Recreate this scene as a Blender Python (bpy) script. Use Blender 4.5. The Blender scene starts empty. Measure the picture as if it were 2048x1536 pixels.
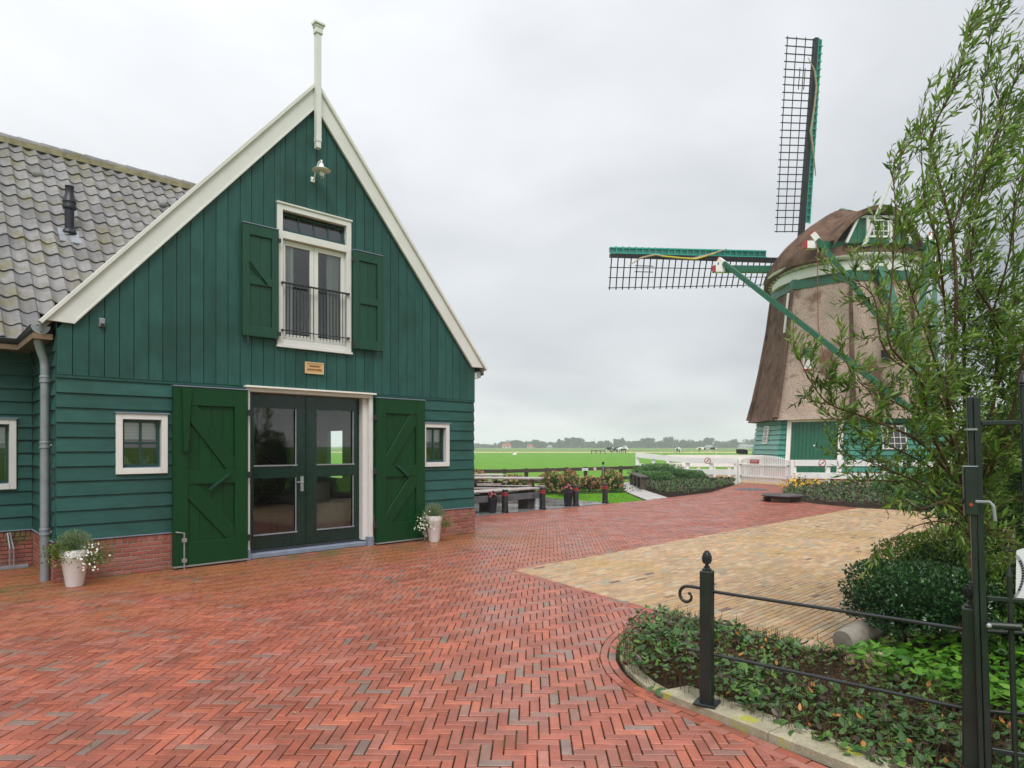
import bpy, bmesh, math, random
import numpy as np
from mathutils import Vector, Matrix, Euler
random.seed(7); rng = np.random.default_rng(7)
R = math.radians
sc = bpy.context.scene

# ------------------------------------------------------------------ camera
EYE = 1.7
cam_data = bpy.data.cameras.new('camera')
cam_data.sensor_width = 36.0
cam_data.lens = 1300 / 2048 * 36.0
cam_data.shift_y = 125 / 2048
cam_data.clip_start = 0.05
cam_data.clip_end = 6000
cam = bpy.data.objects.new('camera', cam_data)
cam.location = (0, 0, EYE)
cam.rotation_euler = (R(90), 0, 0)
sc.collection.objects.link(cam)
sc.camera = cam

# ------------------------------------------------------------------ world
SUN_EL, SUN_AZ = R(52), R(172)            # azimuth from +Y towards +X
world = bpy.data.worlds.new('World')
sc.world = world
world.use_nodes = True
wt = world.node_tree
wt.nodes.clear()
def wn(t, **k):
    n = wt.nodes.new(t)
    for a, b in k.items(): setattr(n, a, b)
    return n
w_out = wn('ShaderNodeOutputWorld')
sky = wn('ShaderNodeTexSky', sky_type='NISHITA', sun_disc=False, sun_elevation=SUN_EL, sun_rotation=SUN_AZ)
bg1 = wn('ShaderNodeBackground'); bg1.inputs['Strength'].default_value = 0.1
wt.links.new(sky.outputs[0], bg1.inputs['Color'])
tc = wn('ShaderNodeTexCoord')
sep = wn('ShaderNodeSeparateXYZ'); wt.links.new(tc.outputs['Generated'], sep.inputs[0])
def wmath(op, a, b=None, clamp=False):
    n = wn('ShaderNodeMath', operation=op, use_clamp=clamp)
    for i, v in enumerate((a, b)):
        if v is None: continue
        if isinstance(v, (int, float)): n.inputs[i].default_value = v
        else: wt.links.new(v, n.inputs[i])
    return n.outputs[0]
zc = wmath('ADD', wmath('MAXIMUM', sep.outputs['Z'], 0.0), 0.22)
px_ = wmath('DIVIDE', sep.outputs['X'], zc); py_ = wmath('DIVIDE', sep.outputs['Y'], zc)
comb = wn('ShaderNodeCombineXYZ')
wt.links.new(px_, comb.inputs[0]); wt.links.new(py_, comb.inputs[1])
def wnoise(scale, detail, rough, off):
    m = wn('ShaderNodeMapping'); m.inputs['Location'].default_value = off; wt.links.new(comb.outputs[0], m.inputs[0])
    n = wn('ShaderNodeTexNoise'); n.inputs['Scale'].default_value = scale
    n.inputs['Detail'].default_value = detail; n.inputs['Roughness'].default_value = rough
    n.inputs['Distortion'].default_value = 0.25
    wt.links.new(m.outputs[0], n.inputs['Vector']); return n.outputs['Fac']
n1 = wnoise(0.6, 5, 0.42, (3.1, 0.4, 0)); n2 = wnoise(1.9, 6, 0.52, (1.7, 5.2, 0))
cl = wmath('ADD', wmath('MULTIPLY', n1, 0.72), wmath('MULTIPLY', n2, 0.28))
# brighter cloud where the sun stands behind it
sv = Vector((math.sin(SUN_AZ) * math.cos(SUN_EL), math.cos(SUN_AZ) * math.cos(SUN_EL), math.sin(SUN_EL)))
dot = wn('ShaderNodeVectorMath', operation='DOT_PRODUCT'); wt.links.new(tc.outputs['Generated'], dot.inputs[0]); dot.inputs[1].default_value = sv
thin = wn('ShaderNodeVectorMath', operation='DOT_PRODUCT'); wt.links.new(tc.outputs['Generated'], thin.inputs[0]); thin.inputs[1].default_value = (-.62, .25, .62)   # thinner cloud over the left
glow = wmath('ADD', wmath('MULTIPLY', wmath('MAXIMUM', thin.outputs['Value'], 0.0), 0.33), wmath('MULTIPLY', wmath('POWER', wmath('MAXIMUM', dot.outputs['Value'], 0.0), 2.2), 0.2))
hz = wmath('MULTIPLY', wmath('POWER', wmath('SUBTRACT', 1.0, wmath('MAXIMUM', sep.outputs['Z'], 0.0)), 16), 0.32)
tb = wmath('MULTIPLY', wmath('SUBTRACT', sep.outputs['Z'], 0.20), 11.0)            # a heavier cloud deck low over the fields
deck = wmath('MULTIPLY', wmath('DIVIDE', 1.0, wmath('ADD', 1.0, wmath('MULTIPLY', tb, tb))), wmath('MULTIPLY', n2, 0.22))
cl2 = wmath('SUBTRACT', wmath('ADD', wmath('ADD', cl, glow), hz), wmath('SUBTRACT', deck, 0.03))
ramp = wn('ShaderNodeValToRGB'); wt.links.new(cl2, ramp.inputs[0])
e = ramp.color_ramp.elements
e[0].position = 0.43; e[0].color = (0.33, 0.35, 0.39, 1)
e[1].position = 0.86; e[1].color = (0.93, 0.935, 0.955, 1)
el = e.new(0.57); el.color = (0.57, 0.59, 0.62, 1)
el = e.new(0.72); el.color = (0.76, 0.775, 0.795, 1)
bg2 = wn('ShaderNodeBackground'); # an overcast sky grows brighter towards the zenith
wt.links.new(wmath('ADD', 0.80, wmath('MULTIPLY', wmath('POWER', wmath('MAXIMUM', sep.outputs['Z'], 0.0), 2.0), 0.62)), bg2.inputs['Strength'])
wt.links.new(ramp.outputs[0], bg2.inputs['Color'])
mix = wn('ShaderNodeMixShader'); mix.inputs[0].default_value = 0.95
wt.links.new(bg1.outputs[0], mix.inputs[1]); wt.links.new(bg2.outputs[0], mix.inputs[2]); wt.links.new(mix.outputs[0], w_out.inputs[0])

sun_d = bpy.data.lights.new('sun', 'SUN'); sun_d.energy = 1.5; sun_d.angle = R(25); sun_d.color = (1.0, 0.965, 0.91)
sun = bpy.data.objects.new('sun', sun_d); sc.collection.objects.link(sun)
sun.rotation_euler = sv.to_track_quat('Z', 'Y').to_euler()
sc.view_settings.view_transform = 'Standard'; sc.view_settings.look = 'None'
sc.view_settings.exposure = 0.52; sc.view_settings.gamma = 1.0; sc.view_settings.use_curve_mapping = False
sc.cycles.use_denoising = True
sc.cycles.max_bounces = 8; sc.cycles.transparent_max_bounces = 12; sc.cycles.volume_bounces = 1
sc.cycles.caustics_reflective = False; sc.cycles.caustics_refractive = False
try: sc.cycles.denoiser = 'OPENIMAGEDENOISE'; sc.cycles.denoising_prefilter = 'ACCURATE'
except Exception: pass

# ------------------------------------------------------------------ materials
MATS = {}
def mk(name, cols, rough=0.6, spec=0.4, noise=(0.0, 10.0), bump=None, stretch=(1, 1, 1), fine=None, patch=None, patch2=None,
       metallic=0.0, coat=0.0, rough_var=0.0, trans=0.0, obj=False, emis=None, grain=None):
    """cols: one colour or list of colours picked by the face attribute tint; noise=(amount, scale) value variation;
    patch=(colour, scale, lo, hi[, mask dict]) coloured patches"""
    if name in MATS: return MATS[name]
    m = bpy.data.materials.new(name); m.use_nodes = True; MATS[name] = m
    nt = m.node_tree; nt.nodes.clear()
    N = lambda t, **k: [n := nt.nodes.new(t), [setattr(n, a, b) for a, b in k.items()]][0]
    L = nt.links.new
    out = N('ShaderNodeOutputMaterial'); p = N('ShaderNodeBsdfPrincipled'); L(p.outputs[0], out.inputs[0])
    p.inputs['Roughness'].default_value = rough; p.inputs['Specular IOR Level'].default_value = spec
    p.inputs['Metallic'].default_value = metallic; p.inputs['Coat Weight'].default_value = coat
    geo = N('ShaderNodeNewGeometry'); mp = N('ShaderNodeMapping'); mp.inputs['Scale'].default_value = stretch
    if obj:
        t = N('ShaderNodeTexCoord'); L(t.outputs['Object'], mp.inputs[0])
    else: L(geo.outputs['Position'], mp.inputs[0])
    if not isinstance(cols[0], (tuple, list)): cols = [cols]
    if len(cols) > 1:
        at = N('ShaderNodeAttribute', attribute_name='tint'); rp = N('ShaderNodeValToRGB'); L(at.outputs['Fac'], rp.inputs[0])
        els = rp.color_ramp.elements
        while len(els) < len(cols): els.new(0.5)
        for i, c in enumerate(cols):
            els[i].position = i / (len(cols) - 1); els[i].color = (*c, 1)
        col = rp.outputs[0]
    else:
        rgb = N('ShaderNodeRGB'); rgb.outputs[0].default_value = (*cols[0], 1); col = rgb.outputs[0]
    def nz(scale, detail=4, rough_=0.6, vec=None):
        n = N('ShaderNodeTexNoise'); n.inputs['Scale'].default_value = scale; n.inputs['Detail'].default_value = detail
        n.inputs['Roughness'].default_value = rough_; L(vec or mp.outputs[0], n.inputs['Vector']); return n.outputs['Fac']
    def scale_by(col, fac, amt):
        mr = N('ShaderNodeMapRange'); L(fac, mr.inputs[0]); mr.inputs[1].default_value = 0.3; mr.inputs[2].default_value = 0.7
        mr.inputs[3].default_value = 1 - amt; mr.inputs[4].default_value = 1 + amt; mr.clamp = False
        v = N('ShaderNodeVectorMath', operation='SCALE'); L(col, v.inputs[0]); L(mr.outputs[0], v.inputs['Scale']); return v.outputs[0]
    if noise[0]: col = scale_by(col, nz(noise[1]), noise[0])
    if fine: col = scale_by(col, nz(fine[1], 2), fine[0])
    if grain: col = scale_by(col, nz(grain[1], 5, 0.7), grain[0])
    rough_in = None
    for pt in (patch, patch2):
        if not pt: continue
        c2, s2, lo, hi = pt[:4]; f = nz(s2, 6, 0.62, geo.outputs['Position'])
        mr = N('ShaderNodeMapRange'); L(f, mr.inputs[0]); mr.inputs[1].default_value = lo; mr.inputs[2].default_value = hi
        fac = mr.outputs[0]
        if len(pt) > 4:                                   # mask: signed distance along a direction from a point
            q = pt[4]; sb = N('ShaderNodeVectorMath', operation='SUBTRACT'); L(geo.outputs['Position'], sb.inputs[0]); sb.inputs[1].default_value = q['p']
            dt = N('ShaderNodeVectorMath', operation='DOT_PRODUCT'); L(sb.outputs[0], dt.inputs[0]); dt.inputs[1].default_value = q['d']
            m2 = N('ShaderNodeMapRange'); L(dt.outputs['Value'], m2.inputs[0]); m2.inputs[1].default_value = q['a']; m2.inputs[2].default_value = q['b']
            m2.inputs[3].default_value = 1; m2.inputs[4].default_value = 0
            mu = N('ShaderNodeMath', operation='MULTIPLY'); L(fac, mu.inputs[0]); L(m2.outputs[0], mu.inputs[1]); fac = mu.outputs[0]
            if 'd2' in q:
                dt = N('ShaderNodeVectorMath', operation='DOT_PRODUCT'); L(sb.outputs[0], dt.inputs[0]); dt.inputs[1].default_value = q['d2']
                m3 = N('ShaderNodeMapRange'); L(dt.outputs['Value'], m3.inputs[0]); m3.inputs[1].default_value = q['a2']; m3.inputs[2].default_value = q['b2']
                m3.inputs[3].default_value = 1; m3.inputs[4].default_value = 0
                mu = N('ShaderNodeMath', operation='MULTIPLY'); L(fac, mu.inputs[0]); L(m3.outputs[0], mu.inputs[1]); fac = mu.outputs[0]
        mx = N('ShaderNodeMix', data_type='RGBA'); L(fac, mx.inputs[0]); L(col, mx.inputs[6]); mx.inputs[7].default_value = (*c2, 1)
        col = mx.outputs[2]
    L(col, p.inputs['Base Color'])
    if rough_var:
        mr = N('ShaderNodeMapRange'); L(nz(1.3, 5), mr.inputs[0]); mr.inputs[1].default_value = 0.35; mr.inputs[2].default_value = 0.65
        mr.inputs[3].default_value = rough - rough_var; mr.inputs[4].default_value = rough + rough_var; L(mr.outputs[0], p.inputs['Roughness'])
    if bump:
        b = N('ShaderNodeBump'); b.inputs['Strength'].default_value = bump[0]; b.inputs['Distance'].default_value = bump[2] if len(bump) > 2 else 0.01
        L(nz(bump[1], 5, 0.65), b.inputs['Height']); L(b.outputs[0], p.inputs['Normal'])
    if trans:
        tr = N('ShaderNodeBsdfTranslucent'); L(col, tr.inputs[0]); mxs = N('ShaderNodeMixShader'); mxs.inputs[0].default_value = trans
        L(p.outputs[0], mxs.inputs[1]); L(tr.outputs[0], mxs.inputs[2]); L(mxs.outputs[0], out.inputs[0])
    return m

def glass_mat(name, tint=(0.9, 0.95, 0.93), refl=1.0):
    m = bpy.data.materials.new(name); m.use_nodes = True; nt = m.node_tree; nt.nodes.clear(); L = nt.links.new
    out = nt.nodes.new('ShaderNodeOutputMaterial'); gl = nt.nodes.new('ShaderNodeBsdfGlossy'); gl.inputs['Roughness'].default_value = 0.01
    tr = nt.nodes.new('ShaderNodeBsdfTransparent'); tr.inputs[0].default_value = (*tint, 1)
    fr = nt.nodes.new('ShaderNodeFresnel'); fr.inputs[0].default_value = 1.52
    mr = nt.nodes.new('ShaderNodeMath'); mr.operation = 'MULTIPLY_ADD'; mr.inputs[1].default_value = 1.9 * refl; mr.inputs[2].default_value = 0.03; mr.use_clamp = True
    L(fr.outputs[0], mr.inputs[0]); mx = nt.nodes.new('ShaderNodeMixShader'); L(mr.outputs[0], mx.inputs[0]); L(tr.outputs[0], mx.inputs[1]); L(gl.outputs[0], mx.inputs[2])
    L(mx.outputs[0], out.inputs[0]); return m

# frames of the place, measured from the photograph (metres, camera at the origin)
U = np.array([0.7269, 0.6867, 0.0]); NO = np.array([0.6867, -0.7269, 0.0]); Z = np.array([0, 0, 1.0])
P0 = np.array([-5.70, 8.125, 0.0])
moss_mask = dict(p=tuple(P0), d=tuple(NO), a=0.1, b=1.9, d2=tuple(U), a2=6.4, b2=8.0)
M = {}
M['wall_green'] = mk('teal green wall paint', [(.011, .062, .053), (.0145, .074, .063), (.018, .085, .073), (.013, .068, .058)], 0.5, 0.35, (0.16, 2.0), (0.35, 26, 0.004), (6, 6, 1.2), patch=((.30, .34, .31), 34, .705, .74), patch2=((.008, .04, .03), 1.1, .5, .75))
M['lap_green'] = mk('teal green lap board paint', [(.0125, .068, .058), (.017, .083, .071), (.022, .096, .083), (.0145, .075, .064)], 0.5, 0.35, (0.18, 1.6), (0.4, 20, 0.004), (1.5, 1.5, 10), patch=((.26, .30, .27), 40, .71, .745), patch2=((.009, .045, .034), .9, .5, .75))
M['door_green'] = mk('bright green door paint', [(.0014, .038, .0085), (.0018, .045, .0105)], 0.45, 0.28, (0.12, 1.5), (0.18, 30, 0.003), (6, 6, 1), patch=((.2, .26, .2), 40, .75, .77))
M['shutter_green'] = mk('green shutter paint', [(.0055, .050, .027), (.007, .058, .033)], 0.42, 0.4, (0.12, 1.5), (0.18, 30, 0.003), (6, 6, 1), patch=((.3, .36, .3), 40, .745, .77))
M['dark_green'] = mk('dark green gloss paint', (.004, .022, .017), 0.22, 0.5, (0.15, 3), (0.05, 30, .002))
M['cream'] = mk('cream white paint', (.66, .65, .635), 0.42, 0.4, (0.06, 2.5), (0.08, 14, .003), patch=((.50, .48, .43), 5, .62, .82))
M['white'] = mk('white paint', (.78, .77, .75), 0.42, 0.4, (0.05, 3), (0.06, 18, .003), patch=((.5, .5, .42), 7, .63, .8))
M['plastic_white'] = mk('white plastic', (.86, .86, .86), 0.35, 0.45, (0.03, 3))
M['zinc'] = mk('zinc grey metal', (.27, .29, .32), 0.42, 0.5, (0.16, 6), (0.05, 20, .002), metallic=0.35, rough_var=.1)
M['zinc_dark'] = mk('dark zinc gutter', (.045, .05, .058), 0.38, 0.5, (0.2, 5), metallic=0.3, rough_var=.1)
M['steel'] = mk('galvanised steel', (.42, .44, .46), 0.35, 0.5, (0.12, 20), metallic=0.7)
M['brick'] = mk('plinth brick', [(.22, .072, .05), (.30, .095, .068), (.36, .13, .10), (.25, .08, .065), (.33, .15, .12)], 0.8, 0.25, (0.2, 40), (0.5, 60, .004), patch=((.10, .11, .04), 2.3, .52, .72))
M['mortar'] = mk('mortar', (.24, .22, .19), 0.9, 0.2, (0.2, 30), (0.4, 60, .003), patch=((.12, .13, .05), 2.3, .5, .7))
M['tile'] = mk('grey roof tile', [(.155, .150, .155), (.20, .195, .198), (.245, .238, .238), (.175, .168, .172)], 0.72, 0.3, (0.22, 5), (0.35, 50, .004), patch=((.16, .145, .055), 3.1, .50, .74), patch2=((.30, .30, .27), 17, .70, .78), rough_var=.1)
M['paver'] = mk('red clay paver', [(.275, .076, .046), (.335, .096, .058), (.295, .100, .070), (.375, .110, .062), (.25, .082, .056), (.325, .126, .092), (.235, .120, .090), (.200, .132, .108)], 0.44, 0.5, (0.24, 2.2), (0.55, 55, .003), fine=(.16, 160), grain=(.16, 14), patch=((.115, .098, .018), 2.6, .38, .62, moss_mask), patch2=((.30, .105, .040), .8, .44, .60, dict(p=tuple(P0), d=tuple(NO), a=1.2, b=4.2, d2=tuple(U), a2=6.6, b2=9.5)), rough_var=.14)
M['yellow_paver'] = mk('yellow clay paver', [(.34, .225, .13), (.42, .29, .165), (.48, .35, .215), (.38, .245, .145), (.44, .285, .145), (.33, .27, .185), (.46, .275, .145), (.14, .085, .07)], 0.55, 0.45, (0.14, 2.2), (0.45, 55, .003), fine=(.12, 150), patch=((.38, .24, .07), .6, .5, .75), rough_var=.14)
M['joint'] = mk('mossy joint sand', (.022, .018, .011), 0.95, 0.1, (0.4, 12), (0.6, 60, .006), patch=((.075, .085, .012), 2.5, .50, .62))
M['slab'] = mk('wet grey paving slab', [(.13, .135, .145), (.16, .165, .175), (.19, .19, .20)], 0.16, 0.6, (0.25, 2.5), (0.15, 3, .004), rough_var=.1)
M['pale_tile'] = mk('pale concrete tile', [(.36, .34, .33), (.42, .40, .38), (.39, .35, .34)], 0.6, 0.4, (0.12, 4), (0.2, 30, .003))
M['grass'] = mk('pasture grass', (.095, .245, .014), 0.75, 0.15, (0.16, 0.35), (0.7, 9, .05), fine=(.3, 7), patch=((.135, .285, .022), .5, .42, .72), patch2=((.05, .17, .012), 4, .6, .8))
M['lawn'] = mk('lawn grass', (.085, .235, .008), 0.8, 0.15, (0.22, 1.2), (0.9, 30, .03), fine=(.35, 40), patch=((.13, .30, .012), 1.5, .45, .7))
M['blade'] = mk('grass blade', [(.07, .20, .008), (.11, .28, .012), (.15, .33, .02)], 0.6, 0.2, trans=.3)
M['straw'] = mk('pale straw strip', (.52, .45, .22), 0.9, 0.1, (0.15, 0.1), (.5, 3, .05))
M['far_field'] = mk('far dull field', (.15, .245, .06), 0.9, 0.1, (0.2, 0.03), (.5, 2, .05), patch=((.12, .17, .06), .02, .45, .65))
M['brown_field'] = mk('brown field', (.22, .16, .10), 0.9, 0.1, (0.2, 0.03))
M['soil'] = mk('dark soil', (.040, .026, .018), 0.95, 0.15, (0.5, 9), (1.0, 30, .03), fine=(.5, 70))
M['gravel'] = mk('beige gravel', (.40, .27, .155), 0.95, 0.2, (0.2, 6), (.8, 60, .01), fine=(.3, 60))
M['kerb'] = mk('mossy concrete kerb', (.34, .31, .22), 0.85, 0.25, (0.18, 8), (.6, 90, .005), fine=(.22, 110), patch=((.36, .36, .025), 5.5, .56, .66))
M['iron'] = mk('black green iron paint', (.012, .017, .017), 0.33, 0.5, (0.3, 8), (.12, 60, .002), patch=((.12, .13, .13), 70, .73, .76))
M['bollard'] = mk('black bollard paint', (.018, .019, .020), 0.35, 0.5, (0.2, 10))
M['red'] = mk('red paint', (.42, .015, .02), 0.4, 0.4)
M['charcoal'] = mk('charcoal plastic', (.028, .030, .040), 0.45, 0.4)
M['old_wood'] = mk('dark weathered wood', [(.050, .038, .030), (.075, .056, .044)], 0.6, 0.35, (0.3, 3), (.4, 15, .005), (3, 3, 3), patch=((.14, .13, .11), 6, .6, .8))
M['brown_wood'] = mk('brown stained wood', [(.10, .040, .020), (.13, .055, .03)], 0.4, 0.5, (0.25, 4), (.3, 20, .004))
M['wet_plank'] = mk('wet pale plank', [(.30, .25, .22), (.36, .30, .27), (.26, .2, .18)], 0.25, 0.6, (0.25, 4), (.2, 20, .003))
M['grey_beam'] = mk('grey concrete beam', (.095, .098, .105), 0.55, 0.4, (0.25, 4), (.3, 30, .004))
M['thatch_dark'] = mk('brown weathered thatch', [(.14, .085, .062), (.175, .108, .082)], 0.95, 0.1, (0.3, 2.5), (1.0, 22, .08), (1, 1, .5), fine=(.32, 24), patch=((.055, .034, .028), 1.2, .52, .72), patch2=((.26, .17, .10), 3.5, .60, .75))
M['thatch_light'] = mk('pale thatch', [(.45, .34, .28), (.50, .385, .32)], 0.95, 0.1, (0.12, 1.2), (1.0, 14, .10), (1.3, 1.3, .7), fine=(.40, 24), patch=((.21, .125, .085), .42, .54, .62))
M['thatch_cap'] = mk('dark brown cap thatch', (.165, .100, .072), 0.95, 0.1, (0.35, 1.8), (1.0, 20, .08), (1, 1, .6), fine=(.32, 24), patch=((.05, .028, .022), 1.0, .5, .7), patch2=((.27, .15, .09), 4, .60, .72))
M['mill_green'] = mk('mill green paint', [(.012, .15, .085), (.015, .17, .10)], 0.42, 0.4, (0.15, 2), (.1, 20, .003))
M['mill_dark_green'] = mk('mill dark green paint', [(.006, .095, .05), (.008, .11, .06)], 0.4, 0.45, (0.15, 2), (.1, 20, .003))
M['mill_teal'] = mk('mill teal paint', [(.035, .21, .16), (.045, .25, .195), (.03, .18, .14)], 0.45, 0.4, (0.15, 1.5), (.1, 20, .003))
M['mill_pale'] = mk('mill pale teal paint', [(.125, .31, .26), (.16, .36, .31), (.10, .27, .22)], 0.42, 0.4, (0.15, 1.5), (.1, 20, .003))
M['sail_teal'] = mk('sail turquoise paint', [(.02, .30, .24), (.03, .36, .29)], 0.45, 0.4, (0.1, 2))
M['sail_dark'] = mk('sail dark teal paint', [(.018, .15, .125), (.024, .18, .15)], 0.45, 0.4, (0.1, 2))
M['stock'] = mk('tarred stock', (.013, .013, .018), 0.5, 0.4, (.2, 3))
M['rope'] = mk('pale rope', (.40, .34, .24), 0.9, 0.1, (.3, 20))
M['yellow'] = mk('yellow canvas', (.62, .52, .06), 0.9, 0.1)
M['rust'] = mk('red rope', (.30, .07, .04), 0.9, 0.1)
M['bark'] = mk('willow bark', (.16, .125, .075), 0.9, 0.15, (0.35, 6), (.9, 40, .01), (3, 3, 1), patch=((.16, .19, .06), 6, .52, .68))
M['twig'] = mk('brown twig', [(.085, .045, .022), (.13, .075, .03), (.05, .032, .022)], 0.7, 0.25)
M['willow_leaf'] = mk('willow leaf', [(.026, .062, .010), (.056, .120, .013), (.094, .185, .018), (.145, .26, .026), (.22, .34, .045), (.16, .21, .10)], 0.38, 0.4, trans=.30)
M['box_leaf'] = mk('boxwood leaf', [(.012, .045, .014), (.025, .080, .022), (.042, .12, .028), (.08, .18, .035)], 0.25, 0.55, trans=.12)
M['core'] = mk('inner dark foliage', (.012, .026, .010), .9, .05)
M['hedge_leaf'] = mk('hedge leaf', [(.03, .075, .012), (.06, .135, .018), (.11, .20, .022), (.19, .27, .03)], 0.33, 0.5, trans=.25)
M['cover_leaf'] = mk('ground cover leaf', [(.022, .070, .016), (.045, .125, .022), (.075, .18, .028), (.06, .135, .035), (.12, .22, .03), (.055, .035, .025), (.45, .19, .03)], 0.36, 0.45, trans=.2)
M['bright_leaf'] = mk('bright green leaf', [(.045, .15, .014), (.07, .21, .018), (.105, .28, .022), (.15, .33, .03)], 0.34, 0.45, trans=.3)
M['bed_leaf'] = mk('flower bed leaf', [(.025, .07, .022), (.04, .11, .03), (.07, .15, .04), (.07, .045, .03), (.11, .07, .05)], 0.5, 0.35, trans=.2)
M['pale_leaf'] = mk('pale green shrub leaf', [(.06, .15, .045), (.10, .22, .07), (.16, .30, .10)], 0.5, 0.35, trans=.25)
M['fallen'] = mk('fallen willow leaf', [(.30, .22, .06), (.42, .36, .18), (.22, .20, .05)], .6, .3)
M['herb'] = mk('silver green herb', [(.10, .17, .08), (.18, .25, .13), (.28, .35, .20), (.16, .26, .05)], 0.6, 0.3, trans=.25)
M['petal_white'] = mk('white petal', (.75, .75, .68), 0.6, 0.2)
M['petal_pink'] = mk('pink petal', [(.45, .06, .14), (.60, .20, .26), (.5, .03, .08)], 0.6, 0.2)
M['petal_yellow'] = mk('yellow petal', (.70, .42, .02), 0.6, 0.2)
M['hydrangea'] = mk('faded hydrangea head', [(.30, .12, .06), (.42, .20, .10), (.50, .30, .17), (.45, .38, .14)], 0.8, 0.2)
M['far_leaf'] = mk('distant tree leaf', [(.026, .046, .024), (.045, .075, .032), (.065, .10, .040)], 0.8, 0.15)
M['stone'] = mk('pale stone', (.42, .30, .21), 0.75, 0.3, (.2, 9), (.5, 20, .01))
M['log'] = mk('grey concrete post', (.25, .225, .19), 0.85, 0.2, (.18, 12), (.4, 60, .006))
M['roof_red'] = mk('red tiled roof', (.32, .09, .05), 0.8, 0.2)
M['far_wall'] = mk('pale building wall', (.5, .48, .45), 0.8, 0.2)
M['cow'] = mk('black and white hide', (.75, .73, .70), 0.8, 0.2, patch=((.012, .012, .012), 1.1, .50, .52))
M['inside'] = mk('beige room plaster', (.30, .25, .19), 0.9, 0.2, (.08, 1))
M['inside_floor'] = mk('red floor tile', [(.16, .06, .035), (.22, .085, .045)], 0.35, 0.4, (.3, 3))
M['cloth'] = mk('cream upholstery', (.62, .58, .48), 0.9, 0.2, (.05, 6))
M['curtain'] = mk('pale curtain', (.84, .86, .86), 0.9, 0.1, trans=.12)
M['rattan'] = mk('dark rattan', (.018, .014, .012), 0.5, 0.3)
M['blue_grey'] = mk('blue grey sill stone', (.20, .24, .31), 0.6, 0.4, (.15, 6), (.2, 40, .003))
M['plaque'] = mk('varnished wood plaque', (.58, .34, .15), 0.4, 0.4, (.1, 8))
M['ink'] = mk('black lettering', (.01, .009, .008), 0.6, 0.2)
M['paper'] = mk('white sign sheet', (.76, .77, .78), 0.5, 0.3)
M['grey_print'] = mk('grey print', (.33, .34, .36), 0.5, 0.3)
M['pylon'] = mk('pylon steel', (.35, .36, .38), 0.6, 0.4)
M['eave_wood'] = mk('brown eave wood', (.20, .13, .085), 0.7, 0.3, (.2, 5))
M['black_plastic'] = mk('black plastic', (.012, .014, .022), 0.4, 0.45)
GLASS = glass_mat('window glass'); GLASS_UP = glass_mat('upper window glass', (.94, .96, .97), 1.2)
BULB = glass_mat('clear lamp glass', (.95, .97, .97), .6)

# ------------------------------------------------------------------ mesh helpers
class Frame:
    def __init__(s, o, ex, ey, ez=Z): s.o = np.array(o, float); s.x = np.array(ex, float); s.y = np.array(ey, float); s.z = np.array(ez, float)
    def __call__(s, a, c, b=0.0): return s.o + s.x * a + s.y * b + s.z * c     # along, up, outward
WORLD = Frame((0, 0, 0), (1, 0, 0), (0, 1, 0))
def up_frame(o=(0, 0, 0), ang=0.0):            # polygon in the ground plane, thickness upward
    return Frame(o, (math.cos(ang), math.sin(ang), 0), Z, (-math.sin(ang), math.cos(ang), 0))
GROUND = up_frame()

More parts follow.
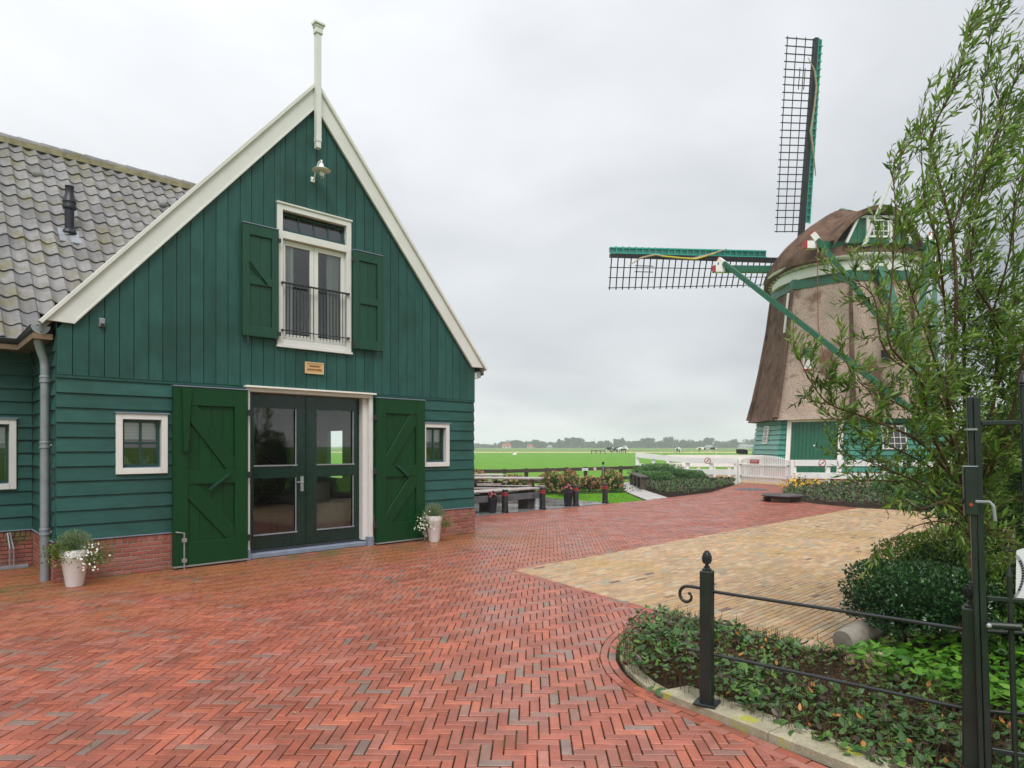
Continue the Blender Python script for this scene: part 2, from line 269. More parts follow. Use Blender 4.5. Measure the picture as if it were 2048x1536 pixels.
class MB:
    def __init__(s): s.v = []; s.f = []; s.t = []; s.n = 0
    def add(s, verts, faces, tint=0.5):
        k = s.n; s.v.extend([tuple(map(float, p)) for p in verts]); s.n += len(verts)
        for i, f in enumerate(faces):
            s.f.append(tuple(k + j for j in f)); s.t.append(tint if not isinstance(tint, (list, tuple)) else tint[i])
        return s
    def box(s, fr, a0, a1, c0, c1, b0, b1, tint=0.5):
        P = [fr(a, c, b) for b in (b0, b1) for c in (c0, c1) for a in (a0, a1)]
        return s.add(P, [(0, 2, 3, 1), (4, 5, 7, 6), (0, 1, 5, 4), (2, 6, 7, 3), (0, 4, 6, 2), (1, 3, 7, 5)], tint)
    def prism(s, fr, poly, b0, b1, tint=0.5, bev=0.0, back=False):
        n = len(poly); c = (sum(p[0] for p in poly) / n, sum(p[1] for p in poly) / n)
        ar = sum(poly[i][0] * poly[(i + 1) % n][1] - poly[(i + 1) % n][0] * poly[i][1] for i in range(n))
        if ar < 0: poly = poly[::-1]
        rings = [[fr(a, h, b0) for a, h in poly]]
        if bev > 0:
            ins = []
            for i in range(n):
                p, q, r = poly[i - 1], poly[i], poly[(i + 1) % n]
                d1 = np.array([q[0] - p[0], q[1] - p[1]]); d2 = np.array([r[0] - q[0], r[1] - q[1]])
                l1, l2 = np.hypot(*d1), np.hypot(*d2)
                if l1 < 1e-6 or l2 < 1e-6: ins.append(q); continue
                n1_ = np.array([-d1[1], d1[0]]) / l1; n2_ = np.array([-d2[1], d2[0]]) / l2
                bs = n1_ + n2_; q2 = np.array(q) + bs * bev / max(0.5, (bs @ bs) / 2)
                ins.append((q2[0], q2[1]))
            rings += [[fr(a, h, b1 - bev) for a, h in poly], [fr(a, h, b1) for a, h in ins]]
        else: rings.append([fr(a, h, b1) for a, h in poly])
        V = [p for r in rings for p in r]; F = []
        for k in range(len(rings) - 1):
            for i in range(n): j = (i + 1) % n; F.append((k * n + i, k * n + j, (k + 1) * n + j, (k + 1) * n + i))
        F.append(tuple((len(rings) - 1) * n + i for i in range(n)))
        if back: F.append(tuple(range(n))[::-1])
        return s.add(V, F, tint)
    def tube(s, pts, rad, seg=8, tint=0.5, cap=True, flat=1.0):
        pts = [np.array(p, float) for p in pts]; n = len(pts)
        rad = [rad] * n if not hasattr(rad, '__len__') else list(rad)
        V = []; ref = None
        for i, p in enumerate(pts):
            d = pts[min(i + 1, n - 1)] - pts[max(i - 1, 0)]; d /= (np.linalg.norm(d) + 1e-12)
            if ref is None:
                ref = np.cross(d, Z) if abs(d[2]) < 0.95 else np.cross(d, np.array([1.0, 0, 0]))
            ref = ref - d * (ref @ d); ref /= (np.linalg.norm(ref) + 1e-12); b = np.cross(d, ref)
            for k in range(seg):
                a = 2 * math.pi * (k + .5) / seg; V.append(p + rad[i] * (ref * math.cos(a) + b * math.sin(a) * flat))
        F = [(i * seg + k, i * seg + (k + 1) % seg, (i + 1) * seg + (k + 1) % seg, (i + 1) * seg + k) for i in range(n - 1) for k in range(seg)]
        if cap: F += [tuple(range(seg))[::-1], tuple((n - 1) * seg + k for k in range(seg))]
        return s.add(V, F, tint)
    def bar(s, p, q, w, h=None, tint=0.5, up=Z):     # straight rectangular bar between two points
        p = np.array(p, float); q = np.array(q, float); d = q - p; L = np.linalg.norm(d); d /= L; h = h or w
        x = np.cross(d, up); 
        if np.linalg.norm(x) < 1e-4: x = np.cross(d, np.array([1.0, 0, 0]))
        x /= np.linalg.norm(x); y = np.cross(x, d)
        fr = Frame(p, d, x, y); return s.box(fr, 0, L, -h / 2, h / 2, -w / 2, w / 2, tint)
    def lathe(s, c, prof, seg=16, tint=0.5, fr=None):
        fr = fr or WORLD; V = []; c = np.array(c, float); n = len(prof)
        for r, h in prof:
            for k in range(seg):
                a = 2 * math.pi * k / seg; V.append(c + fr.x * r * math.cos(a) + fr.y * r * math.sin(a) + fr.z * h)
        F = [(i * seg + k, i * seg + (k + 1) % seg, (i + 1) * seg + (k + 1) % seg, (i + 1) * seg + k) for i in range(n - 1) for k in range(seg)]
        F += [tuple(range(seg))[::-1], tuple((n - 1) * seg + k for k in range(seg))]
        return s.add(V, F, tint)
    def blob(s, c, r, seg=8, rings=5, tint=0.5, jit=0.0):
        V = []; c = np.array(c, float); r = np.array(r if hasattr(r, '__len__') else (r, r, r), float)
        for i in range(rings + 1):
            th = math.pi * i / rings
            for k in range(seg):
                a = 2 * math.pi * k / seg; j = 1 + (random.random() - .5) * jit
                V.append(c + r * j * np.array([math.sin(th) * math.cos(a), math.sin(th) * math.sin(a), math.cos(th)]))
        F = [(i * seg + k, (i + 1) * seg + k, (i + 1) * seg + (k + 1) % seg, i * seg + (k + 1) % seg) for i in range(rings) for k in range(seg)]
        return s.add(V, F, tint)
    def mesh(s, name, smooth=False):
        me = bpy.data.meshes.new(name); me.from_pydata(s.v, [], s.f)
        at = me.attributes.new('tint', 'FLOAT', 'FACE'); at.data.foreach_set('value', np.array(s.t, np.float32))
        if smooth: me.polygons.foreach_set('use_smooth', [True] * len(me.polygons))
        me.update(); return me

def np_mesh(name, V, F, T):
    """V (n,3), F (m,k) all faces of k corners, T (m)"""
    me = bpy.data.meshes.new(name); m, k = F.shape
    me.vertices.add(len(V)); me.vertices.foreach_set('co', V.astype(np.float32).ravel())
    me.loops.add(m * k); me.loops.foreach_set('vertex_index', F.astype(np.int32).ravel())
    me.polygons.add(m); me.polygons.foreach_set('loop_start', np.arange(0, m * k, k, dtype=np.int32))
    me.update(calc_edges=True)
    at = me.attributes.new('tint', 'FLOAT', 'FACE'); at.data.foreach_set('value', T.astype(np.float32))
    me.validate(); return me

ROOTLOC = {}
def link(name, me, mat, parent=None, loc=None, rot=None):
    o = bpy.data.objects.new(name, me); sc.collection.objects.link(o)
    if mat is not None and (not me.materials): me.materials.append(M[mat] if isinstance(mat, str) else mat)
    if loc is not None: o.location = loc
    if rot is not None: o.rotation_euler = rot
    if parent is not None:
        o.parent = parent
        if parent.type == 'EMPTY': o.matrix_parent_inverse = Matrix.Translation(-parent.location)
    return o
def build(mb, name, mat, parent=None, smooth=False, label=None, cat=None, group=None, kind=None):
    o = link(name, mb.mesh(name, smooth), mat, parent)
    return tag(o, label, cat, group, kind)
def tag(o, label=None, cat=None, group=None, kind=None):
    for k, v in (('label', label), ('category', cat), ('group', group), ('kind', kind)):
        if v: o[k] = v
    return o
def thing(name, label, cat, loc=(0, 0, 0), group=None):
    o = bpy.data.objects.new(name, None); sc.collection.objects.link(o); o.location = loc; o.empty_display_size = .2
    return tag(o, label, cat, group)
def copy_tree(root, loc, label=None, rotz=0.0, scale=None):
    ch = [o for o in sc.collection.objects if o.parent == root]
    r = root.copy(); sc.collection.objects.link(r); r.location = loc; r.rotation_euler = (0, 0, rotz)
    if scale: r.scale = (scale,) * 3
    if label: r['label'] = label
    for c in ch:
        d = c.copy(); sc.collection.objects.link(d); d.parent = r; d.matrix_parent_inverse = c.matrix_parent_inverse.copy()
        for g in [o for o in sc.collection.objects if o.parent == c]:
            k = g.copy(); sc.collection.objects.link(k); k.parent = d; k.matrix_parent_inverse = g.matrix_parent_inverse.copy()
    return r
def smooth(o, ang=40):
    o.data.polygons.foreach_set('use_smooth', [True] * len(o.data.polygons))
    try:
        o.data.set_sharp_from_angle(angle=R(ang))
    except Exception: pass
    return o

def G(px, py, h=0.0):                       # a ground point seen at photo pixel (px, py)
    y = 1300 * (EYE - h) / (py - 893); return np.array([(px - 1024) / 1300 * y, y, h])
def at(px, py, y):                          # the point of that pixel's ray at distance y
    return np.array([(px - 1024) / 1300 * y, y, EYE - (py - 893) / 1300 * y])

def clip(poly, p, nrm):                     # keep the side nrm points to
    out = []; n = len(poly)
    for i in range(n):
        a, b = poly[i], poly[(i + 1) % n]
        da = (a[0] - p[0]) * nrm[0] + (a[1] - p[1]) * nrm[1]; db = (b[0] - p[0]) * nrm[0] + (b[1] - p[1]) * nrm[1]
        if da >= 0: out.append(a)
        if (da > 0 and db < 0) or (da < 0 and db > 0):
            t = da / (da - db); out.append((a[0] + t * (b[0] - a[0]), a[1] + t * (b[1] - a[1])))
    return out
def area(poly): return abs(sum(poly[i][0] * poly[(i + 1) % len(poly)][1] - poly[(i + 1) % len(poly)][0] * poly[i][1] for i in range(len(poly)))) / 2 if len(poly) > 2 else 0
def inside(pt, poly):
    x, y = pt; c = False; n = len(poly); j = n - 1
    for i in range(n):
        xi, yi = poly[i]; xj, yj = poly[j]
        if (yi > y) != (yj > y) and x < (xj - xi) * (y - yi) / (yj - yi) + xi: c = not c
        j = i
    return c
def rect_minus(s0, s1, h0, h1, holes):
    rects = [(s0, s1, h0, h1)]
    for a0, a1, c0, c1 in holes:
        out = []
        for r in rects:
            x0, x1, y0, y1 = r
            if a1 <= x0 + 1e-6 or a0 >= x1 - 1e-6 or c1 <= y0 + 1e-6 or c0 >= y1 - 1e-6: out.append(r); continue
            if a0 > x0: out.append((x0, a0, y0, y1))
            if a1 < x1: out.append((a1, x1, y0, y1))
            xa, xb = max(x0, a0), min(x1, a1)
            if c0 > y0: out.append((xa, xb, y0, c0))
            if c1 < y1: out.append((xa, xb, c1, y1))
        rects = out
    return [r for r in rects if r[1] - r[0] > .004 and r[3] - r[2] > .004]

def seen(c, margin=0):                      # projected pixel of a world point, None outside the frame
    if c[1] < .3: return None
    x = 1024 + 1300 * c[0] / c[1]; y = 893 - 1300 * (c[2] - EYE) / c[1]
    return (x, y) if -margin < x < 2048 + margin and -margin < y < 1536 + margin else None

# leaves: arrays of base point P, direction D, side S, length l, width w
def leaves(P, D, S, l, w, T, name='leaf', wide=False, cup=0.25):
    P = np.asarray(P, float); D = D / np.linalg.norm(D, axis=1, keepdims=True)
    S = S - D * np.sum(S * D, 1, keepdims=True); S = S / (np.linalg.norm(S, axis=1, keepdims=True) + 1e-9)
    Nn = np.cross(D, S); l = np.asarray(l)[:, None]; w = np.asarray(w)[:, None]; n = len(P)
    if wide:
        rows = [(0.28, .43), (0.68, .40)]
        vs = [P]
        for t, k in rows:
            m = P + D * l * t - Nn * w * cup * .35
            vs += [m + S * w * k + Nn * w * cup * .35 - Nn * l * t * t * .18, m - Nn * l * t * t * .18, m - S * w * k + Nn * w * cup * .35 - Nn * l * t * t * .18]
        vs.append(P + D * l - Nn * l * .22)
        V = np.stack(vs, 1).reshape(-1, 3)
        f = np.array([(0, 2, 1, 1), (0, 3, 2, 2), (1, 2, 5, 4), (2, 3, 6, 5), (4, 5, 7, 7), (5, 6, 7, 7)])
        tris = np.array([(0, 1, 2), (0, 2, 3), (1, 4, 5), (1, 5, 2), (2, 5, 6), (2, 6, 3), (4, 7, 5), (5, 7, 6)]); nv = 8
    else:
        mid = P + D * l * .45
        V = np.stack([P, mid + S * w * .5 + Nn * w * cup, mid, mid - S * w * .5 + Nn * w * cup, P + D * l - Nn * l * .1], 1).reshape(-1, 3)
        tris = np.array([(0, 1, 2), (0, 2, 3), (1, 4, 2), (2, 4, 3)]); nv = 5
    F = (tris[None] + (np.arange(n) * nv)[:, None, None]).reshape(-1, 3)
    return V, F, np.repeat(np.asarray(T), len(tris))
def leaf_obj(name, mat, parent, P, D, S, l, w, T, wide=False, cup=.25, kind=None, **k):
    V, F, TT = leaves(P, D, S, l, w, T, wide=wide, cup=cup)
    o = link(name, np_mesh(name, V, F, TT), mat, parent); return tag(o, kind=kind, **k)
def rdir(n): 
    v = rng.normal(size=(n, 3)); return v / np.linalg.norm(v, axis=1, keepdims=True)
def pieces(parent, name, items, cap=300, mat=None, stuff_name=None, smooth_=False):
    """items: (centre, size, fn(mb)) ; the cap that show largest become objects, the rest one part of kind stuff"""
    sc_ = []
    for k, (c, size, fn) in enumerate(items):
        p = seen(c, 30); sc_.append((-(size / max(c[1], .5)) if p else 0, k))
    order = sorted(sc_); keep = set(k for v, k in order[:cap] if v < 0)
    rest = MB()
    for k, (c, size, fn) in enumerate(items):
        if k in keep:
            mb = MB(); fn(mb); o = build(mb, name, mat, parent)
            if smooth_: smooth(o)
        else: fn(rest)
    if rest.n:
        o = build(rest, stuff_name or name + 's_beyond', mat, parent, kind='stuff')
        if smooth_: smooth(o)
    return len(keep)

# ================================================================== GROUND
def sheet(name, poly, z, mat, kind='structure', parent=None):
    mb = MB(); mb.add([(p[0], p[1], z) for p in poly], [tuple(range(len(poly)))])
    o = build(mb, name, mat, parent); return tag(o, kind=kind)
sheet('pasture', [(-4000, -600), (4000, -600), (4000, 5000), (-4000, 5000)], -.075, 'grass')
sheet('straw_strip', [(-3000, 183), (3000, 183), (3000, 212), (-3000, 212)], -.050, 'straw')
sheet('far_field', [(-3000, 212), (3000, 212), (3000, 640), (-3000, 640)], -.050, 'far_field')
sheet('ploughed_strip', [(-3000, 640), (3000, 640), (3000, 760), (-3000, 760)], -.050, 'brown_field')

# --- red herringbone paving
KC = [(1.69, 3.44), (1.02, 4.40), (.90, 4.62), (.835, 4.9), (.83, 5.2), (.90, 5.55), (1.05, 5.9), (1.30, 6.28), (1.60, 6.62)]
RED = [(-8, 2.0), (2.70, 2.0)] + KC + [(.04, 8.95), (9.60, 18.02), (9.0, 19.3), (8.95, 20.5), (9.4, 22.8), (11.0, 26.0), (12.1, 28.0), (10.77, 30.7),
       (9.85, 28.7), (7.3, 24.0), (5.27, 21.7), (4.16, 20.5), (-.92, 15.8), (-3.5, 13.4), (-9.5, 13.0), (-10.5, 8.0)]
YEL = [(.04, 8.95), (1.60, 6.62), (2.69, 5.30), (3.4, 5.5), (8.5, 8.6), (15.5, 12.6), (10.9, 17.0), (9.60, 18.02)]
sheet('joint_sand', RED, -.0095, 'joint')
sheet('kerb_sand', [(.4, 3.9), (1.4, 3.2), (3.0, 2.0), (4, 3), (2.5, 5.5), (1.6, 6.9), (.9, 6.6), (.5, 5.4)], -.0105, 'joint')
red = sheet('red_pavement', [(p[0], p[1]) for p in RED], -.045, 'joint')
yel_bed = sheet('sand_bed', YEL, -.0090, 'joint')
yel = sheet('yellow_pavement', YEL, -.044, 'joint')

def edges_of(poly, sel):
    n = len(poly); out = []
    ar = sum(poly[i][0] * poly[(i + 1) % n][1] - poly[(i + 1) % n][0] * poly[i][1] for i in range(n))
    sg = 1 if ar > 0 else -1
    for i in range(n):
        if sel is not None and i not in sel: continue
        a, b = np.array(poly[i][:2], float), np.array(poly[(i + 1) % n][:2], float); d = b - a; L = np.hypot(*d)
        out.append((a, b, np.array([-d[1], d[0]]) / L * sg, L))
    return out
def seg_dist(p, a, b):
    d = b - a; t = max(0, min(1, ((p - a) @ d) / (d @ d))); q = a + t * d; return np.hypot(*(p - q))
def fit_brick(corners, poly, eds, band):
    c = np.mean(corners, 0)
    near = [(seg_dist(c, e_[0], e_[1]), i, e_) for i, e_ in enumerate(eds)]
    near = sorted([q for q in near if q[0] < band + .16])
    if not near:
        return corners if inside(c, poly) else None
    if not inside(c, poly) and near[0][0] > .12: return None
    near = [near[0][2]]
    pl = [tuple(q) for q in corners]
    for a, b, nn, L in near:
        pl = clip(pl, a + nn * band, nn)
        if len(pl) < 3: return None
    return pl if area(pl) > .0006 else None

BL, BW, J = .187, .066, .0072
def pave(parent, poly, sel, band, gen, mat, name, tints):
    eds = edges_of(poly, sel); items = []
    for corners, o_ in gen():
        pl = fit_brick(corners, poly, eds, band)
        if pl is None: continue
        items.append((pl, o_))
    return items
HB_A = R(-1.7); HX = np.array([math.cos(HB_A), math.sin(HB_A)]); HY = np.array([-HX[1], HX[0]])
bx0, bx1, by0, by1 = -10.6, 12.3, 1.9, 30.8
def herring():
    g = J / 2
    for a in range(-260, 620):
        for b in range(-120, 120):
            o = HX * (a * BW + b * BL) + HY * (a * BW - b * BL)
            if not (bx0 < o[0] < bx1 and by0 < o[1] < by1): continue
            if o[0] < -.82 * o[1] - 1.0 or o[0] > .82 * o[1] + 1.2: continue      # beyond the view and a step to its side
            for (x0, x1, y0, y1) in ((0, BL, 0, BW), (BL, BL + BW, BW - BL, BW)):
                q = [(x0 + g, y0 + g), (x1 - g, y0 + g), (x1 - g, y1 - g), (x0 + g, y1 - g)]
                yield [o + HX * u_ + HY * v_ for u_, v_ in q], 0
def band_bricks(line, rows, side, start=0.0):
    """rows of stretchers that follow a polyline; side = +1 left of its direction"""
    pts = [np.array(p[:2], float) for p in line]; out = []
    cum = [0]
    for i in range(len(pts) - 1): cum.append(cum[-1] + np.hypot(*(pts[i + 1] - pts[i])))
    def P(t):
        t = max(0, min(cum[-1], t)); i = max(k for k in range(len(pts) - 1) if cum[k] <= t + 1e-9); f = (t - cum[i]) / (cum[i + 1] - cum[i])
        return pts[i] + f * (pts[i + 1] - pts[i])
    def Nn(t):
        d = P(t + .06) - P(t - .06); d /= np.hypot(*d); return np.array([-d[1], d[0]]) * side
    for r in range(rows):
        t = (r % 2) * BL * .5 + start
        while t < cum[-1] - .05:
            t1 = min(t + BL - J, cum[-1]); a0 = r * BW + J / 2; a1 = (r + 1) * BW - J / 2
            out.append(([P(t) + Nn(t) * a0, P(t1) + Nn(t1) * a0, P(t1) + Nn(t1) * a1, P(t) + Nn(t) * a1], 1)); t += BL
    return out
i0 = 2
red_sel = set(range(1, 1 + len(KC) + 1)) | set(range(len(KC) + 2, len(RED) - 3))
red_items = pave(red, RED, set(range(1, len(RED) - 4)), 2 * BW, herring, 'paver', 'paver', None)
bed_line = [(2.70, 2.0)] + KC
red_items += band_bricks(bed_line, 2, +1)
red_items += band_bricks([(1.60, 6.62), (.04, 8.95)], 2, +1)
red_items += band_bricks([(.04, 8.95), (9.60, 18.02)], 2, +1)
red_items += band_bricks([(12.1, 28.0), (11.0, 26.0), (9.4, 22.8), (8.95, 20.5), (9.0, 19.3), (9.60, 18.02)][::-1], 2, +1)
red_items += band_bricks([(10.77, 30.7), (9.85, 28.7), (7.3, 24.0), (5.27, 21.7), (4.16, 20.5), (-.92, 15.8), (-3.5, 13.4)], 2, +1)
def running():
    g = J / 2
    u2, n2_ = U[:2], NO[:2]
    for r in range(-150, 90):
        for k in range(-60, 130):
            a0 = k * BL + (r % 2) * BL * .5 + (r * 37 % 5) * .006; b0 = r * BW
            o = np.array([.04, 8.95]) + u2 * a0 + n2_ * b0
            if not (-.3 < o[0] < 15.8 and 5.0 < o[1] < 18.4): continue
            yield [o + u2 * x + n2_ * y for x, y in ((g, g), (BL - g, g), (BL - g, BW - g), (g, BW - g))], 0
yel_items = pave(yel, YEL, None, .0, running, 'yellow_paver', 'paver', None)

TSET = [(.0, .25), (.143, .22), (.286, .16), (.43, .1), (.57, .12), (.71, .07), (.857, .05), (1.0, .03)]
def pick_tint(): 
    x = random.random(); s_ = 0
    for t, w in TSET:
        s_ += w
        if x < s_: return t
    return 0
YSET = [0, .143, .286, .43, .57, .71, .857, .02, .3, .45]
def lay(parent, items, mat, name, tintf):
    sc_ = []
    for k, (pl, o_) in enumerate(items):
        c = np.mean(pl, 0); p = seen((c[0], c[1], 0)); A = area([tuple(q) for q in pl])
        sc_.append((-(A / c[1] ** 2.2) if p else 0, k))
    order = sorted(sc_)[:300]; keep = set(k for v, k in order if v < 0)
    rest = MB(); n = 0
    for k, (pl, o_) in enumerate(items):
        c = np.mean(pl, 0); tl = np.clip(rng.normal(0, .008, 2), -.018, .018); dz = float(np.clip(rng.normal(-.0008, .0012), -.003, .002))
        fr = Frame((c[0], c[1], dz), (1, 0, tl[0]), (0, 0, 1), (0, 1, tl[1]))
        poly = [(q[0] - c[0], q[1] - c[1]) for q in pl]
        far = c[1] > 12
        t = tintf(c)
        if k in keep:
            mb = MB(); mb.prism(fr, poly, -.04, 0, t, .0035); o = build(mb, name, mat, parent); n += 1
        else: rest.prism(fr, poly, -.02, 0, t, 0 if far else .0035)
    o = build(rest, 'remaining_' + name + 's', mat, parent, kind='stuff')
    return n
def red_tint(c): return pick_tint()
def yel_tint(c): 
    return 1.0 if random.random() < .012 else random.choice([0, .143, .286, .43, .57, .71, .857])
lay(red, red_items, 'paver', 'paving_brick', red_tint)
lay(yel, yel_items, 'yellow_paver', 'yellow_paving_brick', yel_tint)

build(MB().prism(GROUND, [(-.26, 8.80), (.10, 8.80), (.10, 9.12), (-.26, 9.12)], -.04, -.0075, .143), 'paving_brick', 'paver', red)
# round dark cobble patch in front of the white gate
mc = G(1503, 979)
mb = MB()
for ring in range(5):
    r0 = .02 + ring * .125
    nseg = max(5, int(2 * math.pi * (r0 + .06) / .13))
    for k in range(nseg):
        a0, a1 = 2 * math.pi * k / nseg + .02, 2 * math.pi * (k + 1) / nseg - .02
        mb.prism(up_frame((mc[0], mc[1], 0)), [(r0 * math.cos(a0), r0 * math.sin(a0)), ((r0 + .115) * math.cos(a0), (r0 + .115) * math.sin(a0)), ((r0 + .115) * math.cos(a1), (r0 + .115) * math.sin(a1)), (r0 * math.cos(a1), r0 * math.sin(a1))], -.01, .012, random.random(), .006)
build(mb, 'cobble_circle', mk('dark cobble', [(.07, .075, .085), (.11, .115, .125)], .6, .4, (.3, 12)), None, kind='structure')
# pale drain grate dust lines on the wedge tip are left to the material

# --- grey terrace slabs
TER = [(-3.6, 13.4), (-.95, 15.9), (4.05, 20.53), (3.1, 19.75), (2.9, 19.9), (1.25, 21.6), (-1.0, 25.0), (-6, 25.0), (-9, 19)]
TER = [(-3.6, 13.4), (-.97, 15.87), (3.0, 19.55), (1.25, 21.6), (-.5, 25.0), (-7, 25.0), (-9, 18)]
ter = sheet('terrace', TER, -.03, 'joint')
eds = edges_of(TER, None)
for r in range(-4, 22):
    for k in range(-12, 16):
        o = np.array([-.97, 15.87]) + U[:2] * (k * .6 + (r % 2) * .3) - NO[:2] * (r * .4)
        cor = [o + U[:2] * x - NO[:2] * y for x, y in ((.004, .004), (.596, .004), (.596, .396), (.004, .396))]
        pl = fit_brick(cor, TER, eds, 0.0) if inside(np.mean(cor, 0), TER) else None
        c = np.mean(cor, 0)
        if pl is None or not seen((c[0], c[1], 0), 40): continue
        m_ = MB(); m_.prism(up_frame((0, 0, rng.normal(0, .001))), [tuple(q) for q in pl], -.025, .0, random.random(), .003)
        build(m_, 'slab', 'slab', ter)
# --- lawn with short blades
LAWN = [(1.25, 21.6), (3.05, 19.6), (4.16, 20.5), (4.2, 24.0), (4.85, 30.0), (1.2, 27.2), (-.5, 25.2)]
lawn = sheet('lawn', LAWN, -.012, 'lawn')
n = 16000; X = rng.uniform(-.6, 5, n); Y = rng.uniform(19.3, 30, n)
ok = np.array([inside((x, y), LAWN) for x, y in zip(X, Y)]); X, Y = X[ok], Y[ok]; n = len(X)
D = np.stack([rng.normal(0, .35, n), rng.normal(0, .35, n), np.ones(n)], 1)
leaf_obj('grass_blades', 'blade', None, np.stack([X, Y, np.full(n, -.012)], 1), D, rdir(n), rng.uniform(.025, .055, n), rng.uniform(.008, .014, n), rng.random(n), kind='stuff')
# --- pale tile path
PATH = [(4.16, 20.5), (5.25, 21.75), (5.2, 23.0), (5.25, 25.7), (5.75, 31.0), (4.9, 30.6), (4.25, 24.0)]
path = sheet('path', PATH, -.028, 'joint'); eds = edges_of(PATH, None)
for r in range(0, 36):
    for k in range(-4, 8):
        o = np.array([4.0 + k * .3, 20.4 + r * .3]); cor = [o + np.array(q) for q in ((.003, .003), (.297, .003), (.297, .297), (.003, .297))]
        if not inside(o + .15, PATH): continue
        pl = fit_brick(cor, PATH, eds, 0.0)
        if pl is None: continue
        m_ = MB(); m_.prism(up_frame((0, 0, rng.normal(0, .001))), [tuple(q) for q in pl], -.025, .0, random.random(), .003); build(m_, 'path_tile', 'pale_tile', path)
# --- soil beds, gravel
BEDL = [(5.27, 21.75), (7.3, 24.05), (9.8, 28.75), (10.6, 30.9), (8.6, 32.3), (6.9, 34.2), (5.85, 31.0), (5.3, 25.7), (5.25, 23)]
BEDR = [(9.05, 19.3), (9.66, 18.1), (10.95, 17.08), (15.6, 12.8), (19, 14), (17, 27.0), (12.2, 28.0), (11.05, 26.0), (9.45, 22.8), (9.0, 20.5)]
sheet('left_bed_soil', BEDL, -.010, 'soil'); sheet('right_bed_soil', BEDR, -.011, 'soil')
sheet('mill_yard_gravel', [(6.9, 34.3), (8.7, 32.4), (10.7, 30.9), (12.15, 28.1), (17, 27.1), (30, 26), (36, 40), (20, 52), (8, 44)], -.02, 'gravel')
FBED = [(1.95, 3.30), (1.22, 4.28), (1.0, 4.6), (.93, 4.9), (.93, 5.2), (1.0, 5.5), (1.15, 5.85), (1.39, 6.2), (1.64, 6.5), (2.69, 5.24), (3.6, 5.4), (9, 8.4), (12, 4), (8, 1.5), (3.0, 1.6)]
sheet('front_bed_soil', FBED, .012, 'soil')

# --- kerb round the front bed
kerb = thing('kerb', 'mossy pale concrete kerb curving round the front flower bed', 'kerb', (1.2, 4.2, 0))
a_, b_ = np.array([1.00, 4.40]), np.array([1.00, 4.40]) + np.array([.60, -.80]) * 3.2
d_ = np.array([.60, -.80]); n_ = np.array([.80, .60])
for k in range(4):
    p, q = a_ + d_ * (k * .8 + .003), a_ + d_ * (k * .8 + .797)
    mb = MB(); mb.prism(GROUND, [tuple(p), tuple(q), tuple(q + n_ * .235), tuple(p + n_ * .235 + (d_ * .0 if k else d_ * .05))], -.05, .050, 0.5, .006)
    build(mb, 'kerbstone', 'kerb', kerb)
cv = [(1.02, 4.40), (.93, 4.60), (.865, 4.88), (.86, 5.2), (.93, 5.53), (1.08, 5.87), (1.33, 6.25), (1.58, 6.50)]
for i in range(len(cv) - 1):
    p, q = np.array(cv[i]), np.array(cv[i + 1]); d = (q - p) / np.hypot(*(q - p)); nn = np.array([d[1], -d[0]])
    mb = MB(); mb.prism(GROUND, [tuple(p + d * .004), tuple(q - d * .004), tuple(q - d * .01 + nn * .10), tuple(p + d * .01 + nn * .10)], -.05, .022, .5, .006); build(mb, 'edging_stone', 'stone' if i > 3 else 'kerb', kerb)

# ================================================================== BARN
FF = Frame(P0, U, NO)                       # facade: s along, h up, o outwards
WD = 6.81                                   # width of the front
WF = Frame(P0 - NO * 1.75, U, NO)           # wall of the wing
RF = Frame(P0, -NO, -U)                     # side return: s goes inwards, outwards is left
barn = thing('barn', 'green wooden barn with white gable trim, tiled side wing and big open doors', 'barn', tuple(P0))
AP, SL = 3.44, 1.19
def inner_h(s): return 7.16 - SL * abs(s - AP)
def outer_h(s): return 7.53 - SL * abs(s - AP)

H_UP = (2.86, 4.03, 3.33, 5.40); H_D = (2.39, 4.45, .03, 2.53); H_L = (.71, 1.20, 1.41, 2.07); H_R = (5.62, 6.10, 1.41, 2.07)
gable = [(0, 2.6), (WD, 2.6), (WD, inner_h(WD) + .12), (AP, inner_h(AP) + .12), (0, inner_h(0) + .12)]
# structural walls behind the cladding
def wall(fr, outline, holes, b0, b1, mat, name='wall', parent=barn):
    xs = [p[0] for p in outline]; ys = [p[1] for p in outline]
    cuts = sorted(set([min(xs), max(xs)] + [h[0] for h in holes] + [h[1] for h in holes])); mb = MB()
    for i in range(len(cuts) - 1):
        for r in rect_minus(cuts[i], cuts[i + 1], min(ys), max(ys), holes):
            pl = [(r[0], r[2]), (r[1], r[2]), (r[1], r[3]), (r[0], r[3])]
            ar = sum(outline[k][0] * outline[(k + 1) % len(outline)][1] - outline[(k + 1) % len(outline)][0] * outline[k][1] for k in range(len(outline)))
            for k in range(len(outline)):
                a, b = outline[k], outline[(k + 1) % len(outline)]; nn = (-(b[1] - a[1]), b[0] - a[0])
                if ar < 0: nn = (-nn[0], -nn[1])
                pl = clip(pl, a, nn)
                if len(pl) < 3: break
            if len(pl) >= 3 and area(pl) > 1e-4: mb.prism(fr, pl, b0, b1, .5, 0, True)
    return build(mb, name, mat, parent)
full = [(0.02, 0), (WD - .02, 0), (WD - .02, inner_h(WD)), (AP, inner_h(AP)), (0.02, inner_h(0))]
wall(FF, full, [H_UP, H_D, H_L, H_R], -.16, -.035, 'inside', 'front_wall')
DEP = 9.0
BK = Frame(P0 - NO * DEP, U, NO)
back_holes = [(2.0, 2.5, .9, 2.1), (4.9, 5.5, .9, 2.1)]
wall(BK, full, back_holes, 0, .12, 'inside', 'back_wall')
RS = Frame(P0 + U * WD, -NO, U)
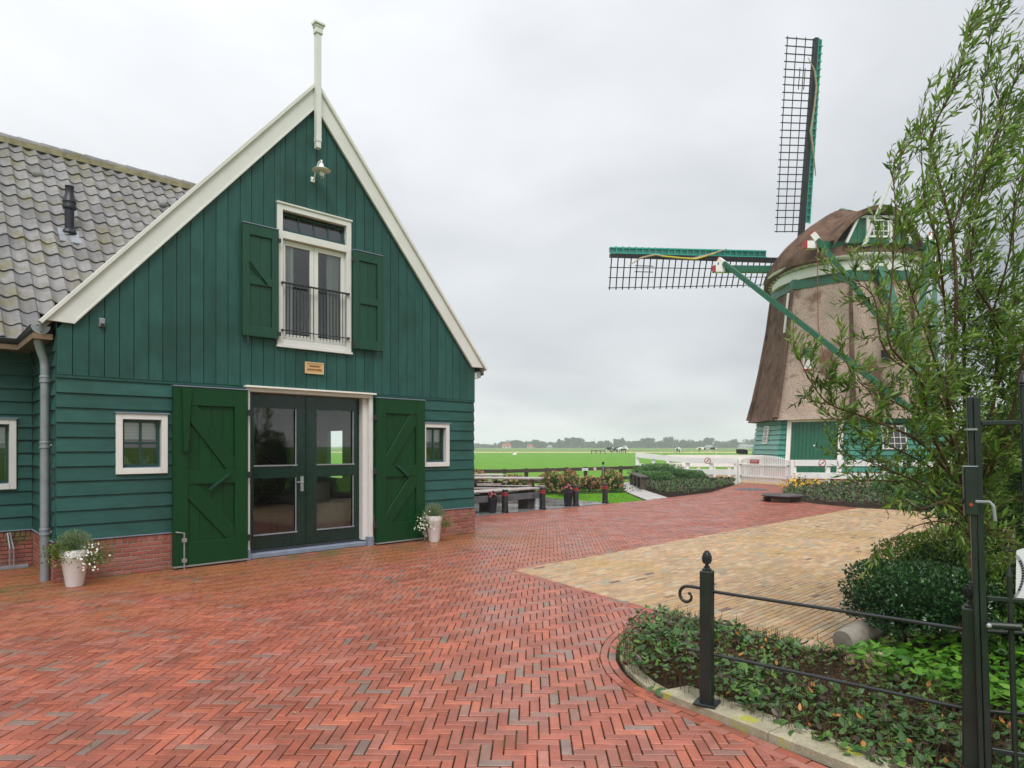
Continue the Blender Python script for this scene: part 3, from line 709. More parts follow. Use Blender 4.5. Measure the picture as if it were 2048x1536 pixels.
wall(RS, [(.1, 0), (DEP, 0), (DEP, 3.1), (.1, 3.1)], [(1.6, 2.2, .9, 2.1), (5, 5.8, .9, 2.1)], -.12, -.01, 'lap_green', 'side_wall')
wall(RF, [(.1, 0), (1.75, 0), (1.75, 3.1), (.1, 3.1)], [], -.14, -.035, 'inside', 'side_wall')
wall(WF, [(-5, 0), (0.0, 0), (0.0, 3.1), (-5, 3.1)], [(-.93, -.30, 1.17, 2.01)], -.16, -.035, 'inside', 'side_wall')
wall(Frame(P0 - NO * 7.5, U, NO), [(-5, 0), (0, 0), (0, 3.1), (-5, 3.1)], [(-2.5, -1.2, .9, 2.1)], -.16, -.035, 'lap_green', 'back_wall')
wall(Frame(P0 - U * 5 - NO * 1.75, -NO, -U), [(0, 0), (5.75, 0), (5.75, 3.1), (2.9, 6.0), (0, 3.1)], [], -.16, -.03, 'lap_green', 'side_wall')
build(MB().box(FF, .15, WD - .12, -.02, .035, -DEP, -.17), 'floor', 'inside_floor', barn); build(MB().box(FF, -4.95, .149, -.02, .034, -7.4, -1.93), 'floor', 'inside_floor', barn)
mb = MB(); mb.box(FF, .1, WD - .1, 2.66, 2.8, -DEP + .02, -.17); build(mb, 'ceiling', 'inside', barn)
mb = MB(); mb.box(Frame(P0 - NO * 3.6, U, NO), .1, 2.2, .035, 2.66, 0, .1); build(mb, 'inner_wall', 'inside', barn)

# vertical cladding boards of the gable
s = 0.0; items = []; k = 0
bw = []
while s < WD - .02:
    w = .174 + random.uniform(-.006, .006); e1 = min(s + w, WD)
    if WD - e1 < .05: e1 = WD
    t = random.random(); lo = 2.60 + random.uniform(-.002, .002)
    for r in rect_minus(s + .003, e1 - .003, lo, 7.4, [(2.875, 4.02, 3.33, 5.40)]):
        pl = [(r[0], r[2]), (r[1], r[2]), (r[1], r[3]), (r[0], r[3])]
        pl = clip(clip(pl, (0, inner_h(0) + .1), (SL, -1)), (WD, inner_h(WD) + .1), (-SL, -1))
        if len(pl) < 3: continue
        mb = MB(); mb.prism(FF, pl, -.02, .034 + random.uniform(-.0015, .0015), t, .005); build(mb, 'board', 'wall_green', barn)
    s = e1
mb = MB(); mb.box(FF, 0, WD, 2.565, 2.60, -.02, .028, .2); build(mb, 'drip_board', 'wall_green', barn)

# horizontal lap boards
def lap_rows(fr, s0, s1, h0, h1, holes, pitch=.187, parent=barn, mat='lap_green', name='lap_board'):
    nrow = round((h1 - h0) / pitch); pt = (h1 - h0) / nrow
    for k in range(nrow):
        a, b = h0 + k * pt, h0 + (k + 1) * pt; t = random.random()
        for r in rect_minus(s0, s1, a, b, holes):
            mb = MB(); yb = lambda h: .030 - .024 * (h - a) / pt
            c0, c1 = r[2], r[3] + (.012 if abs(r[3] - b) < 1e-6 else 0)
            V = [fr(r[0], c0, -.02), fr(r[1], c0, -.02), fr(r[1], c0, yb(c0) - .003), fr(r[0], c0, yb(c0) - .003), fr(r[1], c0 + .004, yb(c0)), fr(r[0], c0 + .004, yb(c0)),
                 fr(r[1], c1, yb(c1)), fr(r[0], c1, yb(c1)), fr(r[1], c1, -.02), fr(r[0], c1, -.02)]
            mb.add(V, [(0, 1, 2, 3), (3, 2, 4, 5), (5, 4, 6, 7), (7, 6, 8, 9), (1, 8, 6, 4, 2), (0, 3, 5, 7, 9)], t); build(mb, name, mat, parent)
lap_rows(FF, 0, 2.34, .515, 2.565, [(H_L[0] - .02, H_L[1] + .02, H_L[2] - .02, H_L[3] + .02)])
lap_rows(FF, 4.50, WD - .01, .515, 2.565, [(H_R[0] - .02, H_R[1] + .02, H_R[2] - .02, H_R[3] + .02)])
lap_rows(RF, 0.0, 1.74, .515, 3.07, [])
lap_rows(WF, -3.2, -.031, .515, 3.07, [(-.95, -.28, 1.15, 2.03)])
mb = MB(); mb.box(RF, 0, .034, 2.60, 3.3, -.01, .001); build(mb, 'corner_board', 'wall_green', barn)
# zinc strip on the plinth
mb = MB(); mb.box(FF, -.03, 2.34, .503, .516, -.02, .045); mb.box(FF, 4.5, WD + .02, .503, .516, -.02, .045)
mb.box(RF, -.045, 1.72, .504, .517, -.02, .045); mb.box(WF, -3.2, -.045, .505, .518, -.02, .045); build(mb, 'plinth_flashing', 'blue_grey', barn)
# brick plinth
for fr_, a_, b_, o_ in ((FF, -.012, 2.33, .022), (FF, 4.51, WD, .022), (RF, -.012, 1.75, .012), (WF, -3.2, -.02, .012)):
    build(MB().box(fr_, a_, b_, 0, .50, -.05, o_), 'plinth', 'mortar', barn)
items = []
def plinth(fr, s0, s1):
    t0 = .412; x = s0
    while x < s1 - .03:                                     # soldier course
        w = min(.052, s1 - x - .004)
        if w > .02:
            items.append((fr(x + w / 2, .455, 0), .09, (lambda fr=fr, x=x, w=w, t=random.random(): (lambda mb: mb.prism(fr, [(x, t0 + .004), (x + w, t0 + .004), (x + w, .502), (x, .502)], 0, .028 + rng.normal(0, .0012), t, .004)))()))
        x += .062
    for r in range(7):
        c0 = r * .0588 + .004; x = s0 - (0 if r % 2 else .093)
        while x < s1 - .02:
            a, b = max(x, s0), min(x + .177, s1 - .002)
            if b - a > .025:
                items.append((fr((a + b) / 2, c0 + .025, 0), .177, (lambda fr=fr, a=a, b=b, c0=c0, t=random.random(): (lambda mb: mb.prism(fr, [(a, c0), (b, c0), (b, c0 + .048), (a, c0 + .048)], 0, .028 + rng.normal(0, .0012), t, .004)))()))
            x += .187
plinth(FF, -.02, 2.33); plinth(FF, 4.51, WD + .01); plinth(RF, -.028, 1.72); plinth(WF, -3.2, -.03)
pieces(barn, 'brick', items, 300, 'brick', 'remaining_bricks')

# bargeboards and mouldings
def barge(side):
    sg = -1 if side == 'l' else 1; E_ = 3.575
    def pt(off, h): return (AP + sg * off, h)
    # outline: apex outer, down to the end, horizontal cut, back up the inner line
    ol = lambda off: 7.53 - SL * off; il = lambda off: 7.13 - SL * off
    end = E_; hc = ol(end) - .02
    off_in = (7.13 - (hc - .0)) / SL
    pl = [pt(0.0, ol(0)), pt(end, ol(end)), pt(end, hc), pt(off_in, hc - .01), pt(0.0, il(0))]
    mb = MB(); mb.prism(FF, pl, .055, .085, .5, .004, True); b = build(mb, 'bargeboard', 'cream', barn)
    mb = MB(); mb.prism(FF, [pt(0.0, ol(0) + .03), pt(end + .06, ol(end + .06) + .03), pt(end + .02, ol(end + .02) - .05), pt(0.0, ol(0) - .05)], .03, .125, .5, .006, True)
    build(mb, 'moulding', 'cream', b)
    mb = MB(); mb.prism(FF, [pt(0.0, il(0) + .035), pt(off_in - .02, il(off_in - .02) + .035), pt(off_in, il(off_in)), pt(0.0, il(0))], .085, .098, .5, .004); build(mb, 'moulding', 'cream', b)
barge('l'); barge('r')
mb = MB(); mb.prism(RS, [(-.0, 3.05), (DEP, 3.05), (DEP, 3.16), (0, 3.16)], -.02, .14, .5, 0, True); build(mb, 'eave_board', 'cream', barn)
# main roof (seen edge-on behind the bargeboards)
for sg in (-1, 1):
    mb = MB(); x0, x1 = AP, AP + sg * 3.60
    mb.prism(FF, [(x0, 7.49), (x1, 7.49 - SL * 3.60), (x1, 7.40 - SL * 3.60), (x0, 7.38)], -DEP - .2, .03, .4, 0, True); build(mb, 'roof', 'tile', barn)
# finial post
mb = MB(); mb.box(FF, AP - .042, AP + .042, 6.62, 8.28, .10, .184); pf = build(mb, 'finial_post', 'cream', barn)
for c0, c1, w in ((6.46, 6.56, .040), (6.56, 6.63, .046), (8.28, 8.37, .060), (8.37, 8.41, .068), (8.41, 8.45, .088)):
    mb = MB(); mb.prism(FF, [(AP - w, c0), (AP + w, c0), (AP + w, c1 - .001), (AP - w, c1 - .001)], max(.10, .142 - w), .142 + w, .5, .006, True); build(mb, 'moulding', 'cream', pf)
mb = MB(); mb.lathe(FF(AP, 8.45, .142), [(.11, 0), (.0, .04)], 4, .5); build(mb, 'cap', 'cream', pf)
for o in (pf,): pass

# windows -----------------------------------------------------------------
def trim(fr, s0, s1, h0, h1, w, b0, b1, mat='cream', name='window_frame', sill=True, parent=barn):
    mb = MB(); mb.prism(fr, [(s0, h0), (s0 + w, h0), (s0 + w, h1), (s0, h1)], b0, b1, .5, .004, True)
    mb.prism(fr, [(s1 - w, h0), (s1, h0), (s1, h1), (s1 - w, h1)], b0, b1, .5, .004, True)
    mb.prism(fr, [(s0 + w, h1 - w), (s1 - w, h1 - w), (s1 - w, h1), (s0 + w, h1)], b0, b1, .5, .004, True)
    mb.prism(fr, [(s0 + w, h0), (s1 - w, h0), (s1 - w, h0 + w), (s0 + w, h0 + w)], b0, b1 + .006, .5, .004, True)
    return build(mb, name, mat, parent)
def small_window(fr, s0, s1, h0, h1, label=None):
    f = trim(fr, s0, s1, h0, h1, .078, -.10, .055, name='window')
    mb = MB(); mb.box(fr, s0 - .015, s1 + .015, h1, h1 + .016, -.02, .075); build(mb, 'drip_cap', 'blue_grey', f)
    a0, a1, c0, c1 = s0 + .078, s1 - .078, h0 + .078, h1 - .078; w = .038
    sb = MB()
    for r in ((a0, a0 + w, c0, c1), (a1 - w, a1, c0, c1), (a0 + w, a1 - w, c0, c0 + w + .012), (a0 + w, a1 - w, c1 - w, c1)):
        sb.prism(fr, [(r[0], r[2]), (r[1], r[2]), (r[1], r[3]), (r[0], r[3])], -.085, -.035, .5, .004, True)
    build(sb, 'sash', mk('window sash green', (.012, .05, .045), .3, .45), f)
    mx, my = (a0 + a1) / 2, (c0 + c1) / 2 + .01
    for r in ((mx - .013, mx + .013, c0 + w, c1 - w), (a0 + w, mx - .013, my - .013, my + .013), (mx + .013, a1 - w, my - .013, my + .013)):
        gb = MB(); gb.prism(fr, [(r[0], r[2]), (r[1], r[2]), (r[1], r[3]), (r[0], r[3])], -.075, -.042, .5, .003, True); build(gb, 'glazing_bar', MATS['window sash green'], f)
    for x0, x1 in ((a0 + w, mx - .013), (mx + .013, a1 - w)):
        for y0, y1 in ((c0 + w, my - .013), (my + .013, c1 - w)):
            g = MB(); g.add([fr(x0, y0, -.062), fr(x1, y0, -.062), fr(x1, y1, -.062), fr(x0, y1, -.062)], [(0, 1, 2, 3)]); build(g, 'pane', GLASS, f)
    mb = MB(); mb.box(fr, a0, a1, c0 - .0, c0 + .012, -.035, .03); build(mb, 'sill', 'blue_grey', f)
    bl = MB(); n = 5
    for i in range(n): bl.box(fr, a0 + .02, a1 - .02, c1 - .04 - (i + 1) * .045, c1 - .042 - i * .045, -.135 - .004 * (i % 2), -.13, .5)
    build(bl, 'blind', 'curtain', f)
    mb = MB(); mb.box(fr, a0 - .15, a1 + .15, c0 - .04, c0 - .005, -.42, -.165); build(mb, 'inner_sill', 'cream', f)
    return f
small_window(FF, .645, 1.268, 1.332, 2.14); small_window(FF, 5.545, 6.165, 1.325, 2.13); small_window(WF, -1.0, -.215, 1.095, 2.09)

# upper window with french doors
uw = trim(FF, 2.812, 4.083, 3.272, 5.46, .088, -.02, .065, name='upper_window')
build(MB().box(FF, 2.80, 4.095, 5.461, 5.485, -.02, .085), 'drip_cap', 'cream', uw); build(MB().box(FF, 2.80, 4.095, 3.24, 3.271, .0, .09), 'sill', 'cream', uw)
mb = MB(); mb.prism(FF, [(2.90, 4.93), (3.995, 4.93), (3.995, 5.045), (2.90, 5.045)], -.06, .070, .5, .005, True); build(mb, 'transom', 'cream', uw)
mb = MB()                                                # green hopper frame with four panes
HOP = Frame(FF(0, 5.055, .0), U, NO * .97 + Z * .20, Z * .97 - NO * .20)
for r in ((2.905, 2.945, 0, .31), (3.955, 3.992, 0, .31), (2.945, 3.955, 0, .042), (2.945, 3.955, .27, .31)):
    mb.prism(HOP, [(r[0], r[2]), (r[1], r[2]), (r[1], r[3]), (r[0], r[3])], -.02, .02, .5, .003, True)
hp = build(mb, 'top_light', MATS['window sash green'], uw)
xs = [2.945 + (3.955 - 2.945) * i / 4 for i in range(5)]
mb = MB(); mb.prism(FF, [(2.9, 5.05), (3.995, 5.05), (3.995, 5.385), (2.9, 5.385)], -.16, -.14, .5, 0, True); build(mb, 'back_panel', mk('dark recess wood', (.03, .045, .05), .6), uw)
for i in range(4):
    g = MB(); g.add([HOP(xs[i], .042, 0), HOP(xs[i + 1], .042, 0), HOP(xs[i + 1], .27, 0), HOP(xs[i], .27, 0)], [(0, 1, 2, 3)]); build(g, 'pane', GLASS_UP, uw)
    if i: 
        g = MB(); g.box(HOP, xs[i] - .012, xs[i] + .012, .042, .27, -.012, .016); build(g, 'glazing_bar', MATS['window sash green'], uw)
for a, b in ((2.90, 3.445), (3.45, 3.995)):
    mb = MB(); w = .07
    for r in ((a, a + w, 3.36, 4.925), (b - w, b, 3.36, 4.925), (a + w, b - w, 3.36, 3.46), (a + w, b - w, 4.845, 4.925)):
        mb.prism(FF, [(r[0], r[2]), (r[1], r[2]), (r[1], r[3]), (r[0], r[3])], -.05, .0, .5, .005, True)
    build(mb, 'french_door', 'cream', uw)
    g = MB(); g.add([FF(a + w, 3.46, -.028), FF(b - w, 3.46, -.028), FF(b - w, 4.845, -.028), FF(a + w, 4.845, -.028)], [(0, 1, 2, 3)]); build(g, 'pane', GLASS_UP, uw)
for a, b in ((2.92, 3.16), (3.72, 3.99)):                   # curtains hang behind
    mb = MB(); n = 26; V = []; 
    for i in range(n + 1):
        x = a + (b - a) * i / n; o = -.11 + .025 * math.sin(i * 1.9) + .01 * math.sin(i * 4.1)
        V += [FF(x, 3.3, o), FF(x, 4.9, o * 1.0)]
    mb.add(V, [(2 * i, 2 * i + 2, 2 * i + 3, 2 * i + 1) for i in range(n)]); o = build(mb, 'curtain', 'curtain', uw); smooth(o, 80)
mb = MB(); mb.box(FF, 2.0, 4.9, 2.82, 2.85, -3, -.17); build(mb, 'upper_floor', 'inside_floor', barn)
# balcony rail
mb = MB(); mb.bar(FF(2.90, 4.235, .09), FF(4.0, 4.235, .09), .028, .026); rl = build(mb, 'balcony_rail', 'iron', uw)
mb = MB(); mb.bar(FF(2.90, 3.50, .09), FF(4.0, 3.50, .09), .02, .014); 
for s_ in (2.885, 4.015):
    for h_ in (4.235, 3.50): mb.box(FF, s_ - .016, s_ + .016, h_ - .016, h_ + .016, .06, .105)
build(mb, 'lower_rail', 'iron', uw)
for i in range(19):
    x = 2.935 + (3.965 - 2.935) * i / 18
    if i in (9,): continue
    mb = MB(); mb.bar(FF(x, 3.41, .09), FF(x, 4.224, .09), .010, .010); build(mb, 'baluster', 'iron', uw)

# shutters
def shutter(a, b, c0, c1, edge, handle):
    r_ = build(MB().box(FF, a + .01, b - .01, c0 + .01, c1 - .01, .075, .088), 'shutter', 'shutter_green', barn)
    sw, rw, mid = .105, .16, (c0 + c1) / 2 + .0
    for x0, x1, y0, y1 in ((a, a + sw, c0, c1), (b - sw, b, c0, c1), (a + sw, b - sw, c0, c0 + rw), (a + sw, b - sw, c1 - rw, c1), (a + sw, b - sw, mid - .06, mid + .06)):
        build(MB().prism(FF, [(x0, y0), (x1, y0), (x1, y1), (x0, y1)], .075, .128, .5, .005, True), 'frame_rail', 'shutter_green', r_)
    mx = (a + b) / 2
    for y0, y1 in ((c0 + rw, mid - .06), (mid + .06, c1 - rw)):
        for x0, x1 in ((a + sw, mx), (mx, b - sw)):
            build(MB().prism(FF, [(x0, y0), (x1 - .002, y0), (x1 - .002, y1), (x0, y1)], .088, .098, random.random(), .003), 'panel_board', 'shutter_green', r_)
    build(MB().box(FF, a - .004, b + .004, c1, c1 + .012, .07, .14), 'top_flashing', 'blue_grey', r_)
    if handle:
        build(MB().bar(FF(a + .10, mid + .27, .15), FF(a + .36, mid - .02, .15), .035, .028), 'locking_bar', 'shutter_green', r_)
    for y in (c0 + .08, c1 - .16):
        x = b if edge == 'r' else a
        build(MB().box(FF, x - .02, x + .03, y - .03, y + .03, .10, .14), 'hinge', 'iron', r_)
    x = a + .08 if edge == 'r' else b - .1
    build(MB().tube([FF(x, c0 - .005, .11), FF(x, c0 - .05, .12), FF(x, c0 - .11, .13)], .012, 6), 'stay', 'iron', r_)
shutter(2.262, 2.808, 3.345, 5.015, 'r', True); shutter(4.095, 4.655, 3.34, 4.985, 'l', False)

# big plank doors
def barn_door(a, b, c0, c1, flip):
    r_ = build(MB().box(FF, a + .004, b - .004, c0 + .004, c1 - .004, .055, .075), 'barn_door', 'door_green', barn)
    sw, tw, bw_, mid = .19, .26, .26, (c0 + c1) / 2 - .02; y0, y1 = c0 + bw_ + .06, c1 - tw
    m0, m1 = mid - .10, mid + .10
    for x0, x1, p, q in ((a, a + sw, c0, c1), (b - sw, b, c0, c1), (a + sw, b - sw, c0, y0), (a + sw, b - sw, y1, c1), (a + sw, b - sw, m0, m1)):
        build(MB().prism(FF, [(x0, p), (x1, p), (x1, q), (x0, q)], .055, .128, .6, .004, True), 'frame_rail', 'door_green', r_)
    ia, ib = a + sw, b - sw; n = 4
    for p, q in ((y0, m0), (m1, y1)):
        for i in range(n):
            x0 = ia + (ib - ia) * i / n; x1 = ia + (ib - ia) * (i + 1) / n
            build(MB().prism(FF, [(x0 + .001, p), (x1 - .001, p), (x1 - .001, q), (x0 + .001, q)], .075, .088, random.random(), .003), 'plank', 'door_green', r_)
        # diagonal brace
        w = .13
        if not flip: pl = [(ia, q), (ia, q - w * 1.5), (ib - w * .9, p), (ib, p), (ib, p + w * .9 + .05), (ia + w * 1.0, q)]
        else: pl = [(ib, q), (ib, q - w * 1.5), (ia + w * .9, p), (ia, p), (ia, p + w * .9 + .05), (ib - w * 1.0, q)]
        build(MB().prism(FF, pl, .088, .120, .4, .004), 'brace', 'door_green', r_)
    build(MB().box(FF, a - .004, b + .004, c0 - .022, c0, .05, .14), 'bottom_strip', 'steel', r_)
    build(MB().box(FF, a - .004, b + .004, c1, c1 + .014, .05, .14), 'top_flashing', 'blue_grey', r_)
    hx = (a + b) / 2 + (.12 if not flip else -.02); hy = mid - .02
    p, q = ((hx + .12, hy + .06), (hx - .17, hy - .16)) if not flip else ((hx - .10, hy + .12), (hx + .15, hy - .08))
    hb = build(MB().bar(FF(p[0], p[1], .15), FF(q[0], q[1], .15), .038, .03), 'locking_bar', 'shutter_green', r_)
    bx = a + .13 if not flip else b - .03
    build(MB().tube([FF(bx, .0, .155), FF(bx, .50 if not flip else .42, .155), FF(bx + (-.11 if not flip else -.05), .52 if not flip else .43, .155)], .011, 6), 'bolt', 'steel', r_)
    for y in (.12, .40): build(MB().box(FF, bx - .03, bx + .03, y - .025, y + .025, .127, .17), 'bolt_bracket', 'steel', r_)
    for y in (.35, 1.28, 2.2):
        x = b if not flip else a
        build(MB().box(FF, x - .015 if not flip else x - .05, x + .045 if not flip else x + .01, y - .045, y + .045, .10, .145), 'hinge', 'iron', r_)
    return r_
bd = barn_door(1.318, 2.338, .045, 2.535, False); barn_door(4.53, 5.545, .045, 2.535, True)
build(MB().prism(FF, [(1.44, 1.62), (1.50, 1.62), (1.545, 2.50), (1.42, 2.50)], .130, .175, .4, .006, True), 'prop_bar', 'door_green', bd)

# glazed double doors in their frame
df = MB()
for r in ((2.338, 2.395, .0, 2.585), (4.43, 4.50, .0, 2.585), (2.395, 4.43, 2.525, 2.585)):
    df.prism(FF, [(r[0], r[2]), (r[1], r[2]), (r[1], r[3]), (r[0], r[3])], -.16, .062, .5, .005, True)
dfo = build(df, 'door_frame', 'cream', barn)
build(MB().box(FF, 2.31, 4.53, 2.586, 2.612, -.02, .13), 'lintel_board', 'white', dfo)
build(MB().box(FF, 4.345, 4.428, .10, 2.524, -.158, -.02), 'jamb', 'cream', dfo)
build(MB().box(FF, 4.40, 4.505, .0, .155, -.02, .07), 'jamb_base', 'blue_grey', dfo)
build(MB().box(FF, 2.333, 2.40, .0, .155, -.02, .07), 'jamb_base', 'blue_grey', dfo)
build(MB().prism(FF, [(2.40, 0), (4.40, 0), (4.40, .075), (2.40, .075)], -.16, .02, .5, .01), 'threshold', 'blue_grey', dfo)
build(MB().box(FF, 2.40, 4.343, .076, .115, -.16, -.10), 'door_sill', 'zinc_dark', dfo)
for a, b, pa, pb in ((2.398, 3.372, 2.525, 3.200), (3.376, 4.342, 3.560, 4.225)):
    mb = MB(); c0, c1 = .118, 2.52; ys = (.33, 1.205, 1.395, 2.30)
    for r in ((a, pa, c0, c1), (pb, b, c0, c1), (pa, pb, c0, ys[0]), (pa, pb, ys[1], ys[2]), (pa, pb, ys[3], c1)):
        mb.prism(FF, [(r[0], r[2]), (r[1], r[2]), (r[1], r[3]), (r[0], r[3])], -.185, -.13, .5, .003, True)
    gd = build(mb, 'glass_door', 'dark_green', barn)
    for y0, y1 in ((ys[0], ys[1]), (ys[2], ys[3])):
        build(MB().add([FF(pa, y0, -.155), FF(pb, y0, -.155), FF(pb, y1, -.155), FF(pa, y1, -.155)], [(0, 1, 2, 3)]), 'pane', GLASS, gd)
        build(MB().prism(FF, [(pa - .01, y0 - .006), (pb + .02, y0 - .006), (pb + .02, y0 + .016), (pa - .01, y0 + .016)], -.13, -.112, .5, .003), 'glazing_sill', 'zinc', gd)
        build(MB().box(FF, pb - .014, pb + .004, y0 + .016, y1, -.129, -.122), 'glazing_bead', 'zinc', gd)
gdh = build(MB().box(FF, 3.275, 3.325, .98, 1.22, -.13, -.118), 'door_handle', 'steel', barn)
build(MB().tube([FF(3.30, 1.13, -.12), FF(3.30, 1.13, -.07), FF(3.19, 1.13, -.068)], .011, 8), 'lever', 'steel', gdh)
build(MB().box(FF, 3.368, 3.388, .12, 2.51, -.129, -.112), 'cover_strip', 'dark_green', barn)

# wing roof ---------------------------------------------------------------
RO = FF(0, 3.19, -1.43); ang = math.atan2(7.40 - 3.19, 5.5 - 1.43); RL = math.hypot(7.40 - 3.19, 5.5 - 1.43)
ry = -NO * math.cos(ang) + Z * math.sin(ang); rn = NO * math.sin(ang) + Z * math.cos(ang)
RFm = Frame(RO, U, rn, ry)                   # along eave, up the slope, out of the roof
def roof_lim(v):                             # s where this roof meets the barn roof at slope distance v
    return AP - (7.46 - (3.19 + v * math.sin(ang))) / SL
roofp = build(MB().prism(RFm, [(-5.2, 0.02), (roof_lim(0) + .1, .02), (roof_lim(RL) + .1, RL), (-5.2, RL)], -.12, -.05, .5, 0, True), 'wing_roof', 'old_wood', barn)
bs = Frame(FF(0, 3.19, -9.57), U, -NO * math.sin(ang) + Z * math.cos(ang), NO * math.cos(ang) + Z * math.sin(ang))
build(MB().prism(bs, [(-5.2, 0), (3.0, 0), (3.0, RL), (-5.2, RL)], -.1, .0, .5, 0, True), 'wing_roof', 'tile', barn)
TW, TL = .213, .328; items = []
prof = [(-.5, .000), (-.42, .004), (-.30, -.012), (-.15, -.022), (0.0, -.014), (.15, .010), (.30, .030), (.42, .032), (.50, .016), (.56, .004)]
nr = int(RL / TL) + 1
def tile_fn(s0, v0, v1, t, jit):
    def fn(mb):
        V = []; n = len(prof)
        for v, dz in ((v0, .030 + jit), (v1, .0 + jit)):
            for x, z in prof: V.append(RFm(s0 + x * TW * 1.0, v, z + dz))
        for x, z in prof: V.append(RFm(s0 + x * TW, v0 + .002, z + .012 + jit))
        F = [(i, i + 1, n + i + 1, n + i) for i in range(n - 1)] + [(2 * n + i, 2 * n + i + 1, i + 1, i) for i in range(n - 1)]
        F += [(2 * n, 0, n, n), (n - 1, 3 * n - 1, 2 * n - 1, 2 * n - 1)]
        F = F[:-2]
        mb.add(V, F, t)
    return fn
for r in range(nr):
    v0 = -.03 + r * RL / nr; v1 = min(v0 + TL * 1.25, RL)
    for c in range(-26, 17):
        s0 = c * TW - .05
        if s0 > roof_lim(v0) + .12: continue
        items.append((RFm(s0, v0 + .15, 0), .3, tile_fn(s0, v0, v1, random.random(), rng.normal(0, .0025))))
pieces(roofp, 'roof_tile', items, 300, 'tile', 'remaining_roof_tiles', True)
items = []
x = -3.4
while x < roof_lim(RL) + .2:                 # half round ridge tiles
    def fn(mb, x=x, t=random.random()):
        n = 8; V = []
        for q, rr in ((x, .135), (x + .385, .120)):
            for k in range(n + 1):
                a = math.pi * k / n; V.append(FF(q, 7.42 + rr * math.sin(a) * .9, -5.5 + rr * math.cos(a)))
        for k in range(n + 1):
            a = math.pi * k / n; V.append(FF(x, 7.42 + .115 * math.sin(a) * .9, -5.5 + .115 * math.cos(a)))
        mb.add(V, [(k, n + 1 + k, n + 2 + k, k + 1) for k in range(n)] + [(k, k + 1, 2 * n + 3 + k, 2 * n + 2 + k) for k in range(n)], t)
    items.append((FF(x + .19, 7.45, -5.5), .35, fn)); x += .36
pieces(roofp, 'ridge_tile', items, 300, 'tile', None, True)
build(MB().box(FF, -3.4, roof_lim(RL) + .1, 7.33, 7.44, -5.62, -5.37), 'ridge_mortar', mk('lichen mortar', (.26, .23, .14), .9, .2, (.3, 8), (.6, 20, .01)), roofp)
# vent cowls and flue
for s_, v_ in ((-.05 + TW * 2, 0), ):
    pass
def on_roof(px, py):                         # hit the roof plane along the pixel's ray
    d = np.array([(px - 1024) / 1300, 1, -(py - 893) / 1300]); o = np.array([0, 0, EYE]); t = ((RO - o) @ rn) / (d @ rn); return o + d * t
for px, py in ((75, 352), (326, 412)):
    p = on_roof(px, py); mb = MB(); mb.blob(p + rn * .02, (.09, .09, .075), 10, 6); o = build(mb, 'roof_vent', 'tile', barn); smooth(o, 60)
fb = on_roof(139, 468)
fl = thing('flue_pipe', 'black plastic flue pipe rising from the grey tiled roof', 'flue pipe', tuple(fb))
build(MB().blob(fb + Z * .02, (.11, .11, .09), 12, 6), 'base', 'black_plastic', fl)
build(MB().prism(Frame(fb, U, rn, ry), [(-.17, -.3), (.17, -.3), (.17, .1), (-.17, .1)], -.02, .034, .5, .01), 'lead_flashing', 'zinc', fl)
smooth(build(MB().lathe(fb, [(.070, -.05), (.070, .42), (.100, .43), (.105, .47), (.096, .49), (.096, .53), (.104, .55), (.082, .63), (.062, .70), (.064, .80), (.070, .81), (.070, .82), (.0, .825)], 18), 'pipe', 'black_plastic', fl), 35)

# gutters, downspout
def gutter(p, q, r=.075, name='gutter'):
    p, q = np.array(p), np.array(q); d = (q - p) / np.linalg.norm(q - p); s_ = np.cross(d, Z); V = []; n = 10
    for e_ in (p, q):
        for k in range(n + 1):
            a = math.pi + math.pi * k / n; V.append(e_ + s_ * r * math.cos(a) + Z * r * math.sin(a))
    for e_ in (p, q):
        for k in range(n + 1):
            a = math.pi + math.pi * k / n; V.append(e_ + s_ * (r - .006) * math.cos(a) + Z * (r - .006) * math.sin(a))
    m = n + 1; F = [(k, k + 1, m + k + 1, m + k) for k in range(n)] + [(2 * m + k, 3 * m + k, 3 * m + k + 1, 2 * m + k + 1) for k in range(n)]
    mb = MB(); mb.add(V, F); mb.tube([p - s_ * r + Z * .003, q - s_ * r + Z * .003], .009, 6); mb.tube([p + s_ * r + Z * .003, q + s_ * r + Z * .003], .009, 6)
    return mb
gp = [FF(-5.2, 3.17, -1.40), FF(-.155, 3.17, -1.40), FF(-.155, 3.19, -.02)]
smooth(build(gutter(gp[0], gp[1]), 'gutter', 'zinc_dark', barn), 50)
g2 = build(gutter(gp[1] + np.array([0, 0, .0]), gp[2], .098), 'gutter', 'zinc_dark', barn); smooth(g2, 50)
ce = MB(); V = [gp[2] + U * .1 * math.cos(math.pi + math.pi * k / 12) + Z * .1 * math.sin(math.pi + math.pi * k / 12) for k in range(13)]
ce.add(V + [v + NO * .012 for v in V], [tuple(range(13, 26))] + [(k, k + 1, 14 + k, 13 + k) for k in range(12)]); build(ce, 'end_cap', 'zinc', g2)
mb = MB()
for i in range(8): mb.tube([FF(-.155, 3.17, -.2 - i * .15) + U * .104 * math.cos(a) + Z * .104 * math.sin(a) for a in np.linspace(math.pi, 2 * math.pi, 9)], .004, 4)
mb = MB(); mb.box(FF, -5.2, -.06, 3.03, 3.10, -1.72, -1.36); mb.box(FF, -.235, -.032, 3.03, 3.10, -1.355, -.01); build(mb, 'soffit', 'eave_wood', barn)
ds = thing('downspout', 'grey zinc downspout on the left corner of the barn', 'downspout', tuple(FF(-.085, 0, -.22)))
smooth(build(MB().tube([FF(-.155, 3.10, -.16), FF(-.155, 3.00, -.16), FF(-.13, 2.90, -.18), FF(-.095, 2.80, -.21), FF(-.085, 2.72, -.22), FF(-.085, .0, -.22)], [.055, .052, .05, .05, .05, .052], 16), 'pipe', 'zinc', ds), 40)
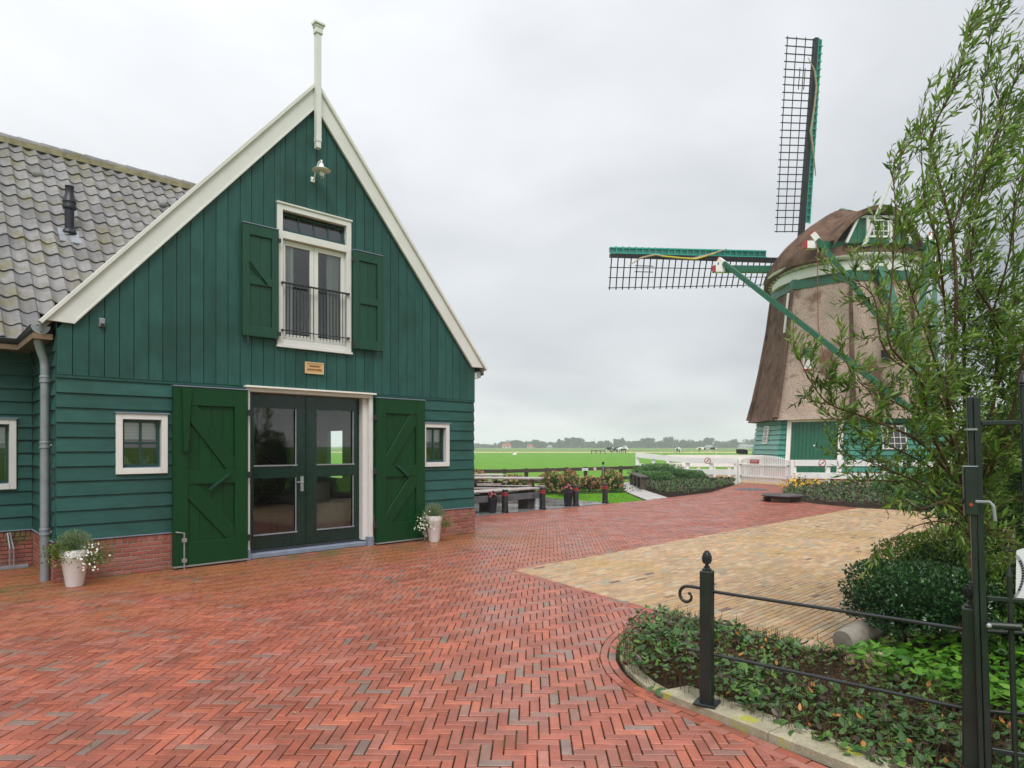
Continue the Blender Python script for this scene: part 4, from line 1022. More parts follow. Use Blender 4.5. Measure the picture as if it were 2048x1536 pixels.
for h in (2.55, 1.72, .62):
    cl_ = build(MB().lathe(FF(-.085, h, -.22), [(.056, -.045), (.060, -.04), (.060, -.02), (.055, -.016), (.055, .016), (.060, .02), (.060, .04), (.056, .045)], 16), 'clamp', 'zinc', ds)
    build(MB().bar(FF(-.06, h, -.22), FF(.0, h, -.20), .02), 'bracket', 'steel', cl_)
dr = build(MB().lathe(FF(WD + .13, 3.10, -.05), [(.07, -.03), (.075, .08)], 12), 'gutter_end', 'zinc', barn)

# wall lamp
lp = thing('wall_lamp', 'white enamel barn lamp with a clear glass bulb under the gable post', 'wall lamp', tuple(FF(3.53, 6.1, .04)))
lc = FF(3.44, 6.07, .26)
smooth(build(MB().lathe(lc, [(.142, 0), (.146, .004), (.12, .020), (.055, .046), (.036, .075), (.032, .11), (.0, .12)], 24), 'shade', 'plastic_white', lp), 50)
smooth(build(MB().tube([FF(3.40, 5.98, .04), FF(3.40, 5.98, .10), FF(3.41, 6.08, .12), FF(3.43, 6.22, .19), lc + Z * .165, lc + Z * .16 + NO * .015, lc + Z * .10], .011, 8), 'arm', 'plastic_white', lp), 60)
smooth(build(MB().lathe(lc, [(.034, .01), (.044, -.02), (.046, -.09), (.034, -.125), (.0, -.135)], 16), 'glass_jar', BULB, lp), 60)
smooth(build(MB().lathe(lc, [(.018, .01), (.02, -.03), (.026, -.06), (.015, -.085), (0, -.09)], 12), 'bulb', 'plastic_white', lp), 60)
build(MB().box(FF, 3.37, 3.43, 5.94, 6.02, .035, .06), 'wall_plate', 'plastic_white', lp)
# motion sensor
ms = thing('motion_sensor', 'small grey motion sensor box high on the left of the gable', 'sensor', tuple(FF(.485, 3.25, .04)))
build(MB().prism(FF, [(.452, 3.25), (.518, 3.25), (.518, 3.36), (.452, 3.36)], .035, .085, .5, .01), 'housing', 'zinc', ms)
build(MB().prism(FF, [(.462, 3.256), (.508, 3.256), (.508, 3.29), (.462, 3.29)], .086, .092, .5, .003), 'lens', 'black_plastic', ms)
# plaque
pq = thing('name_plaque', 'small varnished wooden name plaque under the upper window', 'sign', tuple(FF(3.425, 2.866, .04)))
build(MB().prism(FF, [(3.268, 2.866), (3.582, 2.866), (3.582, 3.05), (3.268, 3.05)], .036, .058, .5, .006), 'board', 'plaque', pq)
bm_ = MB()
for r in ((3.268, 3.284, 2.866, 3.05), (3.566, 3.582, 2.866, 3.05), (3.284, 3.566, 2.866, 2.880), (3.284, 3.566, 3.036, 3.05)): bm_.box(FF, r[0], r[1], r[2], r[3], .058, .066)
build(bm_, 'border', mk('pale plaque border', (.62, .50, .30), .4), pq)
def text(body, fr, a, c, b, size, mat, parent, width=None):
    cu = bpy.data.curves.new('lettering', 'FONT'); cu.body = body; cu.size = size; cu.align_x = 'CENTER'; cu.align_y = 'CENTER'; cu.extrude = .0015
    tmp = bpy.data.objects.new('tmp_text', cu); sc.collection.objects.link(tmp)
    dg = bpy.context.evaluated_depsgraph_get(); me = bpy.data.meshes.new_from_object(tmp.evaluated_get(dg)); bpy.data.objects.remove(tmp); bpy.data.curves.remove(cu)
    co = np.array([v.co[:] for v in me.vertices]); w = co[:, 0].max() - co[:, 0].min(); k = (width / w) if width else 1
    for v, q in zip(me.vertices, co): v.co = fr(a + q[0] * k, c + q[1], b + q[2])
    me.materials.clear(); o = link('lettering', me, mat, parent); return o
text('HARMONTIE', FF, 3.425, 2.985, .061, .040, 'ink', pq, .17)
text('EX BOUW NAVREN', FF, 3.425, 2.930, .061, .036, 'ink', pq, .235)

# things inside
arm = thing('armchair', 'cream upholstered armchair behind the right glass door', 'armchair', tuple(FF(4.45, .04, -1.2)))
AF = Frame(FF(4.5, .04, -1.25), (U * .8 - NO * .6), (NO * .8 + U * .6))
for nm, bx in (('seat', (-.3, .3, .12, .45, -.28, .34)), ('backrest', (-.36, .36, .2, .98, -.45, -.26)), ('armrest', (-.44, -.3, .1, .66, -.34, .36)), ('armrest', (.3, .44, .1, .66, -.34, .36))):
    o = build(MB().prism(AF, [(bx[0], bx[2]), (bx[1], bx[2]), (bx[1], bx[3]), (bx[0], bx[3])], bx[4], bx[5], .5, .05, True), nm, 'cloth', arm); smooth(o, 50)
rc = thing('rattan_chair', 'round dark rattan chair behind the left glass door', 'chair', tuple(FF(2.9, .04, -1.3)))
cc = FF(3.0, .0, -1.4)
for i in range(13):
    t = (i - 6) / 6; mb = MB(); w = .62 * math.sqrt(max(.05, 1 - (t * .9) ** 2))
    build(mb.tube([cc + U * (w * math.cos(a)) + Z * (1.12 + .46 * t * .9) - NO * (.32 * math.sin(a)) for a in np.linspace(0, math.pi, 14)], .009, 5), 'cane', 'rattan', rc)
for a in np.linspace(.0, math.pi, 7):
    build(MB().tube([cc + U * (.62 * math.cos(a) * math.sqrt(max(.05, 1 - t * t * .8))) + Z * (1.12 + .42 * t) - NO * (.33 * math.sin(a)) for t in np.linspace(-1, 1, 9)], .013, 5), 'rib', 'rattan', rc)
build(MB().lathe(cc + Z * .45, [(.05, -.42), (.42, -.40), (.44, -.02), (.40, .02), (0, .03)], 18), 'seat', 'rattan', rc)
def sill_plant(fr, s, h, o, label):
    t = thing('potted_plant', label, 'plant', tuple(fr(s, h, o)))
    build(MB().lathe(fr(s, h, o), [(.045, 0), (.065, .09), (.07, .095), (.07, .11), (.0, .105)], 14), 'pot', 'blue_grey', t)
    n = 140; D = rdir(n); D[:, 2] = abs(D[:, 2]) * .7 + .1; P = np.array(fr(s, h + .11, o)) + rng.normal(0, .02, (n, 3)) * np.array([1, 1, .3]) + D * rng.uniform(.0, .06, (n, 1))
    leaf_obj('leaves', 'herb', t, P, D, rdir(n), rng.uniform(.03, .06, n), rng.uniform(.012, .02, n), rng.random(n), kind='stuff')
sill_plant(FF, 1.05, 1.41, -.27, 'green plant in a blue grey pot inside the left ground floor window')
sill_plant(FF, 5.86, 1.40, -.27, 'green plant in a blue grey pot inside the right ground floor window')
sill_plant(WF, -.55, 1.17, -.27, 'green plant in a blue grey pot inside the window of the left wing')
lt = thing('lattice_ornament', 'white lattice ornament on the sill of the left ground floor window', 'ornament', tuple(FF(.83, 1.41, -.22)))
mb = MB()
for i in range(6):
    x = .745 + i * .028; top = 1.41 + .17 * math.sin(math.pi * (.35 + .13 * i)); mb.tube([FF(x, 1.41, -.22), FF(x + .01, max(top, 1.44), -.22)], .004, 4)
    mb.tube([FF(.74, 1.43 + i * .026, -.218), FF(.90 - i * .012, 1.42 + i * .024, -.218)], .004, 4)
build(mb, 'lattice', 'white', lt)

# ================================================================== WINDMILL
MC = np.array([19.0, 37.2, 0.0])
mill = thing('windmill', 'thatched smock windmill with green base and white trimmed cap behind the white fence', 'windmill', tuple(MC))
VA = [R(-67.5 + 45 * i) for i in range(8)]          # corner directions, from -Y towards +X
def mv(i, r, h): a = VA[i % 8]; return MC + np.array([r * math.sin(a), -r * math.cos(a), h])
def face_quad(i, r0, h0, r1, h1, out=0.0, b=None):
    return [mv(i, r0 + out, h0), mv(i + 1, r0 + out, h0), mv(i + 1, r1 + out, h1), mv(i, r1 + out, h1)]
TH = [(5.20, 3.12), (5.10, 3.24), (4.80, 4.5), (4.46, 6.2), (4.10, 8.4), (3.86, 10.35)]
for i in range(8):
    mb = MB(); nsub = 4; V = []; rows = []
    dense = []
    for k in range(len(TH) - 1):
        for q in range(4):
            f = q / 4; dense.append((TH[k][0] * (1 - f) + TH[k + 1][0] * f, TH[k][1] * (1 - f) + TH[k + 1][1] * f))
    dense.append(TH[-1])
    for r, h in dense:
        a, b = mv(i, r, h), mv(i + 1, r, h)
        for q in range(nsub + 1): V.append(a + (b - a) * q / nsub + rng.normal(0, .012, 3) * (0 < q < nsub))
    m = nsub + 1; F = [(k * m + q, k * m + q + 1, (k + 1) * m + q + 1, (k + 1) * m + q) for k in range(len(dense) - 1) for q in range(nsub)]
    mb.add(V, F, .5)
    mb.add([mv(i, 5.2, 3.12), mv(i + 1, 5.2, 3.12), mv(i + 1, 4.5, 3.27), mv(i, 4.5, 3.27)], [(0, 3, 2, 1)], .3)
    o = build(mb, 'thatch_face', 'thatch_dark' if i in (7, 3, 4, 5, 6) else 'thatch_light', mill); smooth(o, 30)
# brown ridge patches along the corners
for i in range(8):
    mb = MB(); pts = [mv(i, r + .03, h) for r, h in TH[1:]]; mb.tube(pts, [.30, .24, .20, .15, .12], 6, .4, flat=.5); o = build(mb, 'corner_thatch', 'thatch_dark', mill); smooth(o, 80)
# boarded base: real boards row by row on each of the eight sides
rb = lambda h: 5.12 - .150 * h
nrow = 10
for i in range(8):
    for k in range(nrow):
        h0, h1 = .42 + k * .275, .42 + (k + 1) * .275
        a0, b0, a1, b1 = mv(i, rb(h0) + .055, h0 + .012), mv(i + 1, rb(h0) + .055, h0 + .012), mv(i, rb(h1) - .005, h1 - .022), mv(i + 1, rb(h1) - .005, h1 - .022)
        c0, d0 = mv(i, rb(h0) - .03, h0 + .012), mv(i + 1, rb(h0) - .03, h0 + .012)
        segs = [(0, 1)]
        if i == 0: segs = [(0, .155), (.865, 1)]
        if i == 1 and 4 <= k <= 8: segs = [(0, .40), (.72, 1)]
        for f0, f1 in segs:
            L = lambda p, q, f: p + (q - p) * f
            mb = MB(); mb.add([L(a0, b0, f0), L(a0, b0, f1), L(a1, b1, f1), L(a1, b1, f0), L(c0, d0, f0), L(c0, d0, f1)], [(0, 1, 2, 3), (4, 5, 1, 0)], random.random())
            build(mb, 'base_board', 'mill_pale' if i in (7, 6) else 'mill_teal', mill)
    build(MB().add([mv(i, rb(0) + .0, 0), mv(i + 1, rb(0), 0), mv(i + 1, rb(.42) + .02, .42), mv(i, rb(.42) + .02, .42)], [(0, 1, 2, 3)]), 'brick_footing', 'brick', mill)
    build(MB().add([mv(i, rb(.42) - .05, .42), mv(i + 1, rb(.42) - .05, .42), mv(i + 1, rb(3.2) - .05, 3.25), mv(i, rb(3.2) - .05, 3.25)], [(0, 1, 2, 3)]), 'base_wall', 'stock', mill)
# door in the side facing the gate
a, b = mv(0, rb(0) * 1.0, 0), mv(1, rb(0), 0); ex = (b - a) / np.linalg.norm(b - a); W_ = np.linalg.norm(b - a)
at_, bt_ = mv(0, rb(3.2), 3.2), mv(1, rb(3.2), 3.2); mid_top = (at_ + bt_) / 2; mid_bot = (a + b) / 2; ez = (mid_top - mid_bot) / np.linalg.norm(mid_top - mid_bot)
ey = np.cross(ex, ez); ey = ey if ey[1] < 0 else -ey
DF_ = Frame(mid_bot, ex, ey, ez)
md = build(MB().box(DF_, -1.24, 1.24, .15, 3.12, -.05, .02), 'door', 'mill_dark_green', mill)
for k in range(12):
    x0 = -1.18 + k * 2.36 / 12; build(MB().prism(DF_, [(x0, .15), (x0 + .193, .15), (x0 + .193, 3.02), (x0, 3.02)], .02, .06, random.random(), .012), 'plank', 'mill_dark_green', md)
for x0, x1, y0, y1 in ((-1.42, -1.20, .1, 3.14), (1.20, 1.42, .1, 3.14), (-1.20, 1.20, 3.02, 3.14)):
    build(MB().box(DF_, x0, x1, y0, y1, -.02, .13), 'door_frame', 'white', md)
build(MB().blob(DF_(.02, 1.75, .08), (.05, .05, .05), 8, 5), 'door_knob', 'white', md)
def mill_window(i, f, h0, h1, w, mat='white', cols=4, rows=5, r=None, depth=.06):
    r = r or rb; A, B = mv(i, r(h0), h0), mv(i + 1, r(h0), h0); C_, D_ = mv(i, r(h1), h1), mv(i + 1, r(h1), h1)
    x = (B - A) / np.linalg.norm(B - A); c = A + (B - A) * f; ct = C_ + (D_ - C_) * f; z = (ct - c) / np.linalg.norm(ct - c); y = np.cross(x, z)
    if y @ (c - MC) < 0: y = -y
    fr = Frame(c, x, y, z); H_ = np.linalg.norm(ct - c)
    wo = build(MB().box(fr, -w / 2 + .04, w / 2 - .04, .04, H_ - .04, depth - .03, depth), 'window', GLASS_MATT, mill)
    for q in ((-w / 2, -w / 2 + .06, 0, H_), (w / 2 - .06, w / 2, 0, H_), (-w / 2 + .06, w / 2 - .06, 0, .06), (-w / 2 + .06, w / 2 - .06, H_ - .06, H_)):
        build(MB().box(fr, *q, depth - .04, depth + .04), 'frame', mat, wo)
    for k in range(1, cols): build(MB().box(fr, -w / 2 + w * k / cols - .014, -w / 2 + w * k / cols + .014, .06, H_ - .06, depth, depth + .02), 'glazing_bar', mat, wo)
    for k in range(1, rows): build(MB().box(fr, -w / 2 + .06, w / 2 - .06, H_ * k / rows - .014, H_ * k / rows + .014, depth + .001, depth + .021), 'glazing_bar', mat, wo)
    return wo
GLASS_MATT = mk('dim window glass', (.035, .045, .05), .08, .8)
mill_window(7, .50, 1.85, 2.85, .62); mill_window(1, .56, 1.55, 2.75, 1.25, cols=4, rows=4)
mill_window(7, .88, 8.0, 10.2, .16, cols=1, rows=1, r=lambda h: 4.18 - .125 * (h - 8.4), depth=.02)
thr = lambda h: np.interp(h, [q[1] for q in TH], [q[0] for q in TH])
fo = Frame(mv(0, thr(6.3), 6.3) * .62 + mv(1, thr(6.3), 6.3) * .38, ex, ey, Z)
build(MB().box(fo, -.25, .25, -.5, .1, -.35, .12), 'hatch', 'white', mill); build(MB().box(fo, -.25, .25, .1, .65, -.35, -.02), 'hatch_opening', 'mill_dark_green', mill)
build(MB().box(fo, -.26, .26, -.58, -.5, -.1, .16), 'hatch_sill', 'red', mill)
build(MB().box(Frame(mv(1, thr(6.2), 6.2) * .5 + mv(2, thr(6.2), 6.2) * .5, (1, 0, 0), (0, -1, 0)), -.2, .2, -.2, .4, -.5, .1), 'hatch', 'stock', mill)
# dark platform stub at the left of the base
build(MB().box(Frame(mv(7, 5.4, 1.25), ex, ey), -.35, .15, .0, .25, -.2, .3), 'meter_box', 'stock', mill)
# top rings
for i in range(8):
    build(MB().add([mv(i, 3.92, 10.30), mv(i + 1, 3.92, 10.30), mv(i + 1, 3.88, 10.85), mv(i, 3.88, 10.85), mv(i, 3.7, 10.30), mv(i + 1, 3.7, 10.30)], [(0, 1, 2, 3), (4, 5, 1, 0)], random.random()), 'green_band', 'mill_dark_green', mill)
for nm, r0, h0, h1, m_ in (('ring', 3.80, 10.80, 11.12, 'cream'), ('ring', 3.66, 11.12, 11.32, 'white'), ('ring', 3.58, 11.32, 11.75, 'cream')):
    smooth(build(MB().lathe(MC, [(r0 - .3, h0), (r0, h0), (r0 + .03, h1), (r0 - .3, h1)], 40), nm, m_, mill), 40)
# cap
yaw = R(2); cr = np.array([math.sin(yaw), -math.cos(yaw), 0]); cl_ = np.array([math.cos(yaw), math.sin(yaw), 0])   # rear direction, right-hand direction
CC = MC + np.array([-.1, 0, 0])
def capr(th):                                          # plan radius; th from rear direction towards the right
    c, s_ = math.cos(th), math.sin(th)
    ax = 3.35 if c > 0 else 4.9
    p = 3.2 if c > 0 else 2.3
    return 1 / ((abs(c) / ax) ** p + (abs(s_) / 3.88) ** p) ** (1 / p)
def cappt(th, r, h): return CC + (cr * math.cos(th) + cl_ * math.sin(th)) * r + Z * h
NT = 56; CAPH = 3.55; base_h = 11.72
mb = MB(); V = []; prof = [(-.02, .80), (-.05, .93), (.0, 1.0), (.06, 1.0)]
lv = [(-.22, .90), (-.30, .965), (-.22, 1.0), (0, .995)] 
rings = []
for dz, k in lv: rings.append([(cappt(a, capr(a) * k, base_h + dz - .28 * max(0, -math.cos(a)))) for a in [2 * math.pi * j / NT for j in range(NT)]])
for t in np.linspace(.04, 1, 20):
    k = max(0.0, (1 - t ** 1.5)) ** .80
    rings.append([])
    for j in range(NT):
        a = 2 * math.pi * j / NT; c = math.cos(a)
        lean = .25 * t * 1.0
        p = cappt(a, capr(a) * k, base_h + CAPH * t - .28 * max(0, -c) * (1 - t)) + (-cr) * 0.0
        rings[-1].append(p + rng.normal(0, .02, 3))
V = [p for r in rings for p in r]; m = len(rings)
F = [(i * NT + k, i * NT + (k + 1) % NT, (i + 1) * NT + (k + 1) % NT, (i + 1) * NT + k) for i in range(m - 1) for k in range(NT)] + [tuple(range(NT))[::-1]]
mb.add(V, F); cap_o = build(mb, 'cap_thatch', 'thatch_cap', mill); smooth(cap_o, 60)
def cap_h(d):                                          # height of the cap above its axis at distance d towards the sails
    R_ = 4.9 if d > 0 else 3.35; k = min(1, abs(d) / R_); return base_h + CAPH * max(0, 1 - k ** 1.25) ** .667 - (.28 * k if d > 0 else 0)
mb = MB(); rp = [CC - cr * d + Z * (cap_h(d) - .02) for d in (-.7, 0, .7, 1.5, 2.3, 3.1, 3.9)]
mb.tube(rp, [.14, .18, .16, .13, .10, .08, .05], 6, .5, flat=.6); build(mb, 'ridge_board', mk('green copper ridge', (.10, .17, .12), .7), cap_o)
for j in range(44):                                    # corbels under the eaves
    a = 2 * math.pi * j / 44; r0 = 3.56; r1 = capr(a) * .955; d = cr * math.cos(a) + cl_ * math.sin(a)
    if r1 - r0 < .1: continue
    dz = .28 * max(0, -math.cos(a))
    s_ = np.cross(Z, d); fr = Frame(CC, d, s_)
    build(MB().prism(fr, [(r0, 11.38 - dz), (r1 - .12, 11.42 - dz), (r1, 11.52 - dz), (r1, 11.62 - dz), (r0, 11.66 - dz)], -.10, .10, .5, .02, True), 'corbel', 'cream', mill)
smooth(build(MB().lathe(CC, [(3.6, 11.45), (3.95, 11.5), (4.0, 11.6), (3.6, 11.6)], 40), 'soffit', 'cream', mill), 40)
# rear gable with window under a thatched brow
GF = Frame(CC + cr * 3.30, cl_, cr)
gb = build(MB().prism(GF, [(-1.62, 12.25), (1.62, 12.25), (1.05, 13.55), (-1.05, 13.55)], -.6, .12, .5, 0, True), 'gable_boards', 'mill_dark_green', mill)
for k in range(9):
    x0 = -1.1 + k * .245; build(MB().prism(GF, [(x0, 12.27), (x0 + .24, 12.27), (x0 + .24, 13.5), (x0, 13.5)], .12, .145, random.random(), .01), 'board', 'mill_dark_green', gb)
build(MB().bar(GF(-1.72, 12.25, .2), GF(-1.08, 13.6, .2), .14, .12), 'gable_trim', 'cream', gb); build(MB().bar(GF(1.72, 12.25, .2), GF(1.08, 13.6, .2), .14, .12), 'gable_trim', 'cream', gb)
build(MB().bar(GF(-1.12, 13.6, .2), GF(1.12, 13.6, .2), .14, .12), 'gable_trim', 'cream', gb)
for x in (-.62, .62): build(MB().bar(GF(x, 12.3, .2), GF(x, 13.55, .2), .13, .12), 'gable_trim', 'cream', gb)
gw = build(MB().box(GF, -.5, .5, 12.62, 13.42, .14, .16), 'window', GLASS_MATT, mill)
for q in ((-.55, -.47, 12.55, 13.48), (.47, .55, 12.55, 13.48), (-.47, .47, 12.55, 12.64), (-.47, .47, 13.40, 13.48)): build(MB().box(GF, *q, .14, .21), 'frame', 'white', gw)
for k in range(1, 4): build(MB().box(GF, -.5 + k * .25 - .02, -.5 + k * .25 + .02, 12.64, 13.40, .16, .19), 'glazing_bar', 'white', gw)
for k in range(1, 3): build(MB().box(GF, -.47, .47, 12.62 + k * .267 - .02, 12.62 + k * .267 + .02, .161, .191), 'glazing_bar', 'white', gw)
mb = MB(); nb = 18; V = []
for k in range(nb + 1):                                # thatched brow over the gable
    f = k / nb * 2 - 1; x = f * 2.35; top = 14.05 - 1.75 * abs(f) ** 2.2; o = .55 - .35 * abs(f) ** 1.5
    for dx, dz, do in ((0, -.05, -1.6), (0, .28 + .25 * (1 - abs(f)), -1.7), (0, .22, -.5), (0, .08, o), (0, -.16, o + .02), (0, -.30, o - .35)):
        V.append(GF(x, top + dz, do))
mb.add(V, [(k * 6 + q, k * 6 + q + 1, (k + 1) * 6 + q + 1, (k + 1) * 6 + q) for k in range(nb) for q in range(5)]); o = build(mb, 'thatch_brow', 'thatch_cap', mill); smooth(o, 60)
# tail beams
def cp(d, l, h): return CC + cr * d + cl_ * l + Z * h
def beam(p, q, w, h=None, tip=0, mat='mill_dark_green', nm='tail_beam'):
    o = build(MB().bar(p, q, w, h), nm, mat, mill)
    p, q = np.array(p), np.array(q); d = (p - q) / np.linalg.norm(p - q)
    if tip: 
        build(MB().bar(p, p + d * tip, w * 1.04, (h or w) * 1.04), 'white_tip', 'white', o); build(MB().bar(p + d * tip, p + d * (tip + .09), w * 1.0, (h or w) * 1.0), 'red_tip', 'red', o)
    return o
foot = cp(8.0, -.15, 2.5)
beam(cp(2.9, -3.0, 12.28), cp(2.9, 3.0, 12.28), .34, .36, .0)
for sg in (-1, 1):
    e_ = cp(2.9, sg * 3.0, 12.28); build(MB().bar(e_, e_ + cl_ * sg * .55, .36, .38), 'white_tip', 'white', mill); build(MB().bar(e_ + cl_ * sg * .55, e_ + cl_ * sg * .65, .34, .36), 'red_tip', 'red', mill)
beam(cp(-1.5, -6.3, 12.2), cp(-1.5, 6.3, 12.2), .34, .38)
for sg in (-1, 1):
    e_ = cp(-1.5, sg * 6.3, 12.2); build(MB().bar(e_, e_ + cl_ * sg * .55, .36, .40), 'white_tip', 'white', mill); build(MB().bar(e_ + cl_ * sg * .55, e_ + cl_ * sg * .66, .34, .38), 'red_tip', 'red', mill)
    p = cp(-1.35, sg * 6.35, 12.5); beam(p, foot, .25, .25, .45)
    q = cp(3.1, sg * 3.0, 12.5); kk = cp(6.35, -.05, 5.7); beam(q, kk, .24, .24, .45)
beam(cp(2.55, .0, 13.0), foot + (foot - cp(2.55, 0, 13.0)) * .06, .42, .38)
build(MB().lathe(foot - Z * .5 , [(.12, 0), (.12, 1.2)], 10), 'winch', 'mill_dark_green', mill)
for k in range(8):
    a = math.pi * k / 4; c = foot - Z * .1 + cr * .3; build(MB().bar(c, c + cl_ * 1.0 * math.cos(a) + Z * 1.0 * math.sin(a), .07), 'winch_spoke', 'mill_dark_green', mill)
build(MB().tube([cp(3.2, -3.1, 12.4), cp(3.2, -3.05, 8.0), cp(3.3, -2.7, 5.8)], .022, 5), 'brake_rope', 'rust', mill)
build(MB().tube([at(1727, 492, 33.6), at(1766, 400, 33.2), at(1804, 308, 32.8)], [.10, .08, .06], 8), 'brake_pole', 'cream', mill)
build(MB().blob(at(1804, 306, 32.8), .12, 8, 5), 'pole_knob', 'red', mill)
# sails
HUB = np.array([18.04, 41.0, 13.42]); sy = R(16); st = R(10)
rr = np.array([math.sin(sy), -math.cos(sy), 0]); shaft = -rr * math.cos(st) + Z * math.sin(st); side = np.array([-math.cos(sy), -math.sin(sy), 0])
upv = np.cross(side, shaft); upv = upv if upv[2] > 0 else -upv
build(MB().bar(HUB - shaft * 3.5, HUB + shaft * .5, .55), 'windshaft', 'stock', mill)
for q in range(4):
    ph = R(3) + q * math.pi / 2
    ax = upv * math.cos(ph) + side * math.sin(ph); tg = -upv * math.sin(ph) + side * math.cos(ph)    # lattice side
    ho = shaft * (0.22 if q % 2 else -.1)
    sail = build(MB().prism(Frame(HUB + ho, tg, shaft, ax), [(-.17, 0), (.17, 0), (.11, 12.75), (-.11, 12.75)], -.13, .13, .5, .01, True), 'sail', 'stock', mill)
    def tw(r): return R(6 + 12 * (1 - r / 12.7))
    def SP(r, w, o=0.0):
        a = tw(r); return HUB + ho + ax * r + tg * w * math.cos(a) + shaft * (w * math.sin(a) - 0 + o)
    n = 27
    for k in range(n):
        r = 1.75 + (12.65 - 1.75) * k / (n - 1)
        wl = 1.82 - .28 * (1 - k / (n - 1))
        build(MB().bar(SP(r, -.15), SP(r, wl + .12), .045, .055, up=ax), 'sail_bar', 'stock', sail)
    for f in (.36, .68, 1.0):
        build(MB().tube([SP(r, f * (1.82 - .28 * (1 - (r - 2.25) / 10.4))) for r in np.linspace(1.7, 12.75, 8)], .030, 4), 'sail_lath', 'stock', sail)
    for r, w0 in ((10.9, .53), (10.9, .87)):
        build(MB().bar(SP(9.6 + .3, w0 * 1.0), SP(11.1, w0), .04), 'sail_lath', 'stock', sail)
    # wind boards on the leading side
    for k in range(25):
        r0 = 2.3 + k * .42; r1 = r0 + .405
        build(MB().add([SP(r0, -.14, .05), SP(r1, -.14, .05), SP(r1, -.52 + .004 * k, .16), SP(r0, -.52 + .004 * k, .16), SP(r0, -.14, .02), SP(r1, -.14, .02), SP(r1, -.52 + .004 * k, .13), SP(r0, -.52 + .004 * k, .13)],
              [(0, 1, 2, 3), (7, 6, 5, 4), (0, 3, 7, 4), (1, 5, 6, 2), (2, 6, 7, 3)], random.random()), 'wind_board', 'sail_dark', sail)
        build(MB().bar(SP(r0, -.12, -.02), SP(r0, -.55, .08), .05, .06, up=ax), 'board_batten', 'sail_teal', sail)
    build(MB().tube([SP(2.25, -.56, .12), SP(12.75, -.46, .12)], .055, 4), 'edge_lath', 'sail_teal', sail)
    build(MB().tube([SP(2.25, -.18, -.05), SP(12.75, -.16, -.05)], .04, 4), 'edge_lath', 'sail_teal', sail)
    if q < 2:
        pts = [SP(11.6, .55, -.2), SP(10.9, .1, -.25), SP(10.0, -.1, -.25), SP(8.8, -.02 if q == 0 else .05, -.3), SP(7.5, .08, -.28), SP(6.4, -.2, -.25), SP(5.0 if q == 0 else 5.2, -.58, -.1)]
        build(MB().tube(pts, [.02, .05, .06, .05, .07, .05, .03], 6), 'furled_cloth', 'rope', sail)
        if q == 1: build(MB().tube([SP(9.6, -.02, -.31), SP(9.0, .0, -.34), SP(8.2, .06, -.34), SP(7.3, .08, -.33), SP(6.0, -.3, -.22)], .045, 6), 'yellow_cloth', 'yellow', sail)

# ================================================================== FENCES AND GATES
def post_box(fr_c, w, d, h, top=.03): return MB().prism(up_frame((fr_c[0], fr_c[1], 0)), [(-w / 2, -d / 2), (w / 2, -d / 2), (w / 2, d / 2), (-w / 2, d / 2)], -.05, h, .5, .012)
def rail_fence(name, label, pts, hts, posts, rails, mat, pw, rw, rt, group=None, post_foot=None):
    """pts: polyline of (x, y, base); posts evenly along each leg; rails: heights"""
    f = thing(name, label, 'fence', (pts[0][0], pts[0][1], 0), group)
    for i in range(len(pts) - 1):
        a, b = np.array(pts[i], float), np.array(pts[i + 1], float); n = posts[i]
        for k in range(n + 1):
            if i > 0 and k == 0: continue
            p = a + (b - a) * k / n; pm = MB(); d = (b - a)[:2] / np.hypot(*(b - a)[:2])
            pm.prism(up_frame((p[0], p[1], p[2]), math.atan2(d[1], d[0])), [(-pw / 2, -pw / 2), (pw / 2, -pw / 2), (pw / 2, pw / 2), (-pw / 2, pw / 2)], -.1, hts, .5, .015)
            po = build(pm, 'post', mat, f)
            if post_foot: build(MB().box(Frame(p, (1, 0, 0), (0, 1, 0)), pw / 2 + .02, pw / 2 + .16, -.05, post_foot, -.06, .08), 'post_foot', 'brown_wood', f)
        nn = np.array([(b - a)[1], -(b - a)[0], 0]); nn = nn / np.linalg.norm(nn)
        if nn[1] > 0: nn = -nn
        for h in rails:
            o = nn * (pw / 2 + rt / 2 + .001); build(MB().bar(a + o + Z * h, b + o + Z * h, rt, rw, random.random()), 'rail', mat, f)
    return f
pr = G(1375, 963)
ga, gb_ = np.array([10.77, 30.7, 0]), np.array([12.03, 28.0, 0])
wl = rail_fence('white_fence', 'white wooden rail fence left of the picket gate, bending back towards the field', [(10.6, 30.75, 0), (8.62, 31.9, 0), (6.35, 32.9, .26)], 1.10, [2, 3], [1.02, .48], 'white', .16, .26, .05)
wr = rail_fence('white_fence', 'white wooden rail fence right of the picket gate, running behind the willow', [(12.12, 27.95, 0), (13.5, 27.8, 0), (17.6, 26.6, 0), (22, 25.4, 0)], 1.10, [1, 2, 2], [1.00, .46], 'white', .16, .26, .05, post_foot=.45)
wb = rail_fence('white_fence', 'far white rail fence across the mill yard, seen behind the near one', [(9.0, 37.5, .05), (12.5, 37.4, .05), (14.2, 36.9, .05)], 1.15, [4, 2], [1.06, .60], 'white', .15, .22, .05)
wg = thing('picket_gate', 'white double picket gate with arched top and a red STOP sign', 'gate', tuple((ga + gb_) / 2))
dg_ = gb_ - ga; LG = np.linalg.norm(dg_); dg_ /= LG; ng = np.array([dg_[1], -dg_[0], 0]); ng = ng if ng[1] < 0 else -ng
GT = Frame(ga, dg_, ng)
build(post_box(ga - dg_ * .02, .18, .18, 1.16), 'gate_post', 'white', wg); build(post_box(gb_ + dg_ * .04, .18, .18, 1.12), 'gate_post', 'white', wg)
npk = 28
